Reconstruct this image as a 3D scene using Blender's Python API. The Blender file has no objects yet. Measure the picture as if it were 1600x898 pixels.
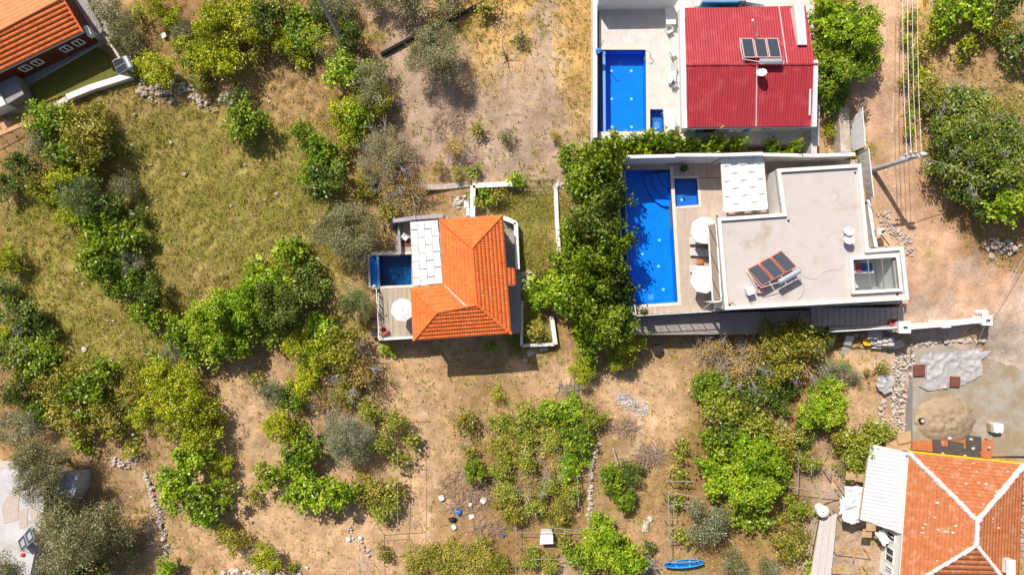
import bpy, bmesh, math, random
import numpy as np
from mathutils import Vector, Matrix

# ------------------------------------------------------------------ camera, sky, sun, exposure
SC = bpy.context.scene
COL = SC.collection
H = 67.0                      # drone height over the lower garden
PXM = 16.0                    # photo pixels per metre at z = 0
cam_d = bpy.data.cameras.new('camera')
cam_d.sensor_width = 36.0
cam_d.lens = 36.0 * H / 100.0
cam_d.clip_end = 400.0
cam = bpy.data.objects.new('camera', cam_d)
cam.location = (0, 0, H)
COL.objects.link(cam)
SC.camera = cam

SUN_EL = math.radians(50.0)
SH = Vector((0.555, -0.83, 0)).normalized()          # where shadows fall on the ground
to_sun = Vector((-SH.x * math.cos(SUN_EL), -SH.y * math.cos(SUN_EL), math.sin(SUN_EL)))
W = bpy.data.worlds.new('World')
SC.world = W
W.use_nodes = True
nt = W.node_tree
sky = nt.nodes.new('ShaderNodeTexSky')
sky.sky_type = 'NISHITA'
sky.sun_disc = False
sky.sun_elevation = SUN_EL
sky.sun_rotation = math.atan2(to_sun.x, to_sun.y)
sky.air_density = 1.0
sky.dust_density = 2.5
bg = nt.nodes['Background']
bg.inputs['Strength'].default_value = 0.082
nt.links.new(sky.outputs[0], bg.inputs['Color'])
sun_d = bpy.data.lights.new('sun', 'SUN')
sun_d.energy = 4.7
sun_d.angle = math.radians(0.5)
sun_d.color = (1.0, 0.94, 0.83)
sun = bpy.data.objects.new('sun', sun_d)
sun.rotation_euler = (-to_sun).to_track_quat('-Z', 'Y').to_euler()
sun.location = (0, 0, 80)
COL.objects.link(sun)
vs = SC.view_settings
vs.view_transform = 'Standard'
vs.look = 'None'
vs.exposure = 0.2
vs.gamma = 1.0
vs.use_curve_mapping = False
SC.cycles.pixel_filter_type = 'BLACKMAN_HARRIS'
SC.cycles.filter_width = 1.5

# ------------------------------------------------------------------ helpers
RNG = np.random.default_rng(7)
random.seed(7)
ORG = {}

def P(px, py, z=0.0):
    k = (H - z) / H / PXM
    return Vector(((px - 800.0) * k, (449.0 - py) * k, z))

def PP(pts, z):
    return [P(a, b, z) for a, b in pts]

def tag(o, label=None, cat=None, group=None, kind=None):
    if label: o['label'] = label
    if cat: o['category'] = cat
    if group: o['group'] = group
    if kind: o['kind'] = kind
    return o

def thing(name, loc, label, cat, group=None):
    o = bpy.data.objects.new(name, None)
    o.empty_display_size = 0.2
    o.location = loc
    COL.objects.link(o)
    ORG[o] = Vector(loc)
    return tag(o, label, cat, group)

def link_mesh(name, me, mat, parent=None):
    o = bpy.data.objects.new(name, me)
    if mat is not None and not me.materials:
        for m in (mat if isinstance(mat, (list, tuple)) else [mat]):
            me.materials.append(m)
    COL.objects.link(o)
    if parent is not None:
        o.parent = parent
    return o

class MB:
    def __init__(s):
        s.v = []; s.f = []; s.mi = []; s.m = 0
    def add(s, vs_, fs_):
        b = len(s.v)
        s.v.extend([tuple(p) for p in vs_])
        for f in fs_:
            s.f.append(tuple(i + b for i in f)); s.mi.append(s.m)
        return s
    def quad(s, *pts):
        return s.add(pts, [tuple(range(len(pts)))])
    def prism(s, poly, z0, z1, ztop=None):
        pts = [(p[0], p[1]) for p in poly]
        n = len(pts)
        ar = sum(pts[i][0] * pts[(i + 1) % n][1] - pts[(i + 1) % n][0] * pts[i][1] for i in range(n))
        zt = list(ztop) if ztop else [z1] * n
        if ar < 0:
            pts.reverse(); zt.reverse()
        vv = [(x, y, z0) for x, y in pts] + [(pts[i][0], pts[i][1], zt[i]) for i in range(n)]
        ff = [tuple(range(n - 1, -1, -1)), tuple(range(n, 2 * n))]
        ff += [(i, (i + 1) % n, n + (i + 1) % n, n + i) for i in range(n)]
        return s.add(vv, ff)
    def slab(s, pts3, t):
        """3-D polygon with thickness t downwards"""
        n = len(pts3)
        nn = Vector((0, 0, 0))
        for i in range(n):
            nn += Vector(pts3[i]).cross(Vector(pts3[(i + 1) % n]))
        q = list(pts3) if nn.z > 0 else list(reversed(pts3))
        vv = [tuple(p) for p in q] + [(p[0], p[1], p[2] - t) for p in q]
        ff = [tuple(range(n)), tuple(range(2 * n - 1, n - 1, -1))]
        ff += [(i, n + i, n + (i + 1) % n, (i + 1) % n) for i in range(n)]
        return s.add(vv, ff)
    def box(s, c, sx, sy, sz, rz=0.0):
        """c = centre of the bottom face"""
        ca, sa = math.cos(rz), math.sin(rz)
        pl = [(c[0] + ca * x - sa * y, c[1] + sa * x + ca * y)
              for x, y in ((-sx / 2, -sy / 2), (sx / 2, -sy / 2), (sx / 2, sy / 2), (-sx / 2, sy / 2))]
        return s.prism(pl, c[2], c[2] + sz)
    def bar(s, a, b, w, h):
        """bar of width w (horizontal) and height h whose top middle runs from a to b"""
        a = Vector(a); b = Vector(b)
        d = (b - a)
        t = Vector((-d.y, d.x, 0))
        if t.length < 1e-6: t = Vector((1, 0, 0))
        t = t.normalized() * (w / 2)
        up = d.cross(t).normalized()
        if up.z < 0: up = -up
        up = up * h
        vv = [a - t - up, a + t - up, a + t, a - t, b - t - up, b + t - up, b + t, b - t]
        return s.add(vv, [(0, 1, 2, 3), (7, 6, 5, 4), (0, 4, 5, 1), (1, 5, 6, 2), (2, 6, 7, 3), (3, 7, 4, 0)])
    def tube(s, pts, r, n=6, caps=True):
        pts = [Vector(p) for p in pts]
        rr = r if isinstance(r, (list, tuple)) else [r] * len(pts)
        b = len(s.v)
        vv = []; ff = []
        for i, p in enumerate(pts):
            d = (pts[min(i + 1, len(pts) - 1)] - pts[max(i - 1, 0)]).normalized()
            x = d.cross(Vector((0.13, 0.31, 0.94)))
            if x.length < 0.1: x = d.cross(Vector((1, 0, 0)))
            x.normalize(); y = d.cross(x)
            for k in range(n):
                a = 2 * math.pi * k / n
                vv.append(p + (x * math.cos(a) + y * math.sin(a)) * rr[i])
        for i in range(len(pts) - 1):
            for k in range(n):
                ff.append((i * n + k, i * n + (k + 1) % n, (i + 1) * n + (k + 1) % n, (i + 1) * n + k))
        if caps:
            ff.append(tuple(range(n - 1, -1, -1)))
            ff.append(tuple((len(pts) - 1) * n + k for k in range(n)))
        return s.add(vv, ff)
    def disc(s, c, r, h, n=16):
        return s.prism([(c[0] + r * math.cos(2 * math.pi * k / n), c[1] + r * math.sin(2 * math.pi * k / n)) for k in range(n)], c[2], c[2] + h)
    def rock(s, c, rx, ry, rz, seed=None):
        rs = random.Random(seed) if seed is not None else random
        a0 = rs.random() * 6.28
        vv = []
        for zz, rr, n in ((-0.5, 0.75, 5), (0.15, 1.0, 5), (0.75, 0.6, 5)):
            for k in range(n):
                a = a0 + 2 * math.pi * k / n + (zz > 0.5) * 0.6
                j = rs.uniform(0.75, 1.2)
                vv.append((c[0] + rx * rr * j * math.cos(a), c[1] + ry * rr * j * math.sin(a), c[2] + rz * (zz + rs.uniform(-.12, .12))))
        vv.append((c[0], c[1], c[2] + rz * 0.95))
        ff = []
        for t in (0, 5):
            for k in range(5):
                ff.append((t + k, t + (k + 1) % 5, t + 5 + (k + 1) % 5, t + 5 + k))
        for k in range(5):
            ff.append((10 + k, 10 + (k + 1) % 5, 15))
        return s.add(vv, ff)
    def build(s, name, mat, parent=None, smooth=False, kind=None, label=None, cat=None, group=None):
        o3 = Vector((0, 0, 0))
        p = parent
        while p is not None:
            if p in ORG: o3 = ORG[p]; break
            p = p.parent
        vv = [(q[0] - o3.x, q[1] - o3.y, q[2] - o3.z) for q in s.v]
        me = bpy.data.meshes.new(name)
        me.from_pydata(vv, [], s.f)
        mats = mat if isinstance(mat, (list, tuple)) else [mat]
        for m in mats: me.materials.append(m)
        if len(mats) > 1:
            me.polygons.foreach_set('material_index', s.mi)
        if smooth:
            me.polygons.foreach_set('use_smooth', [True] * len(s.f))
        me.update()
        o = bpy.data.objects.new(name, me)
        COL.objects.link(o)
        if parent is not None: o.parent = parent
        return tag(o, label, cat, group, kind)

def share(src, name, parent, loc=(0, 0, 0), rz=0.0, scale=(1, 1, 1)):
    o = src.copy()
    o.name = name
    COL.objects.link(o)
    o.parent = parent
    o.location = loc; o.rotation_euler = (0, 0, rz); o.scale = scale
    return o

# ------------------------------------------------------------------ materials
MATS = {}
def new_mat(name):
    m = bpy.data.materials.new(name)
    m.use_nodes = True
    t = m.node_tree
    return m, t, t.nodes['Principled BSDF'], t.nodes, t.links

def srf(name, c1, c2=None, rough=0.8, scale=3.0, bump=0.0, bscale=25.0, spec=0.25, metal=0.0, detail=6.0, stretch=None, lo=0.35, hi=0.65, c3=None, s3=0.7, l3=.52):
    """two-tone noise material; object coordinates are metres in the place"""
    if name in MATS: return MATS[name]
    m, t, bs, N, L = new_mat(name)
    geo = N.new('ShaderNodeNewGeometry')
    mp = N.new('ShaderNodeMapping')
    L.new(geo.outputs['Position'], mp.inputs['Vector'])
    if stretch: mp.inputs['Scale'].default_value = stretch
    nz = N.new('ShaderNodeTexNoise')
    nz.inputs['Scale'].default_value = scale
    nz.inputs['Detail'].default_value = detail
    nz.inputs['Roughness'].default_value = 0.65
    L.new(mp.outputs[0], nz.inputs['Vector'])
    rp = N.new('ShaderNodeValToRGB')
    rp.color_ramp.elements[0].position = lo
    rp.color_ramp.elements[1].position = hi
    c2 = c2 or tuple(x * 0.82 for x in c1)
    rp.color_ramp.elements[0].color = (*c1, 1)
    rp.color_ramp.elements[1].color = (*c2, 1)
    L.new(nz.outputs['Fac'], rp.inputs['Fac'])
    out = rp.outputs[0]
    if c3:
        n3 = N.new('ShaderNodeTexNoise')
        n3.inputs['Scale'].default_value = s3
        n3.inputs['Detail'].default_value = 5
        n3.inputs['Roughness'].default_value = 0.7
        L.new(geo.outputs['Position'], n3.inputs['Vector'])
        mr = N.new('ShaderNodeMapRange')
        mr.inputs[1].default_value = l3; mr.inputs[2].default_value = l3 + .16
        L.new(n3.outputs['Fac'], mr.inputs[0])
        mx = N.new('ShaderNodeMix'); mx.data_type = 'RGBA'
        L.new(mr.outputs[0], mx.inputs['Factor'])
        L.new(out, mx.inputs['A']); mx.inputs['B'].default_value = (*c3, 1)
        out = mx.outputs['Result']
    L.new(out, bs.inputs['Base Color'])
    bs.inputs['Roughness'].default_value = rough
    bs.inputs['Specular IOR Level'].default_value = spec
    bs.inputs['Metallic'].default_value = metal
    if bump:
        n2 = N.new('ShaderNodeTexNoise')
        n2.inputs['Scale'].default_value = bscale
        n2.inputs['Detail'].default_value = 4
        L.new(geo.outputs['Position'], n2.inputs['Vector'])
        bp = N.new('ShaderNodeBump')
        bp.inputs['Strength'].default_value = bump
        bp.inputs['Distance'].default_value = 0.05
        L.new(n2.outputs['Fac'], bp.inputs['Height'])
        L.new(bp.outputs[0], bs.inputs['Normal'])
    MATS[name] = m
    return m

def leaf_mat(name, ca, cb, cc=None, trans=0.2, rough=0.4):
    """leaf colour goes from ca to cb with the per-leaf value stored in the mesh"""
    ca = (ca[0] * 1.75, ca[1] * 1.55, ca[2] * 1.15); cb = (cb[0] * 1.55, cb[1] * 1.36, cb[2] * 1.05)
    m, t, bs, N, L = new_mat(name)
    at = N.new('ShaderNodeAttribute'); at.attribute_name = 'tone'
    oi = N.new('ShaderNodeObjectInfo')
    ad = N.new('ShaderNodeMath'); ad.operation = 'MULTIPLY_ADD'
    L.new(oi.outputs['Random'], ad.inputs[0]); ad.inputs[1].default_value = 0.3; 
    ad2 = N.new('ShaderNodeMath'); ad2.operation = 'ADD'; ad2.inputs[1].default_value = -0.15
    L.new(at.outputs['Fac'], ad.inputs[2]); L.new(ad.outputs[0], ad2.inputs[0])
    rp = N.new('ShaderNodeValToRGB')
    rp.color_ramp.elements[0].color = (*ca, 1)
    rp.color_ramp.elements[1].color = (*cb, 1)
    rp.color_ramp.elements[0].position = 0.1
    rp.color_ramp.elements[1].position = 0.85
    if cc:
        e = rp.color_ramp.elements.new(0.97); e.color = (*cc, 1)
    L.new(ad2.outputs[0], rp.inputs['Fac'])
    L.new(rp.outputs[0], bs.inputs['Base Color'])
    bs.inputs['Roughness'].default_value = rough
    bs.inputs['Specular IOR Level'].default_value = 0.45
    tr = N.new('ShaderNodeBsdfTranslucent')
    hs = N.new('ShaderNodeHueSaturation'); hs.inputs['Value'].default_value = 1.25; hs.inputs['Saturation'].default_value = 1.1
    L.new(rp.outputs[0], hs.inputs['Color']); L.new(hs.outputs[0], tr.inputs['Color'])
    mx = N.new('ShaderNodeMixShader'); mx.inputs[0].default_value = trans
    L.new(bs.outputs[0], mx.inputs[1]); L.new(tr.outputs[0], mx.inputs[2])
    L.new(mx.outputs[0], N['Material Output'].inputs['Surface'])
    MATS[name] = m
    return m

def water_mat():
    m, t, bs, N, L = new_mat('pool_water')
    N.remove(bs)
    tp = N.new('ShaderNodeBsdfTransparent'); tp.inputs[0].default_value = (0.66, 0.91, 1.0, 1)
    gl = N.new('ShaderNodeBsdfGlossy'); gl.inputs['Roughness'].default_value = 0.03
    fr = N.new('ShaderNodeFresnel'); fr.inputs[0].default_value = 1.33
    geo = N.new('ShaderNodeNewGeometry')
    nz = N.new('ShaderNodeTexNoise'); nz.inputs['Scale'].default_value = 1.6; nz.inputs['Detail'].default_value = 3
    L.new(geo.outputs['Position'], nz.inputs['Vector'])
    bp = N.new('ShaderNodeBump'); bp.inputs['Strength'].default_value = 0.25; bp.inputs['Distance'].default_value = 0.05
    L.new(nz.outputs['Fac'], bp.inputs['Height'])
    L.new(bp.outputs[0], gl.inputs['Normal']); L.new(bp.outputs[0], fr.inputs['Normal'])
    mx = N.new('ShaderNodeMixShader')
    L.new(fr.outputs[0], mx.inputs[0]); L.new(tp.outputs[0], mx.inputs[1]); L.new(gl.outputs[0], mx.inputs[2])
    L.new(mx.outputs[0], N['Material Output'].inputs['Surface'])
    return m

def glass_mat():
    m, t, bs, N, L = new_mat('clear_glass')
    N.remove(bs)
    tp = N.new('ShaderNodeBsdfTransparent'); tp.inputs[0].default_value = (0.88, 0.93, 0.95, 1)
    gl = N.new('ShaderNodeBsdfGlossy'); gl.inputs['Roughness'].default_value = 0.02
    fr = N.new('ShaderNodeFresnel'); fr.inputs[0].default_value = 1.5
    mx = N.new('ShaderNodeMixShader')
    L.new(fr.outputs[0], mx.inputs[0]); L.new(tp.outputs[0], mx.inputs[1]); L.new(gl.outputs[0], mx.inputs[2])
    L.new(mx.outputs[0], N['Material Output'].inputs['Surface'])
    return m

def tile_mat(name, c, size, grout, rot=0.0, off=0.5, ratio=2.0, var=0.12):
    """paving: brick texture with thin joints, slightly uneven slab tones"""
    m, t, bs, N, L = new_mat(name)
    geo = N.new('ShaderNodeNewGeometry')
    mp = N.new('ShaderNodeMapping'); mp.inputs['Rotation'].default_value = (0, 0, rot)
    L.new(geo.outputs['Position'], mp.inputs['Vector'])
    br = N.new('ShaderNodeTexBrick')
    br.inputs['Scale'].default_value = 1.0
    br.inputs['Brick Width'].default_value = size * ratio
    br.inputs['Row Height'].default_value = size
    br.inputs['Mortar Size'].default_value = 0.012
    br.offset = off
    br.inputs['Color1'].default_value = (*c, 1)
    br.inputs['Color2'].default_value = (*[x * (1 - var) for x in c], 1)
    br.inputs['Mortar'].default_value = (*grout, 1)
    L.new(mp.outputs[0], br.inputs['Vector'])
    nz = N.new('ShaderNodeTexNoise'); nz.inputs['Scale'].default_value = 1.2; nz.inputs['Detail'].default_value = 7; nz.inputs['Roughness'].default_value = 0.7
    L.new(geo.outputs['Position'], nz.inputs['Vector'])
    mr = N.new('ShaderNodeMapRange'); mr.inputs[1].default_value = 0.3; mr.inputs[2].default_value = 0.75; mr.inputs[3].default_value = 1.06; mr.inputs[4].default_value = 0.82
    L.new(nz.outputs['Fac'], mr.inputs[0])
    mu = N.new('ShaderNodeVectorMath'); mu.operation = 'SCALE'
    L.new(br.outputs['Color'], mu.inputs[0]); L.new(mr.outputs[0], mu.inputs['Scale'])
    L.new(mu.outputs[0], bs.inputs['Base Color'])
    bs.inputs['Roughness'].default_value = 0.7
    bs.inputs['Specular IOR Level'].default_value = 0.25
    MATS[name] = m
    return m

M = {}
M['white'] = srf('white_paint', (.80, .77, .74), (.70, .67, .64), scale=0.9, bump=0.1, c3=(.62, .58, .53), s3=0.5)
M['white2'] = srf('white_clean', (.80, .79, .78), (.74, .73, .72), scale=2.0)
M['wall'] = srf('wall_render', (.62, .58, .55), (.50, .47, .45), scale=1.2, c3=(.40, .36, .32), s3=0.6, bump=0.15)
M['greywall'] = srf('grey_wall', (.40, .36, .38), (.32, .29, .30), scale=1.5, bump=0.15)
M['roofwhite'] = srf('flat_roof_screed', (.55, .495, .475), (.50, .45, .43), scale=0.7, bump=0.12, c3=(.41, .33, .25), s3=0.3, detail=10, l3=.545)
M['deckD'] = tile_mat('travertine', (.56, .445, .37), 0.25, (.45, .35, .28), rot=math.pi / 2, ratio=4.0, var=0.16)
M['deckE'] = tile_mat('pale_tiles', (.65, .595, .56), 0.45, (.55, .50, .47), rot=0.0, ratio=1.0, off=0.0, var=0.03)
M['deckB'] = tile_mat('deck_boards', (.50, .42, .33), 0.16, (.33, .27, .21), rot=math.pi / 2, ratio=14.0, var=0.3)
M['coping'] = srf('coping_stone', (.70, .63, .55), (.62, .54, .46), scale=2.5)
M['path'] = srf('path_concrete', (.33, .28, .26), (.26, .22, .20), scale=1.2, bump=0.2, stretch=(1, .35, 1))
M['concrete'] = srf('concrete', (.385, .345, .30), (.33, .29, .24), scale=0.8, bump=0.25, c3=(.31, .23, .145), s3=0.2, l3=.47)
M['poolblue'] = srf('pool_mosaic', (.006, .27, .82), (.004, .235, .76), rough=0.35, scale=1.1, detail=9)
M['pooldeepshade'] = srf('pool_mosaic_deep_shaded', (.006, .10, .28), (.005, .08, .23), rough=0.35, scale=1.5)  # depth plus the olive's shade on the small pool, put into the blue
M['poolside'] = srf('pool_ledge', (.22, .38, .80), (.18, .32, .72), rough=0.35, scale=1.5)
M['poolkid'] = srf('pool_mosaic_pale', (.05, .20, .58), (.04, .17, .52), rough=0.35, scale=2.5)
M['lamp'] = srf('pool_inlet_cover', (.55, .85, .90), (.5, .8, .85))
M['terra'] = srf('clay_tiles_orange', (.80, .185, .045), (.68, .14, .030), rough=0.6, scale=1.1, detail=9, c3=(.80, .24, .085), s3=3.0)
M['terrasunlit'] = srf('clay_tiles_sunlit', (.72, .25, .10), (.64, .20, .075), rough=0.6, scale=1.1, detail=9)  # same tile as the front slope; sunlight is put into this paler tone
M['terraG'] = srf('clay_tiles_old', (.54, .185, .075), (.43, .135, .048), rough=0.8, scale=2.2, detail=10, c3=(.56, .28, .17), s3=1.3)
M['redmetal'] = srf('red_sheet_metal', (.41, .030, .046), (.32, .022, .034), rough=0.6, spec=0.35, scale=1.0, detail=9, stretch=(5, .35, 1), c3=(.42, .062, .075), s3=0.9)
M['ridgew'] = srf('white_mortar', (.80, .77, .76), (.60, .54, .54), scale=4, bump=0.4, bscale=14)
M['metalwhite'] = srf('white_sheet_metal', (.66, .65, .66), (.58, .57, .58), rough=0.5, scale=0.8, detail=8)
M['metalgrey'] = srf('grey_metal', (.42, .42, .45), (.34, .34, .37), rough=0.45, metal=0.3, scale=3)
M['galv'] = srf('galvanised', (.50, .50, .53), (.40, .40, .43), rough=0.5, scale=4)
M['dark'] = srf('dark_metal', (.035, .032, .03), (.025, .022, .02), rough=0.5)
M['panel'] = srf('collector_glass', (.055, .065, .085), (.045, .055, .072), rough=0.12, spec=0.6, scale=0.8)
M['panelframe'] = srf('orange_frame', (.62, .18, .07), (.52, .13, .05), rough=0.5)
M['pinkframe'] = srf('pale_frame', (.70, .50, .50), (.62, .42, .42), rough=0.5)
M['steel'] = srf('tank_steel', (.62, .66, .70), (.52, .57, .62), rough=0.25, metal=0.5, scale=2)
M['wood'] = srf('bare_wood', (.45, .34, .24), (.33, .24, .16), scale=3, stretch=(1, 6, 1))
M['greywood'] = srf('weathered_wood', (.55, .48, .44), (.42, .36, .33), scale=2, stretch=(5, 1, 1))
M['plankwood'] = srf('pale_planks', (.62, .56, .53), (.52, .47, .44), scale=2, stretch=(6, 1, 1))
M['bark'] = srf('bark', (.17, .12, .085), (.11, .08, .055), scale=6, bump=0.4)
M['barkgrey'] = srf('bark_grey', (.38, .35, .35), (.27, .245, .24), scale=6)
M['twig'] = srf('dry_twigs', (.42, .30, .23), (.33, .22, .16), scale=4)
M['stone'] = srf('field_stone', (.50, .42, .36), (.36, .29, .24), scale=3, bump=0.3, c3=(.58, .52, .47), s3=1.2)
M['stonew'] = srf('pale_stone', (.62, .55, .49), (.44, .37, .32), scale=3, bump=0.3)
M['canvas'] = srf('white_canvas', (.82, .81, .81), (.78, .77, .77), rough=0.9, scale=2)
M['mattress'] = srf('grey_mattress', (.60, .57, .60), (.54, .51, .54), rough=0.9, scale=4)
M['orangewood'] = srf('orange_wood', (.55, .20, .05), (.45, .15, .035), scale=4)
M['tarp'] = srf('plastic_sheet', (.50, .47, .47), (.36, .33, .33), rough=0.35, spec=0.5, scale=2.5, detail=8)
M['tarpw'] = srf('white_plastic', (.78, .77, .77), (.66, .65, .65), rough=0.4, scale=2, detail=8)
M['brownplate'] = srf('brown_plate', (.20, .075, .05), (.16, .06, .04), scale=2)
M['sand'] = srf('building_sand', (.40, .30, .20), (.30, .22, .14), scale=2.5, bump=0.3, bscale=40)
M['red'] = srf('red_plastic', (.62, .10, .08), (.5, .08, .06), rough=0.4)
M['pink'] = srf('pink_cloth', (.62, .10, .16), (.52, .07, .12))
M['blue'] = srf('blue_plastic', (.02, .20, .62), (.015, .15, .5), rough=0.3, spec=0.5)
M['bluepaint'] = srf('blue_paint', (.05, .36, .62), (.04, .30, .55))
M['yellow'] = srf('yellow_paint', (.80, .52, .03), (.70, .44, .02), rough=0.5)
M['brownwall'] = srf('brown_wall', (.13, .035, .015), (.10, .025, .010), scale=1.5)
M['windowglass'] = srf('window_glass', (.03, .035, .04), (.025, .03, .035), rough=0.08, spec=0.7)
M['ash'] = srf('ash', (.66, .64, .66), (.22, .20, .20), scale=1.6, detail=10, bump=0.6, lo=.38, hi=.66, stretch=(1, 2.2, 1))
M['black'] = srf('black_rubber', (.018, .016, .016), (.012, .011, .011), rough=0.5)
M['card'] = srf('cardboard', (.55, .36, .20), (.46, .29, .15), scale=2)
M['rope'] = srf('orange_rope', (.62, .36, .08), (.52, .28, .05))
M['lawn'] = srf('lawn_turf', (.10, .115, .018), (.15, .13, .022), scale=1.6, bump=0.5, bscale=30, c3=(.26, .19, .04), s3=0.3)
M['pinkfloor'] = srf('pink_terrace', (.62, .34, .20), (.56, .30, .17), scale=0.7)
M['greypave'] = srf('grey_paving', (.34, .30, .31), (.28, .25, .25), scale=1.0)
M['gravel'] = srf('pale_gravel', (.56, .47, .42), (.44, .36, .31), scale=6, bump=0.4)
M['water'] = water_mat()
M['glass'] = glass_mat()
M['grating'] = srf('grating', (.30, .24, .20), (.24, .19, .15), scale=6)
M['pot'] = srf('dark_pot', (.06, .04, .03), (.05, .03, .02))
M['blueshade'] = srf('blue_grey_shade', (.46, .48, .58), (.38, .40, .50), scale=1.0)
M['roofgrey'] = srf('grey_roof_screed', (.58, .56, .58), (.48, .45, .46), scale=0.6, detail=8, c3=(.42, .37, .33), s3=.4)
M['felt'] = srf('dark_felt', (.105, .088, .078), (.075, .062, .055), scale=2)

# ------------------------------------------------------------------ terrain
def _hash(ix, iy, s):
    h = (ix.astype(np.int64) * 374761393 + iy.astype(np.int64) * 668265263 + s * 1442695041) & 0x7fffffff
    h = ((h ^ (h >> 13)) * 1274126177) & 0x7fffffff
    return ((h ^ (h >> 16)) & 0xffff) / 65535.0

def vnoise(x, y, s=0):
    x = np.asarray(x, float); y = np.asarray(y, float)
    ix = np.floor(x); iy = np.floor(y)
    fx = x - ix; fy = y - iy
    fx = fx * fx * (3 - 2 * fx); fy = fy * fy * (3 - 2 * fy)
    a = _hash(ix, iy, s); b = _hash(ix + 1, iy, s); c = _hash(ix, iy + 1, s); d = _hash(ix + 1, iy + 1, s)
    return (a * (1 - fx) + b * fx) * (1 - fy) + (c * (1 - fx) + d * fx) * fy

def fbm(x, y, s=0, o=4):
    t = 0; a = 0.5
    for k in range(o):
        t = t + a * vnoise(np.asarray(x) * 2 ** k, np.asarray(y) * 2 ** k, s + k); a *= 0.5
    return t

CTRL = [(0,0,3),(200,0,3),(100,150,2.6),(0,450,1),(250,300,1.6),(400,150,2.5),(550,50,3.2),(700,100,3.5),(900,100,4),(750,260,2.9),
        (840,340,2.4),(600,300,2.2),(500,450,1.2),(640,580,.3),(800,600,.2),(1000,560,0.1),(940,300,2.6),(900,500,1.2),(1060,545,.1),(1250,580,.3),
        (1370,570,1.6),(1380,250,4.2),(1380,50,5.3),(1460,400,4),(1540,470,3.6),(1540,150,5.5),(1600,300,5.5),(1480,560,2.3),(1500,620,2.2),(1590,680,2),
        (1420,650,1.2),(1300,800,.6),(1500,820,.5),(1150,800,0),(900,800,-.3),(600,800,-.3),(300,800,-.2),(100,850,-.3),(0,700,.3),(300,600,.5),
        (-150,450,1.2),(-150,0,3.2),(800,-150,4.5),(1750,450,5),(1750,0,6),(800,1050,-.6),(1600,1000,.3),(0,1050,-.5)]
_cw = np.array([[*(P(a, b, z)[:2]), z] for a, b, z in CTRL])

def gz_arr(x, y):
    x = np.asarray(x, float); y = np.asarray(y, float)
    d = (x[..., None] - _cw[:, 0]) ** 2 + (y[..., None] - _cw[:, 1]) ** 2
    w = 1.0 / (d + 2.0) ** 1.7
    z = (w * _cw[:, 2]).sum(-1) / w.sum(-1)
    return z + (fbm(x / 7.0, y / 7.0, 11, 3) - 0.45) * 0.35

def gz(x, y):
    return float(gz_arr(np.array([x]), np.array([y]))[0])

def G(px, py):
    z = 1.0
    for _ in range(5):
        p = P(px, py, z); z = gz(p.x, p.y)
    return P(px, py, z)

def inpoly(x, y, poly):
    r = np.zeros(np.shape(x), bool)
    n = len(poly)
    for i in range(n):
        x0, y0 = poly[i][0], poly[i][1]; x1, y1 = poly[(i + 1) % n][0], poly[(i + 1) % n][1]
        if y0 == y1: continue
        c = ((y0 > y) != (y1 > y)) & (x < (x1 - x0) * (y - y0) / (y1 - y0) + x0)
        r ^= c
    return r

ZD, ZE, ZB, ZA = 4.0, 4.9, 2.9, 2.9        # levels of the paved lots
ROADL = [(1345,-60),(1352,0),(1368,60),(1378,120),(1364,180),(1362,240),(1372,300),(1384,345),(1412,380),(1424,420),(1424,505)]
ROADR = [(1400,-60),(1408,0),(1411,100),(1412,180),(1408,240),(1448,285),(1452,340),(1485,380),(1540,410),(1640,440)]
ROAD = ROADL + [(1470,508),(1535,494),(1640,540)] + ROADR[::-1]
# lots whose level is set by paving: the soil is cut away under them
CUTS = [(PP([(938,-40),(1270,-40),(1272,232),(938,212)], ZE), 3.2),
        (PP([(982,252),(1340,248),(1350,385),(1402,392),(1412,478),(1000,488)], ZD), 3.2),
        (PP([(584,402),(624,400),(624,344),(785,342),(793,520),(596,526)], ZB), 2.2),
        (PP([(-80,80),(110,-60),(170,40),(195,110),(30,175),(-80,160)], ZA), 1.0)]

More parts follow.
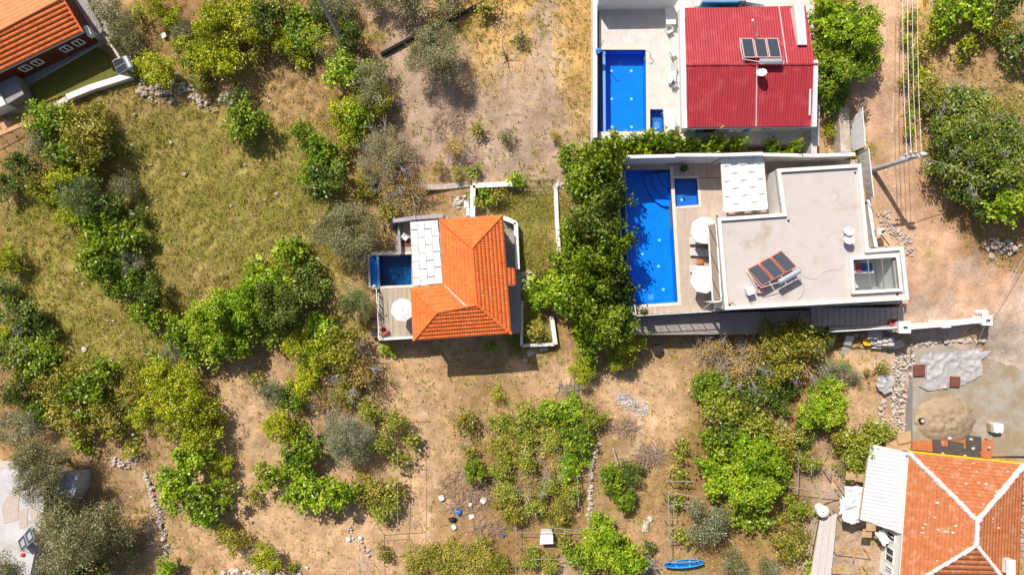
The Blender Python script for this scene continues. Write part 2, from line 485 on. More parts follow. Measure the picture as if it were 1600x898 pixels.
# colour zones of the soil: (px, py, rx, ry, zone)
ZCOL = dict(sand=(.61,.395,.235), pale=(.50,.355,.265), olive=(.28,.235,.060), plough=(.44,.275,.135), straw=(.60,.375,.14), earth=(.36,.205,.095),
            green=(.16,.155,.035), road=(.64,.40,.265), grey=(.58,.46,.38), track=(.62,.43,.28), brown=(.43,.27,.145))
ZONES = [(330,290,150,150,'olive'),(130,380,80,110,'olive'),(150,480,80,80,'olive'),(430,330,70,90,'olive'),(240,220,70,60,'olive'),(60,420,60,60,'olive'),(180,540,60,40,'olive'),(330,400,80,60,'olive'),
    (440,140,75,62,'plough'),(270,160,80,30,'plough'),(330,430,60,40,'plough'),(380,110,40,30,'plough'),(40,560,60,60,'earth'),(60,640,80,60,'earth'),(90,230,90,60,'earth'),
    (780,180,110,100,'pale'),(640,110,40,60,'pale'),(860,60,14,90,'pale'),(838,40,10,70,'pale'),(720,240,70,40,'pale'),(620,40,40,50,'pale'),(690,160,60,50,'pale'),(860,230,60,50,'pale'),
    (818,30,14,60,'straw'),(905,70,30,80,'straw'),(770,50,40,50,'straw'),(905,150,25,60,'straw'),(850,30,10,50,'olive'),(740,120,30,40,'straw'),(720,20,40,30,'straw'),
    (300,50,80,50,'earth'),(400,40,80,60,'earth'),(540,120,50,80,'earth'),(570,240,60,60,'earth'),
    (720,615,110,40,'brown'),(650,640,60,60,'sand'),(390,690,50,80,'sand'),(360,770,50,60,'sand'),(1010,620,60,50,'sand'),(480,840,120,50,'sand'),(620,820,50,60,'sand'),(580,740,80,50,'sand'),(660,700,40,80,'sand'),
    (740,650,60,40,'brown'),(720,780,50,40,'brown'),(950,740,60,60,'brown'),(190,760,50,90,'brown'),(270,850,60,40,'brown'),(120,680,60,40,'brown'),(850,590,60,30,'sand'),
    (840,340,40,90,'green'),(780,310,30,20,'green'),(830,520,25,30,'green'),(900,400,60,120,'earth'),(700,290,60,30,'brown'),(670,280,60,20,'earth'),
    (1060,540,90,25,'brown'),(1150,640,70,60,'earth'),(1150,780,80,80,'earth'),(1230,700,60,80,'earth'),(1340,600,35,40,'sand'),(1290,770,45,70,'pale'),(1340,860,50,50,'pale'),
    (1385,100,40,120,'road'),(1400,260,40,70,'road'),(1430,360,50,60,'road'),(1500,440,90,50,'road'),(1465,482,40,22,'grey'),(1600,470,22,30,'grey'),
    (1500,90,60,60,'brown'),(1580,170,40,50,'olive'),(1540,140,70,50,'plough'),(1440,100,20,150,'straw'),(1560,380,60,40,'earth'),(1500,250,70,90,'earth'),
    (1515,412,26,16,'grey'),(1010,755,28,55,'plough'),(1500,600,80,80,'grey'),(1560,560,50,40,'grey'),(1480,720,80,30,'sand'),(850,730,90,90,'earth'),(720,870,90,30,'earth'),(1000,860,60,40,'brown'),(1400,600,25,70,'pale')]

for pts in ([(645,600),(668,660),(676,720),(668,800),(645,890)], [(960,600),(1000,660),(985,700),(950,715)], [(205,690),(222,760),(236,840),(250,895)], [(380,640),(400,720),(380,800),(430,850),(520,860)], [(1385,0),(1392,120),(1388,200),(1400,280)], [(700,110),(740,170),(800,230)], [(640,90),(660,150),(700,215)]):
    for (xa, ya), (xb, yb) in zip(pts[:-1], pts[1:]):
        for k in range(4): ZONES.append((xa + (xb - xa) * k / 4, ya + (yb - ya) * k / 4, 9, 11, 'track'))
_rz = random.Random(23)
for _ in range(95):
    _x, _y = _rz.uniform(0, 1600), _rz.uniform(0, 898)
    _west = _x < 520 and _y < 560
    ZONES.append((_x, _y, _rz.uniform(7, 20), _rz.uniform(6, 16), _rz.choice(('straw', 'earth', 'plough', 'green', 'plough') if _west else ('brown', 'olive', 'plough', 'pale', 'straw'))))

def zone_weights(px, py):
    wx = px + (fbm(px / 26.0, py / 26.0, 31, 3) - .45) * 60
    wy = py + (fbm(px / 26.0, py / 26.0, 47, 3) - .45) * 60
    acc = {k: np.zeros(np.shape(px)) for k in ZCOL}
    acc['sand'] += 0.03; acc['brown'] += 0.05
    for a, b, rx, ry, k in ZONES:
        d = ((wx - a) / rx) ** 2 + ((wy - b) / ry) ** 2
        acc[k] += np.exp(-np.minimum(d, 30) * 1.1)
    s = sum(v ** 1.6 for v in acc.values())
    return {k: v ** 1.6 / s for k, v in acc.items()}

def ground_color(px, py):
    w = zone_weights(px, py)
    c = np.zeros(np.shape(px) + (3,))
    for k, v in w.items():
        c += v[..., None] * np.array(ZCOL[k])
    # patchiness: drier and greener spots inside every zone
    a = np.clip((fbm(px / 30.0, py / 30.0, 101, 4) - .40) * 3.2, 0, 1)[..., None]
    b = np.clip((fbm(px / 22.0, py / 22.0, 131, 4) - .47) * 4.0, 0, 1)[..., None]
    e = np.clip((fbm(px / 9.0, py / 9.0, 151, 3) - .50) * 4.0, 0, 1)[..., None]
    ol = (w['olive'] + .6 * w['green'])[..., None]
    c = c + ol * a * (np.array((.44, .345, .125)) - c) * .6
    c = c + ol * b * (np.array((.19, .20, .035)) - c) * .75
    sd = (w['sand'] + w['brown'] + w['pale'] + .6 * w['plough'])[..., None]
    c = c + sd * b * (np.array((.36, .225, .09)) - c) * .4
    c = c + sd * e * (np.array((.70, .48, .28)) - c) * .45
    c = c * (1.0 + .22 * (a - .5) * (1 - ol))
    return c, w

def ground_relief(x, y, w):
    r = (fbm(x / 0.75, y / 0.75, 3, 3) - .45)
    r2 = (fbm(x / 2.2, y / 2.2, 5, 2) - .38)
    amp = 0.10 + 0.75 * w['plough'] + 0.34 * w['olive'] + 0.08 * w['earth'] + 0.08 * w['brown'] + 0.06 * w['straw'] - 0.02 * w['road']
    return r * amp * 1.15 + r2 * 0.10

def make_ground():
    st = 0.22
    xs = np.arange(-62, 62.01, st); ys = np.arange(-38, 38.01, st)
    # a coarser skirt reaches far beyond the frame
    xs = np.concatenate([np.array([-600, -250, -120, -80]), xs, np.array([80, 120, 250, 600])])
    ys = np.concatenate([np.array([-600, -250, -110, -60]), ys, np.array([60, 110, 250, 600])])
    X, Y = np.meshgrid(xs, ys)
    Z = gz_arr(X, Y)
    PX = X * PXM * H / (H - Z) + 800; PY = 449 - Y * PXM * H / (H - Z)
    C, w = ground_color(PX, PY)
    Z = Z + ground_relief(X, Y, w)
    for poly, drop in CUTS:
        Z = np.where(inpoly(X, Y, [(p[0], p[1]) for p in poly]), Z - drop, Z)
    ny, nx = X.shape
    me = bpy.data.meshes.new('ground')
    co = np.stack([X, Y, Z], -1).reshape(-1, 3).astype(np.float32)
    idx = np.arange(nx * ny).reshape(ny, nx)
    q = np.stack([idx[:-1, :-1], idx[:-1, 1:], idx[1:, 1:], idx[1:, :-1]], -1).reshape(-1, 4)
    fill_mesh(me, co, q)
    ca = me.attributes.new('soil', 'FLOAT_COLOR', 'POINT')
    c4 = np.concatenate([C.reshape(-1, 3), np.ones((nx * ny, 1))], 1).astype(np.float32)
    ca.data.foreach_set('color', c4.ravel())
    me.polygons.foreach_set('use_smooth', np.ones(len(q), bool))
    o = link_mesh('ground', me, soil_mat())
    tag(o, 'dry sloping hillside of tan soil, grass and tilled earth', None, None, 'structure')
    return o

def fill_mesh(me, co, faces):
    n, k = faces.shape
    me.vertices.add(len(co)); me.vertices.foreach_set('co', np.ascontiguousarray(co, np.float32).ravel())
    me.loops.add(n * k); me.loops.foreach_set('vertex_index', np.ascontiguousarray(faces, np.int32).ravel())
    me.polygons.add(n)
    me.polygons.foreach_set('loop_start', np.arange(0, n * k, k, dtype=np.int32))
    me.polygons.foreach_set('loop_total', np.full(n, k, np.int32))
    me.update(calc_edges=True)

def soil_mat(name='soil', gain=1.0):
    m, t, bs, N, L = new_mat(name)
    at = N.new('ShaderNodeAttribute'); at.attribute_name = 'soil'
    geo = N.new('ShaderNodeNewGeometry')
    def noise(sc, det, ro=0.65):
        n = N.new('ShaderNodeTexNoise'); n.inputs['Scale'].default_value = sc; n.inputs['Detail'].default_value = det; n.inputs['Roughness'].default_value = ro
        L.new(geo.outputs['Position'], n.inputs['Vector']); return n
    n1 = noise(0.9, 8, 0.72); n2 = noise(7.0, 4, 0.7); n3 = noise(0.25, 4)
    def mr(src, a, b, c, d):
        r = N.new('ShaderNodeMapRange'); L.new(src, r.inputs[0])
        for i, v in enumerate((a, b, c, d)): r.inputs[i + 1].default_value = v
        return r.outputs[0]
    def mul(a, b):
        n = N.new('ShaderNodeMath'); n.operation = 'MULTIPLY'; L.new(a, n.inputs[0]); L.new(b, n.inputs[1]); return n.outputs[0]
    f = mul(mul(mr(n1.outputs['Fac'], .3, .72, .66, 1.25), mr(n2.outputs['Fac'], .3, .7, .72, 1.22)), mr(n3.outputs['Fac'], .35, .65, .9, 1.08))
    sc = N.new('ShaderNodeVectorMath'); sc.operation = 'SCALE'
    L.new(at.outputs['Color'], sc.inputs[0]); L.new(f, sc.inputs['Scale'])
    # a scatter of pale pebbles
    vo = N.new('ShaderNodeTexVoronoi'); vo.inputs['Scale'].default_value = 3.2
    L.new(geo.outputs['Position'], vo.inputs['Vector'])
    pm = mr(vo.outputs['Distance'], .05, .13, 1.0, 0.0)
    npb = noise(0.8, 2); pm = mul(pm, mr(npb.outputs['Fac'], .5, .62, 0, .85))
    mx = N.new('ShaderNodeMix'); mx.data_type = 'RGBA'
    L.new(pm, mx.inputs['Factor']); L.new(sc.outputs[0], mx.inputs['A']); mx.inputs['B'].default_value = (.62, .54, .48, 1)
    L.new(mx.outputs['Result'], bs.inputs['Base Color'])
    bs.inputs['Roughness'].default_value = 0.95; bs.inputs['Specular IOR Level'].default_value = 0.1
    bp = N.new('ShaderNodeBump'); bp.inputs['Strength'].default_value = 0.7; bp.inputs['Distance'].default_value = 0.08
    L.new(n2.outputs['Fac'], bp.inputs['Height']); L.new(bp.outputs[0], bs.inputs['Normal'])
    return m

make_ground()

def sheet(name, poly_px, lift, mat, label, flat=None, soilattr=False, st=0.25, kind='structure'):
    """thin sheet following the soil inside a photo-space outline (given on the ground)"""
    pw = [G(a, b) if flat is None else P(a, b, flat) for a, b in poly_px]
    x0, x1 = min(p.x for p in pw), max(p.x for p in pw); y0, y1 = min(p.y for p in pw), max(p.y for p in pw)
    X, Y = np.meshgrid(np.arange(x0 - st, x1 + st, st), np.arange(y0 - st, y1 + st, st))
    Z = gz_arr(X, Y)
    PX = X * PXM * H / (H - Z) + 800; PY = 449 - Y * PXM * H / (H - Z)
    C, w = ground_color(PX, PY)
    Z = Z + ground_relief(X, Y, w) + lift
    if flat is not None: Z = np.full_like(X, flat)
    jx = X + (fbm(X / 1.5, Y / 1.5, 71, 3) - .45) * 1.2; jy = Y + (fbm(X / 1.5, Y / 1.5, 83, 3) - .45) * 1.2
    ins = inpoly(jx if flat is None else X, jy if flat is None else Y, [(p.x, p.y) for p in pw])
    ny, nx = X.shape
    idx = np.arange(nx * ny).reshape(ny, nx)
    ok = ins[:-1, :-1] & ins[:-1, 1:] & ins[1:, 1:] & ins[1:, :-1]
    q = np.stack([idx[:-1, :-1], idx[:-1, 1:], idx[1:, 1:], idx[1:, :-1]], -1)[ok]
    used = np.unique(q); remap = np.full(nx * ny, -1); remap[used] = np.arange(len(used))
    me = bpy.data.meshes.new(name)
    fill_mesh(me, np.stack([X, Y, Z], -1).reshape(-1, 3)[used], remap[q])
    ca = me.attributes.new('soil', 'FLOAT_COLOR', 'POINT')
    c4 = np.concatenate([C.reshape(-1, 3)[used], np.ones((len(used), 1))], 1).astype(np.float32)
    ca.data.foreach_set('color', c4.ravel())
    me.polygons.foreach_set('use_smooth', np.ones(len(q), bool))
    o = link_mesh(name, me, mat)
    return tag(o, label, None, None, kind)

sheet('road', ROAD, 0.025, soil_mat('road_soil'), 'reddish dirt lane running past the flat-roofed villa')
sheet('track', [(826,-30),(842,-30),(846,60),(838,120),(820,180),(800,180),(822,110),(832,50)], 0.02, soil_mat('track_soil'), 'pale wheel track worn through the dry grass')
sheet('track', [(862,-30),(876,-30),(878,60),(868,110),(852,150),(846,140),(862,90),(866,40)], 0.02, soil_mat('track_soil2'), 'second pale wheel track beside the white pool wall')

RUT = srf('rut_soil', (.66, .45, .315), (.56, .37, .25), scale=2.0, bump=.3, detail=8)
for off, nm in ((-7, 'left'), (9, 'right')):
    pl = [(1380,-30),(1388,60),(1394,130),(1388,200),(1390,250),(1408,300),(1424,350),(1450,400)]
    sheet('wheel_rut', [(x + off - 3, y) for x, y in pl] + [(x + off + 3, y) for x, y in reversed(pl)], .045, RUT, nm + ' wheel rut along the reddish dirt lane')

# ------------------------------------------------------------------ roofs
def tile_face(name, pts3, mat, parent, pu=0.22, pv=0.36, au=0.055, step=0.02, lift=0.03):
    pts = [Vector(p) for p in pts3]
    a, b = pts[0], pts[1]
    n = Vector((0, 0, 0))
    for i in range(len(pts)):
        n += (pts[i] - a).cross(pts[(i + 1) % len(pts)] - a)
    n.normalize()
    if n.z < 0: n = -n
    u = (b - a); u = (u - n * u.dot(n)).normalized(); v = n.cross(u)
    if sum((p - a).dot(v) for p in pts) < 0:
        u = -u; v = n.cross(u)
    uv = [((p - a).dot(u), (p - a).dot(v)) for p in pts]
    # outline slightly enlarged so that neighbours meet under the ridge tiles
    u0, u1 = min(p[0] for p in uv) - pu, max(p[0] for p in uv) + pu
    v0, v1 = min(p[1] for p in uv) - .001, max(p[1] for p in uv) + pv
    du = pu / 4.0
    us = np.arange(u0, u1, du)
    hu = au * (0.5 + 0.5 * np.cos(2 * np.pi * us / pu))
    rows = []; tone = []
    vv = v0
    if step <= 0:
        rows = [(v0, 0.0), (v1, 0.0)]
    else:
        k = 0
        while vv < v1:
            rows += [(vv, 0.0), (vv + 0.004, step), (vv + pv - 0.004, 0.004)]
            vv += pv
    V = np.array([r[0] for r in rows]); HS = np.array([r[1] for r in rows])
    U2, V2 = np.meshgrid(us, V)
    jit = (RNG.random(U2.shape) - .5) * 0.006
    HH = hu[None, :] + HS[:, None] + jit + lift
    A = np.array(a); co = A + U2[..., None] * np.array(u) + V2[..., None] * np.array(v) + HH[..., None] * np.array(n)
    ny, nx = U2.shape
    idx = np.arange(nx * ny).reshape(ny, nx)
    q = np.stack([idx[:-1, :-1], idx[:-1, 1:], idx[1:, 1:], idx[1:, :-1]], -1).reshape(-1, 4)
    me = bpy.data.meshes.new(name)
    o3 = ORG.get(parent, Vector((0, 0, 0)))
    fill_mesh(me, co.reshape(-1, 3) - np.array(o3), q)
    bm = bmesh.new(); bm.from_mesh(me)
    cen = sum(pts, Vector((0, 0, 0))) / len(pts)
    for i in range(len(pts)):
        p, r = pts[i], pts[(i + 1) % len(pts)]
        e = (r - p); on = e.cross(n).normalized()
        if (cen - p).dot(on) > 0: on = -on
        bmesh.ops.bisect_plane(bm, geom=bm.verts[:] + bm.edges[:] + bm.faces[:], plane_co=p - o3 + on * 0.004, plane_no=on, clear_outer=True)
    bm.to_mesh(me); bm.free()
    me.materials.append(mat)
    o = bpy.data.objects.new(name, me)
    COL.objects.link(o)
    o.parent = parent
    o['kind'] = 'stuff'
    return o

def roof_deck(f, mat, parent, drop=.09, t=.12):
    pts = [Vector(p) for p in f]
    n = Vector((0, 0, 0))
    for i in range(len(pts)): n += (pts[i] - pts[0]).cross(pts[(i + 1) % len(pts)] - pts[0])
    n.normalize()
    if n.z < 0: n = -n
    # same plane as tile_face: through the first point
    q = [p - n * (p - pts[0]).dot(n) - Vector((0, 0, drop)) for p in pts]
    return MB().slab(q, t).build('roof_deck', mat, parent)

def ridge(name, a, b, mat, parent, r=0.11, seg=0.36, lift=0.05, rough=False):
    a = Vector(a); b = Vector(b)
    d = b - a; n = max(1, int(d.length / seg))
    mb = MB()
    for i in range(n):
        p = a + d * (i / n); q = a + d * ((i + 1.08) / n)
        rr = r * random.uniform(.85, 1.25) if rough else r
        off = Vector((random.uniform(-.03, .03), random.uniform(-.03, .03), 0)) if rough else Vector((0, 0, 0))
        z = Vector((0, 0, lift))
        mb.tube([p + z + off, q + z * .6 + off], [rr * 1.08, rr * .92], 8)
    return mb.build(name, mat, parent, smooth=False)

def wall_panel(name, a, b, z0, z1, t, mat, parent=None, **k):
    """upright wall of thickness t along a-b (world xy)"""
    return MB().bar((a[0], a[1], z1), (b[0], b[1], z1), t, z1 - z0).build(name, mat, parent, **k)

def inset(poly, d):
    """shrink a convex-ish world polygon by d"""
    c = sum((Vector((p[0], p[1], 0)) for p in poly), Vector((0, 0, 0))) / len(poly)
    out = []
    n = len(poly)
    ar = sum(poly[i][0] * poly[(i + 1) % n][1] - poly[(i + 1) % n][0] * poly[i][1] for i in range(n))
    sg = 1 if ar > 0 else -1
    for i in range(n):
        p0 = Vector((poly[i - 1][0], poly[i - 1][1])); p1 = Vector((poly[i][0], poly[i][1])); p2 = Vector((poly[(i + 1) % n][0], poly[(i + 1) % n][1]))
        e1 = (p1 - p0).normalized(); e2 = (p2 - p1).normalized()
        n1 = Vector((-e1.y, e1.x)) * sg; n2 = Vector((-e2.y, e2.x)) * sg
        k = 1 + n1.dot(n2)
        m = (n1 + n2) / max(k, 0.3)
        out.append((p1.x + m.x * d, p1.y + m.y * d))
    return out

def window(parent, a, b, t0, t1, z0, z1, frame=None, off=.11):
    """window on the wall line a->b (outside on the right-hand side), from fraction t0 to t1"""
    a = Vector((a[0], a[1], 0)); b = Vector((b[0], b[1], 0))
    proud = off + .045
    d = (b - a).normalized(); nn = Vector((d.y, -d.x, 0))
    p = a + (b - a) * t0 + nn * proud; q = a + (b - a) * t1 + nn * proud
    mb = MB()
    w = 0.09
    mb.bar((p.x, p.y, z1), (q.x, q.y, z1), .1, w).bar((p.x, p.y, z0 + w), (q.x, q.y, z0 + w), .1, w)
    for s_ in (p, q, (p + q) / 2):
        mb.box((s_.x, s_.y, z0 + w), w, .08, z1 - z0 - 2 * w, math.atan2(d.y, d.x))
    fr = mb.build('window', frame or M['white2'], parent)
    mb = MB(); c = p - nn * .03; e = q - nn * .03
    mb.quad((c.x, c.y, z0 + w), (e.x, e.y, z0 + w), (e.x, e.y, z1 - w), (c.x, c.y, z1 - w))
    mb.build('pane', M['windowglass'], fr)
    return fr

# ------------------------------------------------------------------ pools
def lerp(a, b, t): return a + (b - a) * t

def pool(label, quad, z, depth, mats, lamps=(), drains=(), skip=(), cope=0.32, rise=.04, name='swimming_pool', wl=0.12, copemat=None, coping=True):
    """quad: four world corners NW, NE, SE, SW at deck height z"""
    q = [Vector((p[0], p[1], z)) for p in quad]
    c = sum(q, Vector((0, 0, 0))) / 4
    t = thing(name, (c.x, c.y, z - depth), label, 'swimming pool')
    side, floor = mats
    mb = MB()
    zb = z - depth
    fl = [Vector((p.x, p.y, zb)) for p in q]
    mb.quad(fl[3], fl[2], fl[1], fl[0])
    mb.build('floor', floor, t)
    for i in range(4):
        a, b = q[i], q[(i + 1) % 4]
        mb = MB(); mb.quad((a.x, a.y, z - .01), (b.x, b.y, z - .01), (b.x, b.y, zb), (a.x, a.y, zb))
        mb.build('basin_wall', side, t)
    if coping:
        for i in range(4):
            if i in skip: continue
            a, b = q[i], q[(i + 1) % 4]
            d = (b - a).normalized(); n = Vector((-d.y, d.x, 0))
            if (c - a).dot(n) > 0: n = -n
            e0, e1 = a - d * cope, b + d * (0 if True else cope)
            mb = MB(); mb.prism([e0, e1, e1 + n * cope, e0 + n * cope], z - .02, z + rise)
            mb.build('coping', copemat or M['coping'], t)
    qi = inset([(p.x, p.y) for p in q], .006)
    for i in range(4):
        a, b = qi[i], qi[(i + 1) % 4]
        MB().quad((a[0], a[1], z - .02), (b[0], b[1], z - .02), (b[0], b[1], z - .3), (a[0], a[1], z - .3)).build('waterline_tiles', M['pooldeepshade'], t)
    mb = MB(); mb.quad(*[(p.x, p.y, z - wl) for p in reversed(q)])
    mb.build('water', M['water'], t)
    for (fx, fy) in lamps:
        p = lerp(lerp(fl[0], fl[1], fx), lerp(fl[3], fl[2], fx), fy)
        MB().disc((p.x, p.y, zb + .004), .13, .03, 10).build('lamp', M['lamp'], t)  # pale discs are floor inlets and give no light
    for (fx, fy) in drains:
        p = lerp(lerp(fl[0], fl[1], fx), lerp(fl[3], fl[2], fx), fy)
        MB().box((p.x, p.y, zb + .004), .5, .5, .02).build('drain', M['poolside'], t)
    return t

# ------------------------------------------------------------------ paved lots
def deck(name, polys, z, z0, top, side, label):
    mb = MB()
    for poly in polys:
        w = PP(poly, z)
        pts = [(p.x, p.y) for p in w]
        n = len(pts)
        ar = sum(pts[i][0] * pts[(i + 1) % n][1] - pts[(i + 1) % n][0] * pts[i][1] for i in range(n))
        if ar < 0: pts.reverse()
        mb.m = 0; mb.add([(x, y, z) for x, y in pts], [tuple(range(n))])
        mb.m = 1
        mb.add([(x, y, z) for x, y in pts] + [(x, y, z0) for x, y in pts], [(i, n + i, n + (i + 1) % n, (i + 1) % n) for i in range(n)])
    o = mb.build(name, [top, side], None)
    return tag(o, label, None, None, 'structure')

def ring(mb, outer, d, z0, z1):
    inn = inset(outer, d)
    n = len(outer)
    for i in range(n):
        j = (i + 1) % n
        mb.prism([outer[i][:2], outer[j][:2], inn[j], inn[i]], z0, z1)
    return mb

def garden_wall(pts_px, z0, z1, t, mat, label, cap=None, name='garden_wall', base=None, group=None):
    """wall whose TOP runs through the photo points at height z1"""
    w = PP(pts_px, z1)
    o = thing(name, (w[0].x, w[0].y, z0), label, 'wall', group)
    for a, b in zip(w[:-1], w[1:]):
        MB().bar((a.x, a.y, z1 - (.06 if cap else 0)), (b.x, b.y, z1 - (.06 if cap else 0)), t, z1 - z0).build('wall_section', mat, o)
        if cap:
            d = (b - a).normalized() * .02
            MB().bar((a - d), (b + d), t + .08, .058).build('coping', cap, o)
    return o

# ---- villa D (flat roof) : deck with two pools
deck('pool_terrace', [
    [(975,257),(1048,256),(1047,265),(979,266)],
    [(1048,256),(1345,249),(1346,276),(1047.8,279)],
    [(1047.8,279),(1052,279),(1056,323),(1050.1,323)],
    [(1089,277.8),(1346,276),(1350,320),(1092,320)],
    [(1050.1,323),(1056,323),(1092,320),(1350,320),(1358,386),(1414,384),(1419,474),(1059,488),(1059,472)],
    [(986,477),(1059,472),(1059,488),(989,492)]], ZD, -1.5, M['deckD'], M['greywall'], 'travertine pool terrace of the flat-roofed villa')
def pq(pts, z): return [(p.x, p.y) for p in PP(pts, z)]
pool('long bright blue pool beside the leafy green trees', inset(pq([(979,266),(1047,265),(1059,472),(986,477)], ZD), .012), ZD, 1.45, (M['poolblue'], M['poolblue']),
     lamps=[(.35,.62),(.75,.52),(.35,.9),(.78,.9),(.7,.72)], drains=[(.5,.95)], skip=(0, 3), copemat=M['coping'])
pool('small square blue pool beside the travertine terrace', inset(pq([(1052,279),(1089,277.8),(1092,320),(1056,323)], ZD), .012), ZD, 0.6, (M['poolblue'], M['poolkid']),
     lamps=[(.35,.75)], copemat=M['coping'], cope=.22, skip=(3,), rise=.03)
# curved entry steps in the long pool's corner, its overflow edge and catch trough
t = thing('pool_steps', P(1040,290,ZD - 1.4), 'curved blue entry steps in the corner of the long pool', 'pool steps')
cc = P(1050,268,ZD)
for k, (r, dz) in enumerate(((1.1, .45), (1.7, .8), (2.3, 1.1))):
    pts = [(cc.x, cc.y)] + [(cc.x - r * math.cos(a), cc.y - r * 1.35 * math.sin(a)) for a in np.linspace(0.03, math.pi / 2 - .02, 9)]
    MB().prism(pts, ZD - 1.44, ZD - dz).build('step', M['poolblue'], t)
t = thing('overflow_channel', P(975,380,2.4), 'sunken blue overflow channel along the tree side of the long pool', 'pool channel')
a = PP([(968,262),(976,262),(984,482),(976,484)], ZD - .7)
MB().prism(a, ZD - 2.0, ZD - .75).build('channel_floor', M['pooldeepshade'], t)
MB().prism(PP([(965,262),(968,262),(976,484),(973,484)], ZD - .3), ZD - 3, ZD - .3).build('channel_wall', M['wall'], t)
MB().prism(PP([(975.4,266),(979,266),(986,477),(982.4,477)], ZD), ZD - 2.0, ZD - .10).build('overflow_edge', M['poolside'], t)

# parts of the villa itself
ZR = 7.45
ro = [(1214,264),(1345,256),(1357,389),(1411,385),(1420,468),(1133,484),(1121,340),(1223,333)]
rw = PP(ro, ZR)
vd = thing('villa', P(1260,400,ZD), 'white villa with a flat pale roof, skylight and roof parapet', 'house')
for piece in ([(1214,264),(1345,256),(1357,389),(1357,404.4),(1330,406),(1333,454),(1334,473),(1133,484),(1121,340),(1223,333)],
              [(1357,389),(1411,385),(1420,468),(1334,473),(1333,454),(1402,450),(1397,402),(1357,404.4)]):
    MB().prism(PP(piece, ZR), ZR - .5, ZR - .22).build('roof_slab', M['roofwhite'], vd)
pr = ring(MB(), [(p.x, p.y) for p in rw], .30, ZR - .49, ZR + .06).build('parapet', M['white'], vd)
wl = inset([(p.x, p.y) for p in rw], .06)
for i in range(len(wl)):
    a, b = wl[i], wl[(i + 1) % len(wl)]
    wp = MB().prism([a, b, inset(wl, .22)[(i + 1) % len(wl)], inset(wl, .22)[i]], ZD + .004, ZR - .5).build('wall', M['white'], vd)
for (i, t0, t1, z0, z1) in ((5, .55, .92, ZD + .1, ZD + 2.3), (5, .12, .4, ZD + .1, ZD + 2.3), (4, .1, .25, ZD + .9, ZD + 2.1), (4, .45, .6, ZD + .9, ZD + 2.1), (4, .78, .92, ZD + .9, ZD + 2.1), (3, .2, .5, ZD + .9, ZD + 2.1), (1, .3, .5, ZD + .9, ZD + 2.1)):
    a, b = wl[i], wl[(i + 1) % len(wl)]
    c = sum((Vector(q) for q in wl), Vector((0, 0))) / len(wl)
    d = (Vector(b) - Vector(a)); nn = Vector((d.y, -d.x))
    if (c - Vector(a)).dot(nn) > 0: a, b, t0, t1 = b, a, 1 - t1, 1 - t0
    window(vd, a, b, t0, t1, z0, z1, M['dark'], off=.0)
for a, b in ((1140,476),(1232,345),(1336,270),(1402,460)):
    p = P(a, b, ZR - .22); MB().disc((p.x, p.y, ZR - .218), .11, .02, 10).build('roof_drain', M['dark'], vd)
# skylight with the stairwell below it
sk = PP([(1330,406),(1397,402),(1402,450),(1333,454)], ZR - .2)
sko = [(p.x, p.y) for p in sk]
MB_ = ring(MB(), inset(sko, -.28), .27, ZR - .21, ZR + .16)
sl = MB_.build('skylight', M['white'], vd)
for i in range(4):
    a, b = sko[i], sko[(i + 1) % 4]
    MB().quad((a[0], a[1], ZR - .2), (b[0], b[1], ZR - .2), (b[0], b[1], ZD + .01), (a[0], a[1], ZD + .01)).build('shaft_wall', M['white2'], sl)
fr = MB()
S4 = [Vector((p[0], p[1], ZR + .13)) for p in sko]
for i in range(4): fr.bar(S4[i], S4[(i + 1) % 4], .09, .08)
for f in (.345, .665): fr.bar(lerp(S4[0], S4[1], f), lerp(S4[3], S4[2], f), .07, .07)
fr.build('glazing_bar', M['grating'], sl)
for k in range(3):
    f0, f1 = k / 3 + .012, (k + 1) / 3 - .012
    z = Vector((0, 0, -.035))
    MB().quad(lerp(S4[3], S4[2], f0) + z, lerp(S4[3], S4[2], f1) + z, lerp(S4[0], S4[1], f1) + z, lerp(S4[0], S4[1], f0) + z).build('pane', M['glass'], sl)
MB().prism(inset(sko, .05), ZD + .01, ZD + .05).build('stair_floor', M['white2'], sl)
st = thing('staircase', P(1350,440,ZD + .05), 'pale stairs seen down through the roof skylight', 'stairs')
for k in range(7):
    p = lerp(lerp(S4[0], S4[1], .07 + k * .075), lerp(S4[3], S4[2], .07 + k * .075), .72)
    MB().box((p.x, p.y, ZD + .05), .30, 1.2, 2.1 - k * .3).build('step', M['white2'], st)
for k in range(4):
    p = lerp(lerp(S4[0], S4[1], .08 + k * .07), lerp(S4[3], S4[2], .08 + k * .07), .28)
    MB().box((p.x, p.y, ZD + .05), .28, .8, 2.3 - k * .25).build('step', M['plankwood'], st)
def cloth(label, c, sx, sy, mat, rz=0, name='towel', cat='towel', amp=.05, n=10, group=None):
    mb = MB()
    s_ = random.random() * 50
    ca, sa = math.cos(rz), math.sin(rz)
    vv = []
    for j in range(n + 1):
        for i in range(n + 1):
            x = (i / n - .5) * sx * (1 + .08 * math.sin(j * 1.7 + s_)); y = (j / n - .5) * sy * (1 + .08 * math.sin(i * 1.3 + s_))
            z = float(fbm(np.array([x * 2.6 + s_]), np.array([y * 2.6]), 5, 3)[0]) * amp * 2
            vv.append((c[0] + ca * x - sa * y, c[1] + sa * x + ca * y, c[2] + z))
    w = n + 1
    mb.add(vv, [(j * w + i, j * w + i + 1, (j + 1) * w + i + 1, (j + 1) * w + i) for j in range(n) for i in range(n)])
    return mb.build(name, mat, None, smooth=True, label=label, cat=cat, group=group)
p = lerp(lerp(S4[0], S4[1], .47), lerp(S4[3], S4[2], .47), .27)
MB().box((p.x, p.y, ZD + .05), 1.5, 1.0, 2.1).build('landing', M['white2'], st)
cloth('blue patterned towel lying below the skylight glass', (p.x, p.y, ZD + 2.2), 1.15, .72, M['blue'])
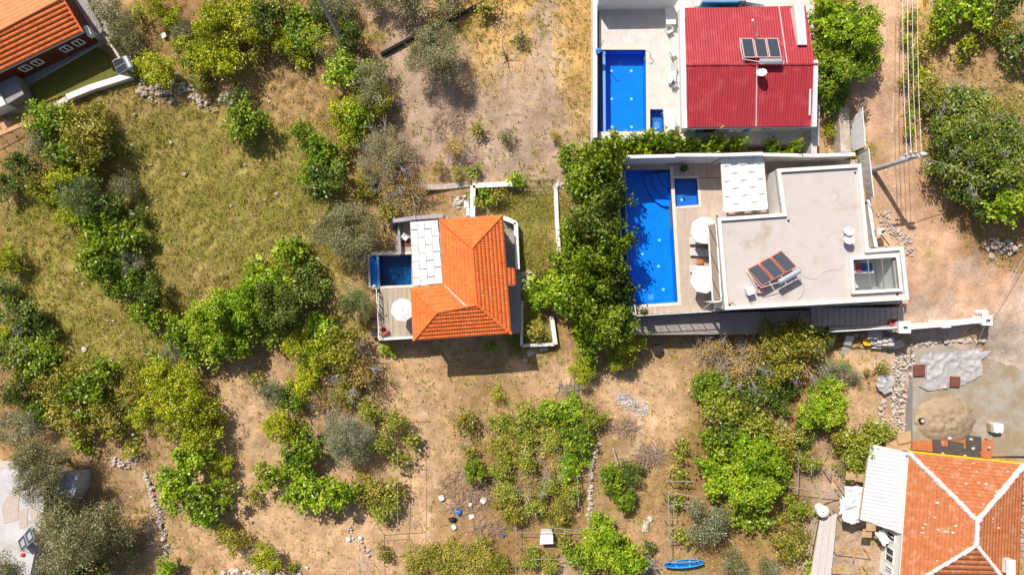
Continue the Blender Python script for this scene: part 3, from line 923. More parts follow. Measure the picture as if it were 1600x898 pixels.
p2 = lerp(lerp(S4[0], S4[1], .25), lerp(S4[3], S4[2], .25), .27)
MB().box((p2.x, p2.y, ZD + .05), .5, 1.0, 2.25).build('step', M['white2'], st)
cloth('crimson towel beside the blue one under the skylight', (p2.x + .1, p2.y, ZD + 2.32), .45, .8, M['pink'])

# narrow balcony frame along the pool side of the villa
bf = thing('balcony_canopy', P(1114,410,ZD), 'narrow grey metal balcony frame with mesh beside the roof edge', 'frame')
zf = 7.0
c4 = PP([(1106,349),(1119,347),(1127,470),(1114,472)], zf)
fm = MB()
for i in range(4): fm.bar(c4[i], c4[(i + 1) % 4], .12, .12)
fm.build('frame', M['white'], bf)
for i in range(4): MB().box((c4[i].x, c4[i].y, ZD + .004), .1, .1, zf - ZD - .12).build('post', M['white'], bf)
MB().slab([lerp(lerp(c4[0], c4[1], u), lerp(c4[3], c4[2], u), v_) - Vector((0, 0, .08)) for u, v_ in ((.08, .02), (.92, .02), (.92, .98), (.08, .98))], .015).build('mesh_panel', M['grating'], bf)
dm = MB()
for k in range(3):
    a = lerp(c4[0], c4[3], k / 3 + .02); b = lerp(c4[1], c4[2], (k + 1) / 3 - .02)
    dm.bar(a, b, .04, .04)
dm.build('brace', M['dark'], bf)

# woven white pergola
pg = thing('pergola', P(1160,290,ZD), 'white pergola of woven canvas strips behind the flat roof', 'pergola')
zp = 6.7
q4 = PP([(1127,248),(1192,244),(1199,326),(1132,331)], zp)
for (u, v_) in ((0.01, .01), (.99, .01), (.99, .99), (.01, .99)):
    p = lerp(lerp(q4[0], q4[1], u), lerp(q4[3], q4[2], u), v_)
    MB().box((p.x, p.y, ZD + .004), .14, .14, zp - ZD - .14).build('post', M['white2'], pg)
for i in range(4): MB().bar(q4[i], q4[(i + 1) % 4], .12, .14).build('beam', M['white2'], pg)
NC, NR = 5, 7
for i in range(1, NC): MB().bar(lerp(q4[0], q4[1], i / NC) - Vector((0, 0, .0)), lerp(q4[3], q4[2], i / NC), .07, .06).build('slat', M['white2'], pg)
for j in range(NR):
    for i in range(NC):
        up = .02 if (i + j) % 2 == 0 else -.045
        n = 4
        vv = []; ff = []
        for b in range(2):
            for a in range(n + 1):
                u = (i + .04 + .92 * a / n) / NC; v_ = (j + (.03 if b == 0 else .97)) / NR
                p = lerp(lerp(q4[0], q4[1], u), lerp(q4[3], q4[2], u), v_)
                vv.append((p.x, p.y, p.z + up * math.sin(math.pi * (a + .0) / n) * 1.6 + up * .5 - (.02 if b else 0)))
        for a in range(n): ff.append((a, n + 1 + a, n + 2 + a, a + 1))
        MB().add(vv, ff).build('canvas_panel', M['canvas'], pg)

def parasol(label, px, py, ztop, zbase, r, group=None, tilt=0.0):
    p = P(px, py, ztop)
    t = thing('parasol', (p.x, p.y, zbase), label, 'parasol', group)
    n = 8; vv = [(p.x, p.y, ztop + .32)]; ff = []
    a0 = .2
    for k in range(n * 2):
        a = a0 + math.pi * k / n
        rr = r if k % 2 == 0 else r * .945
        for (f, dz) in ((.5, .19), (1.0, 0.0 if k % 2 == 0 else .03)):
            vv.append((p.x + rr * f * math.cos(a), p.y + rr * f * math.sin(a), ztop + dz))
    m2 = n * 2
    for k in range(m2):
        j = (k + 1) % m2
        ff.append((0, 1 + 2 * k, 1 + 2 * j)); ff.append((1 + 2 * k, 2 + 2 * k, 2 + 2 * j, 1 + 2 * j))
    # short valance
    b = len(vv)
    for k in range(m2):
        x, y, z = vv[2 + 2 * k]; vv.append((x, y, z - .12))
    for k in range(m2):
        j = (k + 1) % m2
        ff.append((2 + 2 * k, b + k, b + j, 2 + 2 * j))
    c = MB().add(vv, ff).build('canopy', M['canvas'], t)
    MB().tube([(p.x, p.y, ztop + .3), (p.x, p.y, ztop + .42)], [.06, .03], 8).build('finial', M['white2'], c)
    MB().tube([(p.x, p.y, zbase), (p.x, p.y, ztop + .3)], .028, 8).build('pole', M['metalgrey'], t)
    for k in range(n):
        a = a0 + 2 * math.pi * k / n
        MB().tube([(p.x, p.y, ztop + .28), (p.x + r * .98 * math.cos(a), p.y + r * .98 * math.sin(a), ztop - .02)], .012, 4).build('rib', M['metalgrey'], t)
    MB().disc((p.x, p.y, zbase + .002), .28, .08, 14).build('base', M['dark'], t)
    return t
parasol('white parasol over the loungers nearest the woven pergola', 1100, 360, 6.35, ZD, 1.22)
parasol('white parasol standing past the small orange side table', 1100, 437, 6.35, ZD, 1.22)

def lounger(label, px, py, z, rz, L=1.95, wd=.62, mat=None, group=None):
    p = P(px, py, z)
    t = thing('sun_lounger', p, label, 'sun lounger', group)
    ca, sa = math.cos(rz), math.sin(rz)
    def W_(x, y, zz): return (p.x + ca * x - sa * y, p.y + sa * x + ca * y, z + zz)
    f = MB()
    for sy in (-1, 1): f.bar(W_(-L / 2, sy * wd / 2, .30), W_(L / 2, sy * wd / 2, .30), .05, .06)
    for sx in (-1, 1): f.bar(W_(sx * L / 2, -wd / 2, .298), W_(sx * L / 2, wd / 2, .298), .05, .06)
    f.build('frame', M['white2'], t)
    for sx in (-.45, .45):
        for sy in (-.5, .5):
            MB().box(W_(sx * L, sy * wd * .94, 0.004), .05, .05, .24, rz).build('leg', M['white2'], t)
    MB().slab([W_(-L / 2, -wd / 2 + .02, .38), W_(L * .15, -wd / 2 + .02, .38), W_(L * .15, wd / 2 - .02, .38), W_(-L / 2, wd / 2 - .02, .38)], .075).build('mattress', mat or M['mattress'], t)
    MB().slab([W_(L * .155, -wd / 2 + .02, .38), W_(L / 2, -wd / 2 + .02, .72), W_(L / 2, wd / 2 - .02, .72), W_(L * .155, wd / 2 - .02, .38)], .075).build('backrest', mat or M['mattress'], t)
    return t
lounger('pale grey sun lounger beside the upper white parasol', 1093, 377, ZD, 0)
lounger('pale grey sun lounger next to the orange side table', 1094, 395, ZD, -.05)
lounger('pale grey sun lounger half under the parasol past the side table', 1094, 421, ZD, -.05)
def slat_table(label, px, py, z, sx, sy, h, mat, rz=0):
    p = P(px, py, z)
    t = thing('side_table', p, label, 'table')
    for k in range(4):
        y = (k - 1.5) * sy / 4
        MB().box((p.x - math.sin(rz) * y, p.y + math.cos(rz) * y, z + h - .03), sx, sy / 4 - .02, .03, rz).build('slat', mat, t)
    for ax in (-1, 1):
        for ay in (-1, 1):
            x, y = ax * sx * .42, ay * sy * .4
            MB().box((p.x + math.cos(rz) * x - math.sin(rz) * y, p.y + math.sin(rz) * x + math.cos(rz) * y, z + .004), .04, .04, h - .036, rz).build('leg', mat, t)
slat_table('small orange wooden side table between the grey loungers', 1092, 409, ZD, .52, .48, .45, M['orangewood'], -.2)

# ---- solar water heaters
def solar(label, quad_px, zl, zh, z0, n, framemat, tank=(.25, .95), tank_off=.42, tr=.24, group=None, name='solar_water_heater', panelmat=None):
    """quad: low-left, low-right, high-right, high-left in the photo"""
    ql = [P(*quad_px[0], zl), P(*quad_px[1], zl), P(*quad_px[2], zh), P(*quad_px[3], zh)]
    c = sum(ql, Vector((0, 0, 0))) / 4
    t = thing(name, (c.x, c.y, z0), label, 'solar heater', group)
    for k in range(n):
        f0, f1 = k / n + .012, (k + 1) / n - .012
        a, b, d, e = lerp(ql[0], ql[1], f0), lerp(ql[0], ql[1], f1), lerp(ql[3], ql[2], f1), lerp(ql[3], ql[2], f0)
        nn = (b - a).cross(e - a).normalized()
        if nn.z < 0: nn = -nn
        pb = MB().slab([a, b, d, e], .07).build('collector', framemat, t)
        i0 = .055 * n / n
        gq = [lerp(lerp(a, b, u), lerp(e, d, u), v_) + nn * .006 for u, v_ in ((.06, .03), (.94, .03), (.94, .97), (.06, .97))]
        mbq = MB(); mbq.quad(*gq); mbq.build('glass', panelmat or M['panel'], pb)
    up = (ql[3] - ql[0]); up.z = 0; up.normalize()
    for f in (.06, .94):
        lo = lerp(ql[0], ql[1], f); hi = lerp(ql[3], ql[2], f)
        lg = MB(); lg.tube([(lo.x, lo.y, z0 + .004), lo - Vector((0, 0, .07))], .025, 6); lg.build('leg', framemat, t)
        lg = MB(); lg.tube([(hi.x, hi.y, z0 + .004), hi - Vector((0, 0, .07))], .025, 6); lg.build('leg', framemat, t)
        bk = hi + up * .9; bk.z = z0 + .004
        MB().tube([bk, hi - Vector((0, 0, .1))], .022, 6).build('brace', framemat, t)
    if tank:
        a = lerp(ql[3], ql[2], tank[0]) + up * tank_off; b = lerp(ql[3], ql[2], tank[1]) + up * tank_off
        a.z = b.z = zh - .02
        d = (b - a).normalized()
        tk = MB().tube([a - d * .05, a, b, b + d * .05], [tr * .7, tr, tr, tr * .7], 18).build('tank', M['steel'], t, smooth=False)
        for f in (.2, .8):
            p = lerp(a, b, f)
            MB().tube([p - d * .012, p + d * .012], tr * 1.03, 18).build('strap', M['galv'], tk)
            MB().tube([(p.x, p.y, z0 + .004), (p.x, p.y, p.z - tr)], .03, 6).build('tank_leg', M['galv'], t)
        pp = [ql[2] + Vector((.05, 0, 0)), ql[2] + Vector((.25, -.15, -.2)), lerp(ql[2], b, .6) + Vector((.28, -.3, -.3)), b + d * .05]
        MB().tube(pp, .03, 6).build('pipe', M['white2'], t)
        pp = [ql[0] + Vector((-.05, 0, 0)), lerp(ql[0], ql[3], .5) + Vector((-.14, -.02, .02)), ql[3] + Vector((-.02, -.12, -.1)), a - d * .05]
        MB().tube(pp, .03, 6).build('pipe', M['white2'], t)
    return t
zr = ZR - .22
solar('three tilted dark solar panels in orange frames on the flat roof', [(1167,421),(1222,391),(1246,416),(1190,447)], zr + .35, zr + 1.35, zr, 3, M['panelframe'], tank=(.42, .98))

def dish(label, px, py, z, r, z0, az, name='satellite_dish', el=.75):
    p = P(px, py, z)
    t = thing(name, (p.x, p.y, z0), label, 'satellite dish')
    d = Vector((math.cos(az) * math.cos(el), math.sin(az) * math.cos(el), math.sin(el)))
    x = d.cross(Vector((0, 0, 1))).normalized(); y = x.cross(d)
    vv = [tuple(p - d * .12)]; ff = []; n = 16
    for ring_, (f, o_) in enumerate(((.5, -.085), (1.0, 0.0))):
        for k in range(n):
            a = 2 * math.pi * k / n
            vv.append(tuple(p + (x * math.cos(a) + y * math.sin(a) * 1.1) * r * f + d * o_))
    for k in range(n):
        j = (k + 1) % n
        ff.append((0, 1 + k, 1 + j)); ff.append((1 + k, 1 + n + k, 1 + n + j, 1 + j))
    MB().add(vv, ff).build('reflector', M['white2'], t, smooth=True)
    e = p + d * r * .95
    MB().tube([p - y * r * .98, e], .018, 5).build('feed_arm', M['metalgrey'], t)
    MB().tube([e - d * .07, e + d * .06], .045, 8).build('feed_horn', M['dark'], t)
    MB().tube([(p.x, p.y, z0 + .004), (p.x, p.y, p.z - .2), tuple(p - d * .13)], .03, 6).build('mast', M['metalgrey'], t)
    MB().disc((p.x, p.y, z0 + .003), .18, .03, 10).build('foot', M['metalgrey'], t)
    return t
dish('white satellite dish on the flat roof, the one nearer the lane wall', 1327, 361, zr + .8, .40, zr, 2.1, el=1.0)
dish('white satellite dish on the flat roof, the one nearer the skylight', 1327, 374, zr + .8, .42, zr, 2.3, el=1.0)
def flue(label, px, py, z, w, h, mat, capmat):
    p = P(px, py, z + h)
    t = thing('chimney', (p.x, p.y, z), label, 'chimney')
    MB().box((p.x, p.y, z + .003), w, w, h - .08, .35).build('stack', mat, t)
    MB().box((p.x, p.y, z + h - .078), w + .12, w + .12, .078, .35).build('cap', capmat, t)
flue('square white chimney block beside the orange-framed solar panels', 1173, 454, zr, .55, .9, M['white2'], M['white2'])
p = P(1186,452,zr)
t = thing('roof_crate', p, 'open pinkish crate between chimney block and solar panels', 'crate')
for dx, dy, sx, sy in ((-.3, 0, .04, .6), (.3, 0, .04, .6), (0, -.3, .56, .04), (0, .3, .56, .04)):
    MB().box((p.x + dx, p.y + dy, zr + .004), sx, sy, .42).build('side_board', M['pinkframe'], t)
MB().box((p.x, p.y, zr + .004), .54, .54, .04).build('bottom_board', M['pinkframe'], t)
def cable(label, pts, r, mat, name='cable', cat='cable', group=None):
    # Catmull-Rom through the points
    pts = [Vector(q) for q in pts]; out = []
    for i in range(len(pts) - 1):
        p0, p1, p2, p3 = pts[max(i - 1, 0)], pts[i], pts[i + 1], pts[min(i + 2, len(pts) - 1)]
        for k in range(6):
            s_ = k / 6
            out.append(.5 * ((2 * p1) + (p2 - p0) * s_ + (2 * p0 - 5 * p1 + 4 * p2 - p3) * s_ * s_ + (3 * p1 - p0 - 3 * p2 + p3) * s_ ** 3))
    out.append(pts[-1])
    return MB().tube(out, r, 5).build(name, mat, None, smooth=True, label=label, cat=cat, group=group)
cable('thin grey cable snaking over the flat roof to the solar heater', [P(a, b, zr + .02) for a, b in ((1251,428),(1262,434),(1275,435),(1284,427),(1296,422),(1312,421),(1320,410))], .022, M['galv'])
cable('thick grey hose looping beside the solar heater tank', [P(a, b, zr + .05) for a, b in ((1246,438),(1254,442),(1256,452),(1252,462),(1246,467))], .035, M['galv'], name='hose', cat='hose')
for k, (a, b, w_) in enumerate(((1143,472,.28),(1147,476,.2),(1174,473,.25))):
    p = P(a, b, zr + .01)
    MB().box(p, w_, .16, .08, .6 * k + .4).build('brick_piece', M['card'], None, label=['tan brick offcut lying in the flat roof corner', 'small brick fragment beside the tan offcut in the roof corner', 'tan brick offcut below the white chimney block'][k], cat='brick')

# fences and walls around villa D
nw = garden_wall([(978,245),(1055,243.5)], ZD - 1, ZD + 3.3, .2, M['white'], 'tall white wall at the end of the long pool', cap=M['white2'])
nw = garden_wall([(1055.5,242),(1130,242),(1192,240)], ZD - 1, ZD + 3.5, .2, M['white'], 'white boundary wall behind the small square pool', cap=M['white2'])
nw = garden_wall([(1193,241.5),(1270,243),(1336,241)], ZD - 1, ZD + 3.3, .2, M['wall'], 'stained pale boundary wall behind the flat roof', cap=M['white2'])
def sheet_fence(label, top_px, ztop, zbot, mat, name='sheet_fence', rib=.2):
    w = PP(top_px, ztop)
    t = thing(name, (w[0].x, w[0].y, zbot), label, 'fence')
    for a, b in zip(w[:-1], w[1:]):
        d = b - a; L_ = d.length; n = max(2, int(L_ / rib)); dn = d.normalized(); nn = Vector((-dn.y, dn.x, 0))
        vv = []; ff = []
        for k in range(n * 2 + 1):
            p = a + d * (k / (2 * n)) + nn * (.006 if k % 2 else -.006)
            vv += [(p.x, p.y, zbot), (p.x, p.y, p.z)]
        for k in range(n * 2): ff.append((2 * k, 2 * k + 2, 2 * k + 3, 2 * k + 1))
        MB().add(vv, ff).build('sheet', mat, t)
        MB().bar(a + Vector((0, 0, .03)), b + Vector((0, 0, .03)), .07, .05).build('top_rail', M['white2'], t)
    for p in w: MB().tube([(p.x, p.y, zbot), (p.x, p.y, p.z)], .04, 6).build('post', M['galv'], t)
    return t
def leaning_sheet(label, low, high, zl, zh, mat, n=5):
    lo = PP(low, zl); hi = PP(high, zh)
    t = thing('sheet_fence', (lo[0].x, lo[0].y, zl), label, 'fence')
    for k in range(n):
        f0, f1 = k / n + .003, (k + 1) / n - .003
        MB().slab([lerp(lo[0], lo[1], f0), lerp(lo[0], lo[1], f1), lerp(hi[0], hi[1], f1), lerp(hi[0], hi[1], f0)], .03).build('sheet', mat, t)
    MB().bar(hi[0] + Vector((0, 0, .05)), hi[1] + Vector((0, 0, .05)), .08, .06).build('top_rail', M['white2'], t)
    for p in hi: MB().tube([(p.x, p.y, zl - .6), (p.x, p.y, p.z - .02)], .045, 6).build('post', M['galv'], t)
leaning_sheet('smooth white sheet-metal fence along the lane', [(1325,196),(1330,238)], [(1347,166),(1352,229)], ZD + .1, ZD + 1.9, M['metalwhite'], 3)
leaning_sheet('pale sheet-metal fence section beside the concrete utility pole', [(1340,240),(1354,308)], [(1357,232),(1365,307)], ZD + .3, ZD + 2.4, M['metalwhite'], 6)
t = garden_wall([(1357,312),(1362,345),(1369,385)], ZD - 1, ZD + .9, .22, M['wall'], 'low pale wall along the lane beside the flat roof', cap=M['white2'])
t = thing('meter_box', P(1372,362,ZD + .9), 'pale meter box on the lane-side wall near the satellite dishes', 'meter box')
p = P(1372,362,ZD + .9)
MB().box(p, .75, .6, .5, .1).build('case', M['wall'], t)
MB().tube([(p.x + .1, p.y - .05, p.z + .5), (p.x + .1, p.y - .05, p.z + .62)], .09, 8).build('conduit_cap', M['dark'], t)
MB().tube([(p.x + .25, p.y + .05, p.z + .5), (p.x + .25, p.y + .05, p.z + .60)], .07, 8).build('conduit_cap', M['dark'], t)
MB().tube([(p.x + .2, p.y - .3, p.z + .1), (p.x + 1.3, p.y - 1.2, p.z - .5)], .05, 6).build('conduit', M['dark'], t)
# glass balustrade along the pool terrace's lower side
def balustrade(label, top_px, ztop, zb, panel=1.2, mat=None, name='glass_balustrade'):
    w = PP(top_px, ztop)
    t = thing(name, (w[0].x, w[0].y, zb), label, 'balustrade')
    for a, b in zip(w[:-1], w[1:]):
        d = b - a; n = max(1, round(d.length / panel))
        MB().bar(a, b, .07, .05).build('handrail', mat or M['white2'], t)
        for k in range(n + 1):
            p = lerp(a, b, k / n)
            MB().box((p.x, p.y, zb + .003), .06, .06, ztop - zb - .055, math.atan2(d.y, d.x)).build('post', mat or M['white2'], t)
        for k in range(n):
            p = lerp(a, b, k / n + .06); q = lerp(a, b, (k + 1) / n - .06)
            MB().quad((p.x, p.y, zb + .1), (q.x, q.y, zb + .1), (q.x, q.y, ztop - .06), (p.x, p.y, ztop - .06)).build('pane', M['glass'], t)
    return t
balustrade('white-railed glass balustrade at the foot of the pool terrace', [(996,493),(1117,486),(1172,482)], ZD + .9, ZD)
balustrade('short glass balustrade at the corner planter of the pool terrace', [(992,477),(994,493)], ZD + .9, ZD)
cable('thin guy line over the terrace near the lower parasol', [P(1090,488,ZD + .95), P(1114,471,6.9)], .025, M['white2'], name='guy_line', cat='line')
t = thing('bar_post', P(1117,480,ZD), 'white post and rail between terrace and villa corner', 'post')
a = P(1116,471,6.9); MB().box((a.x, a.y, ZD + .004), .1, .1, 2.9).build('post', M['white2'], t)
MB().bar(P(1116,471,6.9), P(1118,487,ZD + .92), .07, .07).build('rail', M['white2'], t)
# lower path, steps and railing on the shaded side
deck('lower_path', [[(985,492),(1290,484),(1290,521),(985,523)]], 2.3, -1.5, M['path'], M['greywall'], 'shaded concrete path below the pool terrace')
sp = thing('outdoor_steps', P(1330,500,2.0), 'shaded flight of wide stone steps below the skylight', 'steps')
NS = 16
for k in range(NS):
    x0 = 1268 + k * 9.0; z = 2.35 + (k + 1) * (ZD - 2.35) / NS
    MB().prism(PP([(x0,480),(x0 + 9.0,480),(x0 + 8.6,509),(x0 - .4,510)], z), 1.0, z).build('step', M['greywood'], sp)
rl = thing('handrail', P(1340,514,3), 'pale tubular handrail along the outdoor stone steps', 'railing')
MB().tube([P(1296,518,3.6), P(1335,516,4.3), P(1402,511.5,5.0)], .06, 8).build('rail', M['white2'], rl)
for f, (a, b, z) in enumerate(((1296,518,3.6),(1335,516,4.3),(1370,513.8,4.7),(1402,511.5,5.0))):
    p = P(a, b, z); MB().tube([(p.x, p.y, 2.2), (p.x, p.y, z)], .035, 6).build('post', M['white2'], rl)
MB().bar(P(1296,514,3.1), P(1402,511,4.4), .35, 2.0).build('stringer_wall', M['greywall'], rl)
def gate_pillar(label, px, py, ztop, zb, w=.75, rz=0):
    p = P(px, py, ztop)
    t = thing('gate_pillar', (p.x, p.y, zb), label, 'pillar')
    MB().box((p.x, p.y, zb), w, w, ztop - zb - .1, rz).build('shaft', M['white'], t)
    MB().box((p.x, p.y, ztop - .1), w + .14, w + .14, .1, rz).build('cap', M['white2'], t)
    for k in (-1, 1):
        MB().tube([(p.x + k * .09, p.y, ztop + .002), (p.x + k * .09, p.y, ztop + .16)], .075, 8).build('lamp', M['dark'], t)
gate_pillar('white gate pillar with dark lamps beside the outdoor steps', 1414, 511, ZD + 1.2, 1.5, .95)
gate_pillar('white gate pillar with dark lamps at the lane end', 1543, 500, ZD + .9, 2.5, .8)
garden_wall([(1421,511),(1480,506),(1536,500)], 1.5, ZD + .6, .34, M['white'], 'low white wall between the two gate pillars', cap=M['white2'])
t = thing('wall_block', P(1478,507,ZD + .6), 'square white block in the middle of the low gate wall', 'block')
p = P(1479,506.5,ZD + .72); MB().box((p.x, p.y, 2), .8, .62, ZD - 1.28, .05).build('block', M['white2'], t)
p = P(1539,488,ZD + .6); t = thing('water_drum', (p.x, p.y, 3.6), 'round white drum behind the lane-end gate pillar', 'drum')
MB().disc((p.x, p.y, 3.6), .25, ZD - 3.0, 14).build('barrel', M['white2'], t); MB().disc((p.x, p.y, ZD + .603), .3, .05, 14).build('lid', M['white'], t)
p = P(1391,503,ZD)
t = thing('flower_pot', p, 'orange-red plant pot on the shaded outdoor steps', 'pot')
MB().tube([p, p + Vector((0, 0, .42))], [.24, .34], 12).build('pot', M['red'], t)
hl = MB()
for k in range(14):
    a = random.random() * 6.28; hl.tube([p + Vector((0, .1, .4)), p + Vector((math.cos(a) * .3, .1 + math.sin(a) * .3, .7))], [.03, .01], 4)
hl.build('leaves', M['dark'], t)

# ------------------------------------------------------------------ villa E (red roof)
deck('tiled_terrace', [
    [(936,-40),(1062,-40),(1062,78),(936,78)],
    [(1009,78),(1062,78),(1062,171),(1010,171)],
    [(1010,171),(1014,171),(1015,205),(1010,206)],
    [(1036,171),(1062,171),(1062,205),(1038,205)],
    [(936,206),(1010,206),(1062,205),(1280,200),(1280,228),(936,216)],
    [(1062,-40),(1290,-40),(1280,200),(1062,205)]], ZE, 0.5, M['deckE'], M['wall'], 'pale tiled terrace of the red-roofed villa')
pool('bright blue pool inside the white wall by the red roof', inset(pq([(946,78),(1009,78),(1010,206),(947,206)], ZE), .012), ZE, 1.4, (M['poolblue'], M['poolblue']),
     lamps=[(.2,.2),(.7,.2),(.2,.55),(.7,.55),(.2,.9),(.7,.9)], drains=[(.42,.1)], skip=(3,), cope=.35)
pool('tiny pale blue pool beside the white canopy sheet', inset(pq([(1014,171),(1036,171),(1038,205),(1015,205)], ZE), .012), ZE, .8, (M['poolblue'], M['poolkid']), drains=[(.65,.65)], coping=False)
t = thing('overflow_channel', P(940,140,ZE - .8), 'dark blue sunken channel between white wall and pool', 'pool channel')
MB().prism(PP([(936.3,78),(942,78),(943,206),(936.3,206)], ZE - .35), ZE - 2, ZE - .9).build('channel_floor', M['pooldeepshade'], t)
MB().prism(PP([(942.2,78.2),(945.8,78.2),(946.8,205.8),(943.2,205.8)], ZE), ZE - 2, ZE - .12).build('overflow_edge', M['poolside'], t)
t = thing('boundary_wall', P(932,100,ZE), 'long white wall between dry field and blue pool', 'wall')
a = PP([(930,-40),(930,215)], ZE + 1.0)
MB().bar(a[0], a[1], .26, 2.6).build('wall_section', M['white2'], t)
MB().bar(a[0] + Vector((0.0, 0, .06)), a[1] + Vector((0.0, 0, .06)), .34, .058).build('coping', M['white2'], t)
p = P(934,81,ZE + 1.1)
t = thing('bucket', p, 'blue bucket hanging at the pool end of the white wall', 'bucket')
MB().tube([p, p + Vector((0, 0, .3))], [.2, .26], 12).build('bucket', M['blue'], t)
MB().tube([p + Vector((-.2, 0, .3)), p + Vector((0, .1, .5)), p + Vector((.2, 0, .3))], .02, 5).build('handle', M['white2'], t)
t = thing('shower_post', P(934,74,ZE), 'thin white shower post at the corner of the white-walled pool', 'post')
a = P(938,76,ZE); MB().tube([(a.x, a.y, ZE + .003), (a.x, a.y, ZE + 2.2), (a.x + .3, a.y + .1, ZE + 2.3)], .035, 6).build('post', M['white2'], t)

ve = thing('villa', P(1170,110,ZE), 'villa with red corrugated roof and blue-trimmed white walls', 'house')
zs, zri, zn = 8.0, 9.1, 8.1
NWc, NEc = P(1069,13,zn), P(1258,10,zn); RW, RE = P(1072,102,zri), P(1274,101,zri); SWc, SEc = P(1073,199,zs), P(1271,197,zs)
tile_face('roof_sheet', [NWc, NEc, RE, RW], M['redmetal'], ve, pu=.22, pv=9, au=.05, step=0)
tile_face('roof_sheet', [SWc, SEc, RE, RW], M['redmetal'], ve, pu=.22, pv=9, au=.05, step=0)
ridge('ridge_cap', RW, RE, M['redmetal'], ve, r=.13, seg=2.0, lift=.02)
MB().slab([NWc - Vector((0, 0, .06)), NEc - Vector((0, 0, .06)), RE - Vector((0, 0, .06)), RW - Vector((0, 0, .06))], .12).build('roof_deck', M['white2'], ve)
MB().slab([RW - Vector((0, 0, .06)), RE - Vector((0, 0, .06)), SEc - Vector((0, 0, .06)), SWc - Vector((0, 0, .06))], .12).build('roof_deck', M['white2'], ve)
for k, f in ((0, .545), (1, .78)):
    a, b = (RW, RE), (SWc, SEc)
    if k == 1: a, b = (RW, RE), (NWc, NEc)
    MB().bar(lerp(a[0], a[1], f) + Vector((0, 0, .09)), lerp(b[0], b[1], f) + Vector((0, 0, .09)), .09, .03).build('sheet_seam', M['pinkframe'], ve)
MB().bar(P(1265,140,8.7) + Vector((0, 0, .14)), P(1264,181,8.25) + Vector((0, 0, .14)), .14, .05).build('light_strip', M['white2'], ve)
# parapets at both gable ends
MB().bar(P(1066,12,zn + .25), P(1070,200,zn + .25), .42, .75).build('gable_parapet', M['white2'], ve)
MB().bar(P(1275,94,zri + .12), P(1273,198,zs + .35), .36, .7).build('gable_parapet', M['white2'], ve)
MB().prism(PP([(1241,8),(1256,8),(1261,70),(1247,70)], zri), zn - .3, zri).build('stair_parapet', M['white'], ve)
for i, (a, b, o_) in enumerate(((NWc, SWc, 1), (SWc, SEc, 1), (SEc, NEc, 1), (NEc, NWc, 1))):
    c = (NWc + NEc + SWc + SEc) / 4
    ins = lambda q: q + Vector(((c.x - q.x), (c.y - q.y), 0)).normalized() * .55
    A_, B_ = ins(a), ins(b)
    MB().bar((A_.x, A_.y, 7.75), (B_.x, B_.y, 7.75), .22, 7.75 - ZE - .004).build('wall', M['white2'], ve)
    if i == 1:
        d = (B_ - A_).normalized(); nn = Vector((d.y, -d.x, 0))
        for f0, f1, mt, z0, z1 in ((.10, .16, 'bluepaint', 0, 2.6), (.17, .27, 'brownplate', 0, 2.3), (.53, .58, 'bluepaint', 0, 2.6), (.03, .06, 'bluepaint', 0, 2.6)):
            p0 = lerp(A_, B_, f0) + nn * .13; p1 = lerp(A_, B_, f1) + nn * .13
            MB().bar((p0.x, p0.y, ZE + .01 + z1), (p1.x, p1.y, ZE + .01 + z1), .04, z1 - z0).build('door' if mt == 'brownplate' else 'blue_trim', M[mt], ve)
        p0 = lerp(A_, B_, .40) + nn * .35
        ac = MB().box((p0.x, p0.y, ZE + 1.9), .95, .36, .6).build('air_conditioner', M['white2'], ve)
        MB().tube([(p0.x, p0.y - .185, ZE + 2.2), (p0.x, p0.y - .2, ZE + 2.2)], .22, 14).build('fan_grille', M['metalgrey'], ac)
        window(ve, A_, B_, .30, .37, ZE + .9, ZE + 2.1)
        window(ve, A_, B_, .66, .76, ZE + .9, ZE + 2.1)
    if i == 0:
        window(ve, A_, B_, .35, .47, ZE + .9, ZE + 2.1); window(ve, A_, B_, .65, .77, ZE + .1, ZE + 2.2)
gt = thing('roof_gutter', P(1170,200,7.7), 'pale scalloped gutter under the red roof edge', 'gutter')
MB().tube([P(1073,200.5,7.85), P(1271,198.5,7.85)], .09, 8).build('trough', M['pinkframe'], gt)
MB().tube([P(1076,200.5,7.8), P(1078,204,ZE + .01)], .05, 6).build('downpipe', M['white2'], gt)
# white and blue stair structure behind the roof
t = thing('stair_block', P(1150,0,ZE), 'white and blue outside staircase behind the red roof', 'stairs')
MB().prism(PP([(1098,-14),(1165,-14),(1165,1),(1098,1)], 8.6), ZE, 8.6).build('landing', M['white2'], t)
MB().prism(PP([(1098,1.4),(1160,1.4),(1152,4),(1098,4)], 8.55), ZE, 8.55).build('blue_trim', M['bluepaint'], t)
for k in range(6):
    MB().prism(PP([(1166 + k * 5,-8 + k * 1.5),(1170.6 + k * 5,-7 + k * 1.5),(1170.6 + k * 5,4 + k * .8),(1166 + k * 5,3 + k * .8)], 8.4 - k * .2), ZE, 8.4 - k * .2).build('step', M['white2'], t)
t = thing('wall_stub', P(1092,5,ZE), 'white wall stub at the far corner of the red roof', 'wall')
MB().prism(PP([(1086,-20),(1099,-20),(1099,9),(1086,9)], 7.4), ZE, 7.4).build('wall_section', M['white2'], t)
solar('three dark solar panels and silver tank on the red roof', [(1157,60),(1216,60),(1222,90),(1162,90)], 8.75, 9.65, 8.5, 3, M['pinkframe'], tank=(.42, .98), tank_off=.35)
dish('white satellite dish on the red roof below the silver tank', 1190, 113, 9.75, .42, 9.0, 2.1, el=.95)
an = thing('antenna', P(1184,60,8.6), 'thin white antenna leaning above the red roof solar panels', 'antenna')
MB().tube([P(1184,60,8.7), P(1176,32,10.2)], .035, 6).build('mast', M['white2'], an); MB().tube([P(1184,60,8.7), P(1184,42,9.4)], .025, 6).build('stay', M['white2'], an)
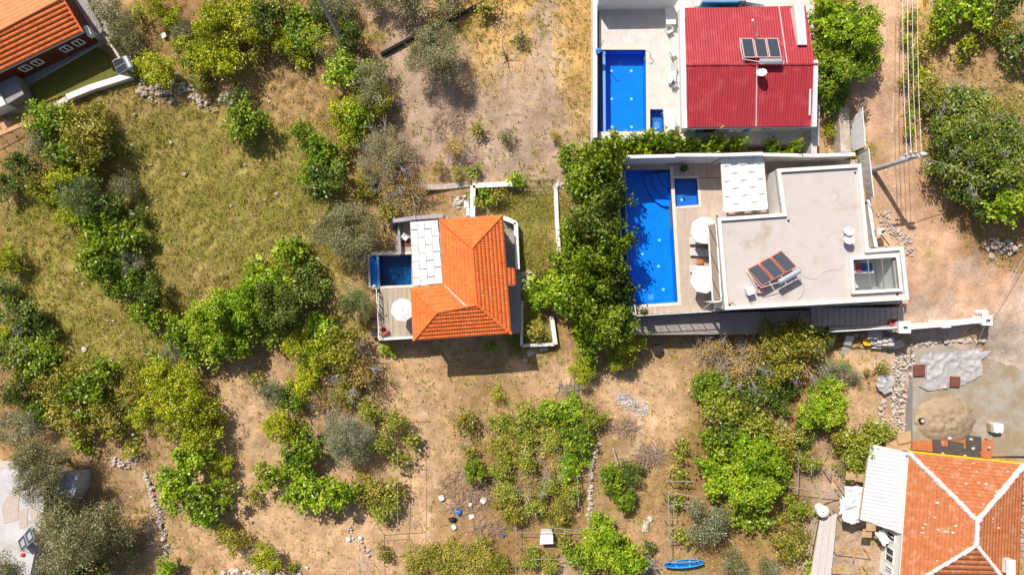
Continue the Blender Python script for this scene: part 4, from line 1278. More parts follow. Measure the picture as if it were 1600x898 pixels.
q = P(1176,32,10.2); MB().tube([q - Vector((0, 0, .06)), q + Vector((0, 0, .06))], .09, 8).build('head', M['white2'], an)
t = thing('canopy_sheet', P(1045,188,ZE), 'white corrugated canopy over the pale terrace by the tiny pool', 'canopy')
cq = PP([(1037,170),(1055,170),(1056,203),(1038,204)], ZE + 1.6)
tile_face('canopy_roof', [cq[3], cq[2], cq[1], cq[0]], M['metalwhite'], t, pu=.16, pv=9, au=.05, step=0)
for p in inset([(c.x, c.y) for c in cq], .1): MB().tube([(p[0], p[1], ZE + .003), (p[0], p[1], ZE + 1.6)], .03, 6).build('post', M['white2'], t)
# terrace furniture
t = thing('patio_table', P(1047,25,ZE), 'long white table on the shaded end of the tiled terrace', 'table')
MB().prism(PP([(1040,12),(1055,12),(1056,38),(1041,38)], ZE + .75), ZE + .69, ZE + .75).build('table_top', M['white2'], t)
for a, b in ((1041.5,14),(1053.5,14),(1042.5,36),(1054.5,36)):
    p = P(a, b, ZE + .7); MB().box((p.x, p.y, ZE + .003), .07, .07, .687).build('leg', M['white2'], t)
def chair(label, px, py, z, rz, mat, cat='chair', name='chair', group=None, s=1.0):
    p = P(px, py, z); t = thing(name, p, label, cat, group)
    ca, sa = math.cos(rz), math.sin(rz)
    def W_(x, y, zz): return (p.x + s * (ca * x - sa * y), p.y + s * (sa * x + ca * y), z + s * zz)
    MB().slab([W_(-.25, -.25, .45), W_(.25, -.25, .45), W_(.25, .25, .45), W_(-.25, .25, .45)], .04).build('seat', mat, t)
    MB().slab([W_(-.25, .22, .47), W_(.25, .22, .47), W_(.25, .34, .92), W_(-.25, .34, .92)], .04).build('backrest', mat, t)
    for x in (-.22, .22):
        for y in (-.22, .22): MB().tube([W_(x * 1.15, y * 1.15, .004), W_(x, y, .41)], .022, 5).build('leg', mat, t)
    for x in (-.27, .27): MB().bar(W_(x, -.22, .66), W_(x, .28, .68), .05, .03).build('armrest', mat, t)
    return t
chair('white folding chair nearest the long white terrace table', 1044, 50, ZE, .5, M['white2'])
chair('white chair in the shade beside the villa wall', 1050, 86, ZE, 2.2, M['white2'])
lounger('white lounger standing against the red-roofed villa wall', 1050, 118, ZE, 1.5, L=1.7, mat=M['white2'])
chair('grey bundled chair at the end of the white lounger', 1052, 134, ZE, 1.0, M['metalgrey'])
cable('loose brown hose lying at the corner of the white-walled pool', [P(a, b, ZE + .03) for a, b in ((1010,80),(1017,84),(1016,90),(1021,94),(1017,100),(1010,97),(1006,90))], .025, M['grating'], name='hose', cat='hose')
garden_wall([(936,-4),(1000,-5),(1062,-6)], ZE - 1, ZE + 2.5, .25, M['white2'], 'high white wall closing the tiled terrace at its far end')
# stone-edged strip between villa and lane
garden_wall([(1318,168),(1322,238)], 3.2, ZD + 1.6, .9, M['stone'], 'rough stone wall between the red-roofed villa garden and the lane')
garden_wall([(1272,201),(1272,241)], ZE - 1, ZE + 1.6, .5, M['wall'], 'short pale wall at the red-roofed villa corner')
p = P(1222,249,ZD)
t = thing('washbasin', (p.x, p.y, ZD), 'small white washbasin in the passage behind the flat roof', 'washbasin')
MB().box((p.x, p.y, ZD + .003), .3, .3, .75).build('pedestal', M['white2'], t); MB().box((p.x, p.y + .05, ZD + .756), .6, .45, .16).build('basin', M['white2'], t)

# ------------------------------------------------------------------ house B (orange hipped roof)
deck('wooden_terrace', [
    [(594,447.5),(643,445),(700,445),(700,525),(650,530),(590,529)],
    [(617,342),(700,338),(700,445),(643,445),(643,397),(617,399)],
    [(579,447),(594,447.5),(591,452),(581,452)],
    [(579,393),(617,391.5),(617,399),(579,399)]], ZB, -1.0, M['deckB'], M['wall'], 'boarded terrace of the orange-roofed house')
pool('small dark blue pool between olive tree and white panel roof', inset(pq([(592,398.4),(643,397),(643,445),(594,447)], ZB), .012), ZB, 1.5, (M['pooldeepshade'], M['pooldeepshade']), skip=(3, 1), cope=.25)
t = thing('overflow_channel', P(584,420,ZB - .8), 'blue overflow channel along the end of the small dark pool', 'pool channel')
MB().prism(PP([(577,399.5),(588,399.5),(590,446.5),(579,446.5)], ZB - .4), ZB - 2, ZB - .5).build('channel_floor', M['poolblue'], t)
MB().prism(PP([(588,399.5),(591.7,399),(593.6,446.6),(590,446.8)], ZB), ZB - 2, ZB - .12).build('overflow_edge', M['poolside'], t)
MB().prism(PP([(574,397),(577,397),(579,449),(576,449)], ZB - .1), ZB - 2.5, ZB - .1).build('channel_wall', M['wall'], t)
hb = thing('house', P(735,430,1.5), 'house with a bright orange hipped tile roof', 'house')
ze, za = 5.9, 6.85
V = lambda a, b, z: P(a, b, z)
NWb, NEb, SEb, SWb, Wn, Vj = V(687,343,ze), V(785,336,ze), V(799,521,ze), V(646,532,ze), V(642,450,ze), V(692,444,ze)
Ap, R2, W1, W2 = V(738,387,za), V(745,476,za), V(683,488,za - .15), V(731,481,za - .06)
faces = [[NWb, NEb, Ap], [NEb, SEb, R2, Ap], [SEb, SWb, W1, R2], [Vj, NWb, Ap, R2, W2], [Wn, SWb, W1], [Wn, Vj, W2, W1]]
for f in faces:
    tile_face('roof_tiles', f, M['terra'], hb)
    roof_deck(f, M['white'], hb)
# porch bump on the garden side continues the slope
bu = [V(804.5,419,ze - .25), V(806,445,ze - .25), V(795,446,ze + .02), V(791.5,418,ze + .02)]
tile_face('roof_tiles', bu, M['terra'], hb)
roof_deck(bu, M['white'], hb)
for a, b in ((NWb, Ap), (NEb, Ap), (Ap, R2), (SEb, R2), (SWb, W1), (Wn, W1), (W1, R2)):
    ridge('ridge_tile', a, b, M['terra'], hb, r=.13)
MB().bar(Vj + Vector((0, 0, .10)), W2 + Vector((0, 0, .10)), .16, .03).build('valley_flashing', M['pinkframe'], hb)
for a, b in ((NEb, SEb), (SEb, SWb), (SWb, Wn), (NWb, NEb), (Vj, NWb)):
    MB().bar(a - Vector((0, 0, .02)), b - Vector((0, 0, .02)), .1, .1).build('gutter', M['metalgrey'], hb)
fp = inset([(p.x, p.y) for p in (NWb, NEb, SEb, SWb, Wn, Vj)], .45)
for i in range(6):
    a, b = fp[i], fp[(i + 1) % 6]
    MB().bar((a[0], a[1], ze - .08), (b[0], b[1], ze - .08), .22, ze + .9).build('wall', M['white'], hb)
cbx = Vector(P(735,440,0)[:2])
for i, t0, t1, z0, z1 in ((1, .15, .28, ZB + .9, ZB + 2.2), (1, .62, .72, ZB + .9, ZB + 2.2), (2, .2, .35, ZB + .9, ZB + 2.2), (2, .6, .75, ZB + .9, ZB + 2.2), (3, .2, .7, ZB + .05, ZB + 2.2), (0, .3, .6, ZB + .9, ZB + 2.2)):
    a, b = fp[i], fp[(i + 1) % 6]
    d = Vector(b) - Vector(a); nn = Vector((d.y, -d.x))
    if (cbx - Vector(a)).dot(nn) > 0: a, b, t0, t1 = b, a, 1 - t1, 1 - t0
    window(hb, a, b, t0, t1, z0, z1)
# panel roof (pergola of translucent white boards)
pb = thing('pergola', P(665,395,ZB), 'flat white panel pergola beside the orange hipped roof', 'pergola')
zq = 5.55
q4 = PP([(641,347),(684,344),(691.5,443),(646,447)], zq)
for u, v_ in ((.03, .02), (.97, .02), (.97, .98), (.03, .98), (.03, .5)):
    p = lerp(lerp(q4[0], q4[1], u), lerp(q4[3], q4[2], u), v_)
    MB().box((p.x, p.y, ZB + .004), .12, .12, zq - ZB - .12).build('post', M['white2'], pb)
for i in range(5): MB().bar(lerp(q4[0], q4[1], i / 4) - Vector((0, 0, .09)), lerp(q4[3], q4[2], i / 4) - Vector((0, 0, .09)), .07, .1).build('beam', M['metalgrey'], pb)
for i in range(4):
    cuts = [0.0] + [c for c in ((.125, .37, .62, .875) if i % 2 == 0 else (.25, .50, .745))] + [1.0]
    if i == 3: cuts = [0, .245, .49, .735, 1]
    for k in range(len(cuts) - 1):
        v0, v1 = cuts[k] + (.008 if k else 0), cuts[k + 1] - .008
        m_ = (v0 + v1) / 2
        pts = [lerp(lerp(q4[0], q4[1], u), lerp(q4[3], q4[2], u), v_) for u, v_ in (((i + .03) / 4, v0), ((i + .97) / 4, v0), ((i + .97) / 4, v1), ((i + .03) / 4, v1))]
        pts = [pts[0] + Vector((0, 0, .06)), pts[1] + Vector((0, 0, .06)), pts[2] + Vector((0, 0, -.05)), pts[3] + Vector((0, 0, -.05))]
        MB().slab(pts, .02).build('roof_panel', M['canvas'], pb)
parasol('white parasol on the boarded terrace beside the orange roof', 629, 484, ZB + 2.2, ZB, 1.05)
chair('red plastic chair in the corner of the boarded terrace', 602, 517, ZB, .4, M['red'])
chair('white plastic chair on the small patio behind the white panels', 634, 371, ZB, -.6, M['white2'])
cloth('red-brown mat on the small patio behind the white panels', P(636,380,ZB + .03), .9, .6, M['brownplate'], name='mat', cat='mat', amp=.01)
balustrade('glass balustrade edging the boarded terrace above the olive slope', [(588,452),(592,529)], ZB + .9, ZB, panel=1.0)
garden_wall([(592,530),(645,527)], ZB - 1, ZB + .25, .2, M['white2'], 'low white kerb at the foot of the boarded terrace')
garden_wall([(614,345),(650,340),(692,337)], 0.5, ZB + 1.6, .28, M['greywall'], 'grey screen wall behind the white panel pergola', cap=M['greywall'])
garden_wall([(622,347),(625,397)], 0.5, ZB + .7, .22, M['greywall'], 'low grey wall between patio and big olive tree')
t = thing('grill', P(616,350,ZB), 'black open barbecue box at the end of the grey screen wall', 'barbecue')
p = P(617,352,ZB)
MB().box((p.x, p.y, 1.5), .55, .6, ZB - .5).build('box', M['black'], t); MB().tube([(p.x, p.y, ZB + 1.0), (p.x, p.y, ZB + 1.5)], .07, 8).build('flue', M['dark'], t)
t = thing('terrace_lamp', P(590,449,ZB), 'white lamp globe at the pool corner of the boarded terrace', 'lamp')
p = P(585,447,ZB + .7); MB().tube([(p.x, p.y, 1.6), (p.x, p.y, p.z)], .05, 6).build('post', M['white2'], t); MB().rock(p + Vector((0, 0, .1)), .16, .16, .22, 3).build('globe', M['white2'], t)
t = thing('clothes_line_pole', P(592,480,ZB), 'thin white pole leaning over the terrace balustrade', 'pole')
MB().tube([P(592,457,ZB + 1.2), P(591,488,ZB + 1.5)], .03, 6).build('pole', M['white2'], t)
solar('pair of dark collector panels outside the terrace balustrade', [(580,494),(580,527),(591,527),(588,494)], 1.2, 1.9, .7, 2, M['panelframe'], tank=None)
# side patio on the garden side
deck('side_patio', [[(785,339),(806,347),(812,418),(816,446),(812,520),(800,522),(792,420)]], 2.4, 0.5, M['greypave'], M['wall'], 'narrow grey side patio beside the orange-roofed house')
garden_wall([(786,340),(806,348),(809,420)], 1.5, 3.4, .3, M['white'], 'white side wall hugging the orange-roofed house', cap=M['white2'])
t = thing('paving_slabs', P(818,436,2.2), 'cream stepping slabs beside the porch of the orange roof', 'paving slabs')
for k, (a, b, w_) in enumerate(((818,428,.55),(824,433,.5),(818,437,.6),(824,442,.5),(821,449,.55),(826,425,.4))):
    p = G(a, b); MB().box((p.x, p.y, p.z - .1), w_, w_ * .85, .2, k * .5).build('slab', M['stonew'], t)

# ------------------------------------------------------------------ garden C between house B and the long pool
garden_wall([(738,352),(739,290),(800,287)], 2.0, 3.5, .38, M['white'], 'white L-shaped garden wall behind the orange roof', cap=M['white2'])
t = thing('wire_fence', P(830,284,2.6), 'green wire fence across the top of the lawn', 'fence')
for k, a in enumerate((800, 821, 842, 862)):
    p = G(a, 287 - k); MB().tube([p, p + Vector((0, 0, 1.6))], .035, 6).build('post', M['dark'], t)
a, b = G(800,287), G(866,285)
for dz in (.5, 1.0, 1.5): MB().tube([a + Vector((0, 0, dz)), b + Vector((0, 0, dz))], .02, 5).build('wire', M['dark'], t)
a = P(812,540,1.8)
garden_wall([(816,470),(815,540),(866,538)], .2, 1.9, .25, M['white'], 'low white planter wall beyond the orange roof corner')
garden_wall([(862,494),(868,538)], .2, 1.9, .4, M['white'], 'pale slab wall ending the planter under the big trees')
def stone_band(label, pts_px, wid, n, size, mat, name='stone_wall', cat='stone wall', h=.3, core=True, group=None):
    ws = [G(a, b) for a, b in pts_px]
    t = thing(name, ws[len(ws) // 2], label, cat, group)
    L_ = [0]
    for a, b in zip(ws[:-1], ws[1:]): L_.append(L_[-1] + (b - a).length)
    rs = random.Random(hash(label) % 1000 if False else len(label) * 7 + int(pts_px[0][0]))
    mb = MB()
    for _ in range(n):
        s_ = rs.random() * L_[-1]
        k = max(i for i in range(len(L_) - 1) if L_[i] <= s_)
        a, b = ws[k], ws[k + 1]
        f = (s_ - L_[k]) / max(L_[k + 1] - L_[k], 1e-6)
        p = lerp(a, b, f); d = (b - a).normalized(); nn = Vector((-d.y, d.x, 0))
        off = rs.gauss(0, .38) * wid
        p = p + nn * off
        sz = size * (.35 + 1.1 * rs.random() ** 2)
        hh = max(0, 1 - abs(off) / wid) * h * rs.random()
        mb.rock((p.x, p.y, gz(p.x, p.y) + hh + sz * .02), sz * rs.uniform(.7, 1.2), sz * rs.uniform(.5, 1.0), sz * .55, rs.random())
    mb.build('stones', mat, t, kind='stuff')
    return t
garden_wall([(868,287),(870,340),(874,402)], 1.6, 2.75, .36, M['white'], 'pale narrow wall between lawn and leafy trees')
for k, (a, b, r, lb) in enumerate(((830,551,.42,'large white boulder below the low planter wall'),(847,545,.3,'left one of two small white stones by the planter wall'),(853,545,.3,'right one of two small white stones by the planter wall'),(820,563,.33,'pale flat stone on the sand below the planter wall'))):
    p = G(a, b); MB().rock(p + Vector((0, 0, .08)), r, r * .85, r * .8, k).build('boulder', M['stonew'], None, label=lb, cat='boulder')
cable('orange rope running down to the grey screen wall', [G(661,296) + Vector((0, 0, .3)), G(657,315) + Vector((0, 0, .2)), G(653,332) + Vector((0, 0, .1))], .06, M['rope'], name='rope', cat='rope')
garden_wall([(657,293),(700,291),(736,287)], 2.0, 3.0, .5, M['stone'], 'low earthen retaining wall behind the white panel pergola')
t = thing('white_board', G(731,330), 'narrow white board standing beside the L-shaped wall', 'board'); p = P(731,331,3.0); MB().box((p.x, p.y, 2.0), .3, .65, 1.0).build('board', M['white2'], t)
cloth('white plastic bag in the rubble by the L-shaped wall', G(729,320) + Vector((0, 0, .1)), .45, .6, M['tarpw'], name='plastic_bag', cat='plastic bag', amp=.15)
stone_band('heap of broken pale rubble beside the L-shaped wall', [(712,325),(722,305)], .6, 60, .18, M['stonew'], name='rubble_heap', cat='rubble')

# ------------------------------------------------------------------ house A (far corner)
ha = thing('house', P(20,60,ZA), 'brown-walled house with a long orange tile roof', 'house')
zea, zra = 5.55, 6.4
e0, e1, r1, r0 = P(-70,146,zea), P(129.5,50,zea), P(98,-2.5,zra), P(-70,85,zra)
b1, b0 = P(50,-80,zea), P(-140,15,zea)
tile_face('roof_tiles', [e0, e1, r1, r0], M['terra'], ha, pu=.34, pv=.40, au=.02, step=.06)
tile_face('roof_tiles', [b1, b0, r0, r1], M['terrasunlit'], ha, pu=.34, pv=.40, au=.02, step=.03)
for f in ([e0, e1, r1, r0], [b1, b0, r0, r1]): roof_deck(f, M['white2'], ha)
ridge('ridge_tile', r0, r1, M['terrasunlit'], ha, r=.13)
MB().bar(e1 + Vector((0, 0, .08)), r1 + Vector((0, 0, .08)), .14, .12).build('verge', M['terra'], ha)
fa = inset([(p.x, p.y) for p in (e0, e1, b1, b0)], .2)
for i in range(4):
    a, b = fa[i], fa[(i + 1) % 4]
    MB().bar((a[0], a[1], zea - .2), (b[0], b[1], zea - .2), .22, zea - ZA - .21).build('wall', M['brownwall'], ha)
gab = [Vector((fa[1][0], fa[1][1], zea)), Vector((fa[2][0], fa[2][1], zea)), r1 - Vector((0, 0, .2))]
MB().add([*gab], [(0, 1, 2)]).build('gable', M['brownwall'], ha)
a, b = fa[0], fa[1]
cA = (Vector(fa[0]) + Vector(fa[2])) / 2
d = Vector(b) - Vector(a); nn = Vector((d.y, -d.x)); flip = (cA - Vector(a)).dot(nn) > 0
for xm in (26, 45, 91, 111):
    f = (xm + 66) / 194.0
    if flip: window(ha, b, a, 1 - f - .032, 1 - f + .032, ZA + .9, ZA + 1.9)
    else: window(ha, a, b, f - .032, f + .032, ZA + .9, ZA + 1.9)
p = P(143,52,ZA + 1.2)
t = thing('air_conditioner', p, 'white air conditioner box at the brown house corner', 'air conditioner')
MB().box((p.x, p.y, p.z), .9, .4, .65, -1.1).build('case', M['white2'], t); MB().box((p.x, p.y, ZA + .003), .5, .3, 1.19, -1.1).build('stand', M['metalgrey'], t)
deck('paved_strip', [[(-80,200),(-80,60),(95,-60),(120,-30),(160,45),(152,70),(44,132)]], ZA, .8, M['greypave'], M['greywall'], 'grey paving along the foot of the brown house')
sheet('lawn', [(44,133),(153,71),(172,97),(180,112),(198,112),(60,166)], .04, M['lawn'], 'small fenced lawn beside the brown house', flat=ZA - .25, st=.12)
sheet('lane', [(128,-40),(150,-40),(180,20),(195,60),(170,62),(150,20)], .03, M['gravel'], 'pale gravel path beside the brown house')
garden_wall([(104,152),(140,137),(203,117)], 1.4, ZA + .35, .55, M['white'], 'low white wall below the lawn of the brown house')
garden_wall([(86,165),(104,155)], 1.2, ZA + .2, .5, M['wall'], 'broken end of the lawn wall half hidden by bushes')
garden_wall([(166,58),(200,112)], 1.6, ZA + .2, .22, M['wall'], 'thin low wall beside the tank at the lawn corner')
p = P(170,60,ZA)
t = thing('balcony', P(10,135,ZA), 'grey raised terrace block beside the brown house', 'terrace')
MB().prism(PP([(-30,100),(25,119),(37,147),(11,163),(-30,150)], ZA + 1.0), 1.0, ZA + 1.0).build('platform', M['greypave'], t)
MB().prism(PP([(-20,140),(0,146),(9,163),(-20,176)], ZA + 1.25), 1.0, ZA + 1.25).build('white_block', M['white2'], t)
deck('pink_terrace', [[(-60,176),(40,152),(50,176),(30,200),(-60,232)]], 2.6, .4, M['pinkfloor'], M['wall'], 'pinkish terrace floor at the edge by the bushes')
balustrade('thin railing along the pinkish terrace edge', [(-20,220),(30,199)], 3.3, 2.6, mat=M['grating'])
solar('grey collector with white tank at the lawn corner', [(176,97),(184,117),(200,108),(190,88)], ZA + .3, ZA + 1.3, ZA - .3, 2, M['metalgrey'], tank=(.1, .95), tank_off=.3)

# ------------------------------------------------------------------ worksite slab and rubble (F)
deck('worksite_slab', [[(1426,545),(1560,533),(1660,530),(1660,712),(1426,712)]], 2.4, 0.0, M['concrete'], M['greywall'], 'bare grey concrete yard of the unfinished plot')
def lump(name, label, cat, px, py, rx, ry, h, z, mat, seed=0, amp=.25, n=26, kind=None):
    p = P(px, py, z); vv = []; ff = []
    for j in range(n + 1):
        for i in range(n + 1):
            u, v_ = i / n * 2 - 1, j / n * 2 - 1
            x, y = u * rx, v_ * ry
            nse = float(fbm(np.array([x * 1.7 + seed * 9.1]), np.array([y * 1.7]), seed, 4)[0]) - .45
            d = math.sqrt(u * u + v_ * v_) + nse * amp * 1.5
            hh = max(0.0, 1 - d * d) ** .8 * h * (1 + nse * 1.2)
            vv.append((p.x + x, p.y + y, z + hh - (.03 if d > 1 else 0)))
    w = n + 1
    for j in range(n):
        for i in range(n):
            qd = (j * w + i, j * w + i + 1, (j + 1) * w + i + 1, (j + 1) * w + i)
            if max(vv[k][2] for k in qd) > z - .02: ff.append(qd)
    o = MB().add(vv, ff).build(name, mat, None, smooth=True, label=label, cat=cat)
    return o
lump('sand_pile', 'brown heap of building sand on the concrete yard', 'sand pile', 1476, 655, 2.9, 2.2, .8, 2.4, M['sand'], 4, amp=.25, n=40)
#lump('sand_pile', 'low damp sand spread beside the plastic sheeting', 'sand pile', 1560, 575, 3.2, 1.7, .18, 2.4, M['sand'], 6, amp=1.2)
#lump('sand_pile', 'spilled earth at the right end of the concrete yard', 'earth pile', 1590, 645, 2.2, 2.6, .2, 2.4, M['sand'], 9, amp=1.2)
#lump('sand_pile', 'thin earth spill along the edge of the concrete yard', 'earth pile', 1450, 560, 2.2, 1.2, .15, 2.4, M['sand'], 12, amp=1.2)
def crumpled(label, outline_px, z, mat, name='plastic_sheet', cat='plastic sheet', amp=.22, st=.1):
    w = [(p.x, p.y) for p in PP(outline_px, z)]
    x0, x1 = min(p[0] for p in w), max(p[0] for p in w); y0, y1 = min(p[1] for p in w), max(p[1] for p in w)
    X, Y = np.meshgrid(np.arange(x0, x1 + st, st), np.arange(y0, y1 + st, st))
    n1 = fbm(X * .9, Y * .9, 21, 4); rg = 1 - np.abs(fbm(X * .7 + 5, Y * 1.1, 33, 3) - .45) * 5
    Z = z + .03 + amp * (n1 * .6 + np.clip(rg, 0, 1) ** 2 * .7)
    ins = inpoly(X, Y, w)
    ny, nx = X.shape; idx = np.arange(nx * ny).reshape(ny, nx)
    ok = ins[:-1, :-1] & ins[:-1, 1:] & ins[1:, 1:] & ins[1:, :-1]
    q = np.stack([idx[:-1, :-1], idx[:-1, 1:], idx[1:, 1:], idx[1:, :-1]], -1)[ok]
    used = np.unique(q); rm = np.full(nx * ny, -1); rm[used] = np.arange(len(used))
    me = bpy.data.meshes.new(name); fill_mesh(me, np.stack([X, Y, Z], -1).reshape(-1, 3)[used], rm[q])
    me.polygons.foreach_set('use_smooth', np.ones(len(q), bool))
    return tag(link_mesh(name, me, mat), label, cat)
crumpled('crumpled grey plastic sheeting spread on the concrete yard', [(1430,570),(1442,552),(1500,547),(1549,540),(1546,552),(1532,562),(1535,585),(1505,602),(1450,611),(1431,602),(1446,590),(1446,570)], 2.4, M['tarp'])
crumpled('grey plastic sheet heaped beside the rubble wall', [(1368,588),(1378,583),(1395,585),(1394,610),(1380,617),(1368,606)], 1.9, M['tarp'], amp=.35)
def plate(label, px, py, s_, rz):
    p = P(px, py, 2.75); t = thing('formwork_plate', (p.x, p.y, 2.45), label, 'plate')
    MB().box((p.x, p.y, 2.66), s_, s_, .05, rz).build('board', M['brownplate'], t)
    for k in (-.3, .3): MB().box((p.x + k * s_ * math.cos(rz), p.y + k * s_ * math.sin(rz), 2.56), .08, s_, .095, rz).build('batten', M['brownplate'], t)
plate('brown square plate at the rubble-wall end of the plastic sheet', 1437, 578, 1.05, .05); plate('brown square plate lying on the edge of the plastic sheet', 1493, 596, .95, -.05)
p = P(1441,657,2.9); t = thing('bucket', (p.x, p.y, 2.4), 'dark bucket with a pale lid on the sand heap', 'bucket')
MB().tube([(p.x, p.y, 2.45), (p.x, p.y, 2.95)], [.22, .27], 12).build('pail', M['dark'], t); MB().disc((p.x, p.y, 2.955), .18, .05, 10).build('lid', M['stonew'], t)
p = P(1557,668,2.9); t = thing('crate', (p.x, p.y, 2.4), 'pale upturned crate with plastic on the concrete yard', 'crate')
MB().box((p.x, p.y, 2.403), .85, .75, .7, .1).build('crate', M['tarpw'], t); MB().box((p.x - .55, p.y, 2.403), .14, .75, .6, .1).build('plank', M['wood'], t)
cloth('white plastic film lying over the upturned crate', (p.x, p.y, 3.14), .9, .8, M['tarpw'], name='plastic_film', cat='plastic film', amp=.08)
stone_band('long wall of white rubble beside the concrete yard', [(1408,548),(1404,600),(1402,650),(1402,690)], .95, 520, .16, M['stonew'], h=.5)
stone_band('row of white stones edging the concrete yard', [(1421,545),(1421,580),(1423,610),(1421,660)], .25, 120, .19, M['stonew'], h=.8)
stone_band('line of pale stones under the low gate wall', [(1422,540),(1460,533),(1500,533),(1540,532)], .25, 90, .18, M['stonew'])
stone_band('broken pale stones and brick at the rubble wall foot', [(1376,625),(1378,680)], .5, 70, .2, M['stonew'], name='rubble_heap', cat='rubble')
t = thing('garden_steps', P(1390,545,2.0), 'pale stone landing with short steps below the gate pillar', 'steps')
for k in range(4):
    z = 2.9 - k * .22
    MB().prism(PP([(1398 - k * 9,527),(1389.2 - k * 9,527.5),(1388 - k * 9,540),(1397 - k * 9,540)], z), .8, z).build('step', M['plankwood'], t)
MB().prism(PP([(1362,544),(1372,537),(1410,530),(1414,540),(1400,545)], 2.15), .8, 2.15).build('landing', M['stonew'], t)
t = thing('plank', G(1320,555), 'leaning pale plank below the outdoor steps', 'plank'); MB().bar(P(1329,525,2.4), P(1316,563,.9), .75, .08).build('board', M['plankwood'], t)
cloth('grey tarpaulin bundle under the steps handrail', P(1366,522,2.6), 1.3, .8, M['tarp'], name='tarpaulin', cat='tarpaulin', amp=.2)
t = thing('plastic_tub', G(1352,532), 'yellow tub standing under the grey tarpaulin bundle', 'tub'); p = G(1353,533); MB().tube([p, p + Vector((0, 0, .4))], [.35, .5], 14).build('tub', M['yellow'], t)
for k, (a, b) in enumerate(((1336,523),(1348,523))):
    p = P(a, b, 1.6); MB().rock(p, .3, .28, .3, k).build('stone_ball', M['stonew'], None, label=['pale round stone by the plank under the handrail', 'second pale round stone nearer the tarpaulin bundle'][k], cat='stone')

# ------------------------------------------------------------------ house G (white-ridged old tile roof)
hg = thing('house', P(1500,820,.5), 'house with faded orange tiles and thick white mortared ridges', 'house')
zg, zgr = 4.5, 5.5
gNW, gNE, gSE, gSW = P(1420,707,zg), P(1599,726,zg), P(1590,930,zg), P(1404,925,zg)
g1, g2 = P(1527,813,zgr), P(1525,851,zgr)
for f in ([gNW, gNE, g1], [gNE, gSE, g2, g1], [gSE, gSW, g2], [gSW, gNW, g1, g2]):
    tile_face('roof_tiles', f, M['terraG'], hg, pu=.2, pv=.33 if f[0] != gSE else .5, au=.012, step=.012 if f[0] != gSE else .05)
    roof_deck(f, M['white2'], hg)
for a, b, r in ((gNW, g1, .22), (gNE, g1, .22), (g1, g2, .22), (gSW, g2, .17), (gSE, g2, .17)):
    ridge('mortar_ridge', a, b, M['ridgew'], hg, r=r, seg=.35, lift=.04, rough=True)
MB().bar(gNW + Vector((0, .12, -.02)), gNE + Vector((0, .12, -.02)), .17, .15).build('yellow_gutter', M['yellow'], hg)
fg = inset([(p.x, p.y) for p in (gNW, gNE, gSE, gSW)], .35)
for i in range(4):
    a, b = fg[i], fg[(i + 1) % 4]
    MB().bar((a[0], a[1], zg - .1), (b[0], b[1], zg - .1), .22, zg - .1).build('wall', M['white2'], hg)
a, b = fg[3], fg[0]
cG = (Vector(fg[0]) + Vector(fg[2])) / 2
for t0, t1 in ((.13, .24), (.30, .36), (.05, .09)):
    d = Vector(b) - Vector(a); nn = Vector((d.y, -d.x))
    if (cG - Vector(a)).dot(nn) > 0: window(hg, b, a, 1 - t1, 1 - t0, 1.6, 3.0)
    else: window(hg, a, b, t0, t1, 1.6, 3.0)
for k in range(26):
    f = random.choice(([gNW, gNE, g1], [gSW, gNW, g1, g2], [gNE, gSE, g2, g1]))
    ws = [random.random() for _ in f]; s_ = sum(ws); p = sum((q * (w_ / s_) for q, w_ in zip(f, ws)), Vector((0, 0, 0)))
    MB().rock(p + Vector((0, 0, .08)), random.uniform(.05, .22), random.uniform(.05, .12), .05, k).build('mortar_patch', M['ridgew'], hg)
p = P(1580,886,5.6)
t = thing('chimney', (p.x, p.y, 4), 'white chimney standing at the edge of the faded tile roof', 'chimney')
MB().box((p.x, p.y, 3.9), .65, 1.2, 1.6).build('stack', M['white2'], t); MB().box((p.x, p.y, 5.503), .8, 1.35, .1).build('cap', M['white'], t)
stone_band('rough stone edging along the far side of the faded tile roof', [(1597,740),(1600,800),(1598,870)], .4, 120, .2, M['stone'])
# lean-to with white corrugated sheets
ln = thing('lean_to', P(1385,765,.6), 'white corrugated lean-to roof beside the faded tiles', 'shed')
l4 = PP([(1362,694),(1420,706),(1411,833),(1346,812)], 3.8)
for q, dz in zip(l4, (-.3, .25, .25, -.3)): q.z += dz
tile_face('roof_sheet', [l4[3], l4[0], l4[1], l4[2]], M['metalwhite'], ln, pu=.34, pv=9, au=.09, step=0)
for p in l4: MB().tube([(p.x, p.y, .3), (p.x, p.y, p.z)], .06, 6).build('post', M['wood'], ln)
for a, b in ((l4[0], l4[3]), (l4[1], l4[2])): MB().bar(a - Vector((0, 0, .03)), b - Vector((0, 0, .03)), .1, .12).build('beam', M['wood'], ln)
crumpled('wrinkled pale tarpaulin hung beside the white lean-to', [(1318,757),(1347,758),(1345,800),(1352,812),(1330,818),(1313,812)], 2.9, M['tarpw'], name='tarpaulin', cat='tarpaulin', amp=.4, st=.1)
t = thing('tarpaulin_support', G(1330,790), 'thin pole frame under the wrinkled pale tarpaulin', 'frame')
for a, b in ((1320,760),(1345,760),(1318,808),(1343,812)):
    p = P(a, b, 2.9); MB().tube([(p.x, p.y, .3), (p.x, p.y, 2.95)], .045, 6).build('post', M['wood'], t)
sh = thing('shed_roof', P(1490,700,2.2), 'patched strip of old orange tiles and dark felt by the yellow gutter', 'shed')
s4 = PP([(1426,688),(1552,688),(1550,716),(1426,702)], 3.5)
MB().slab(s4, .12).build('tile_strip', M['terraG'], sh)
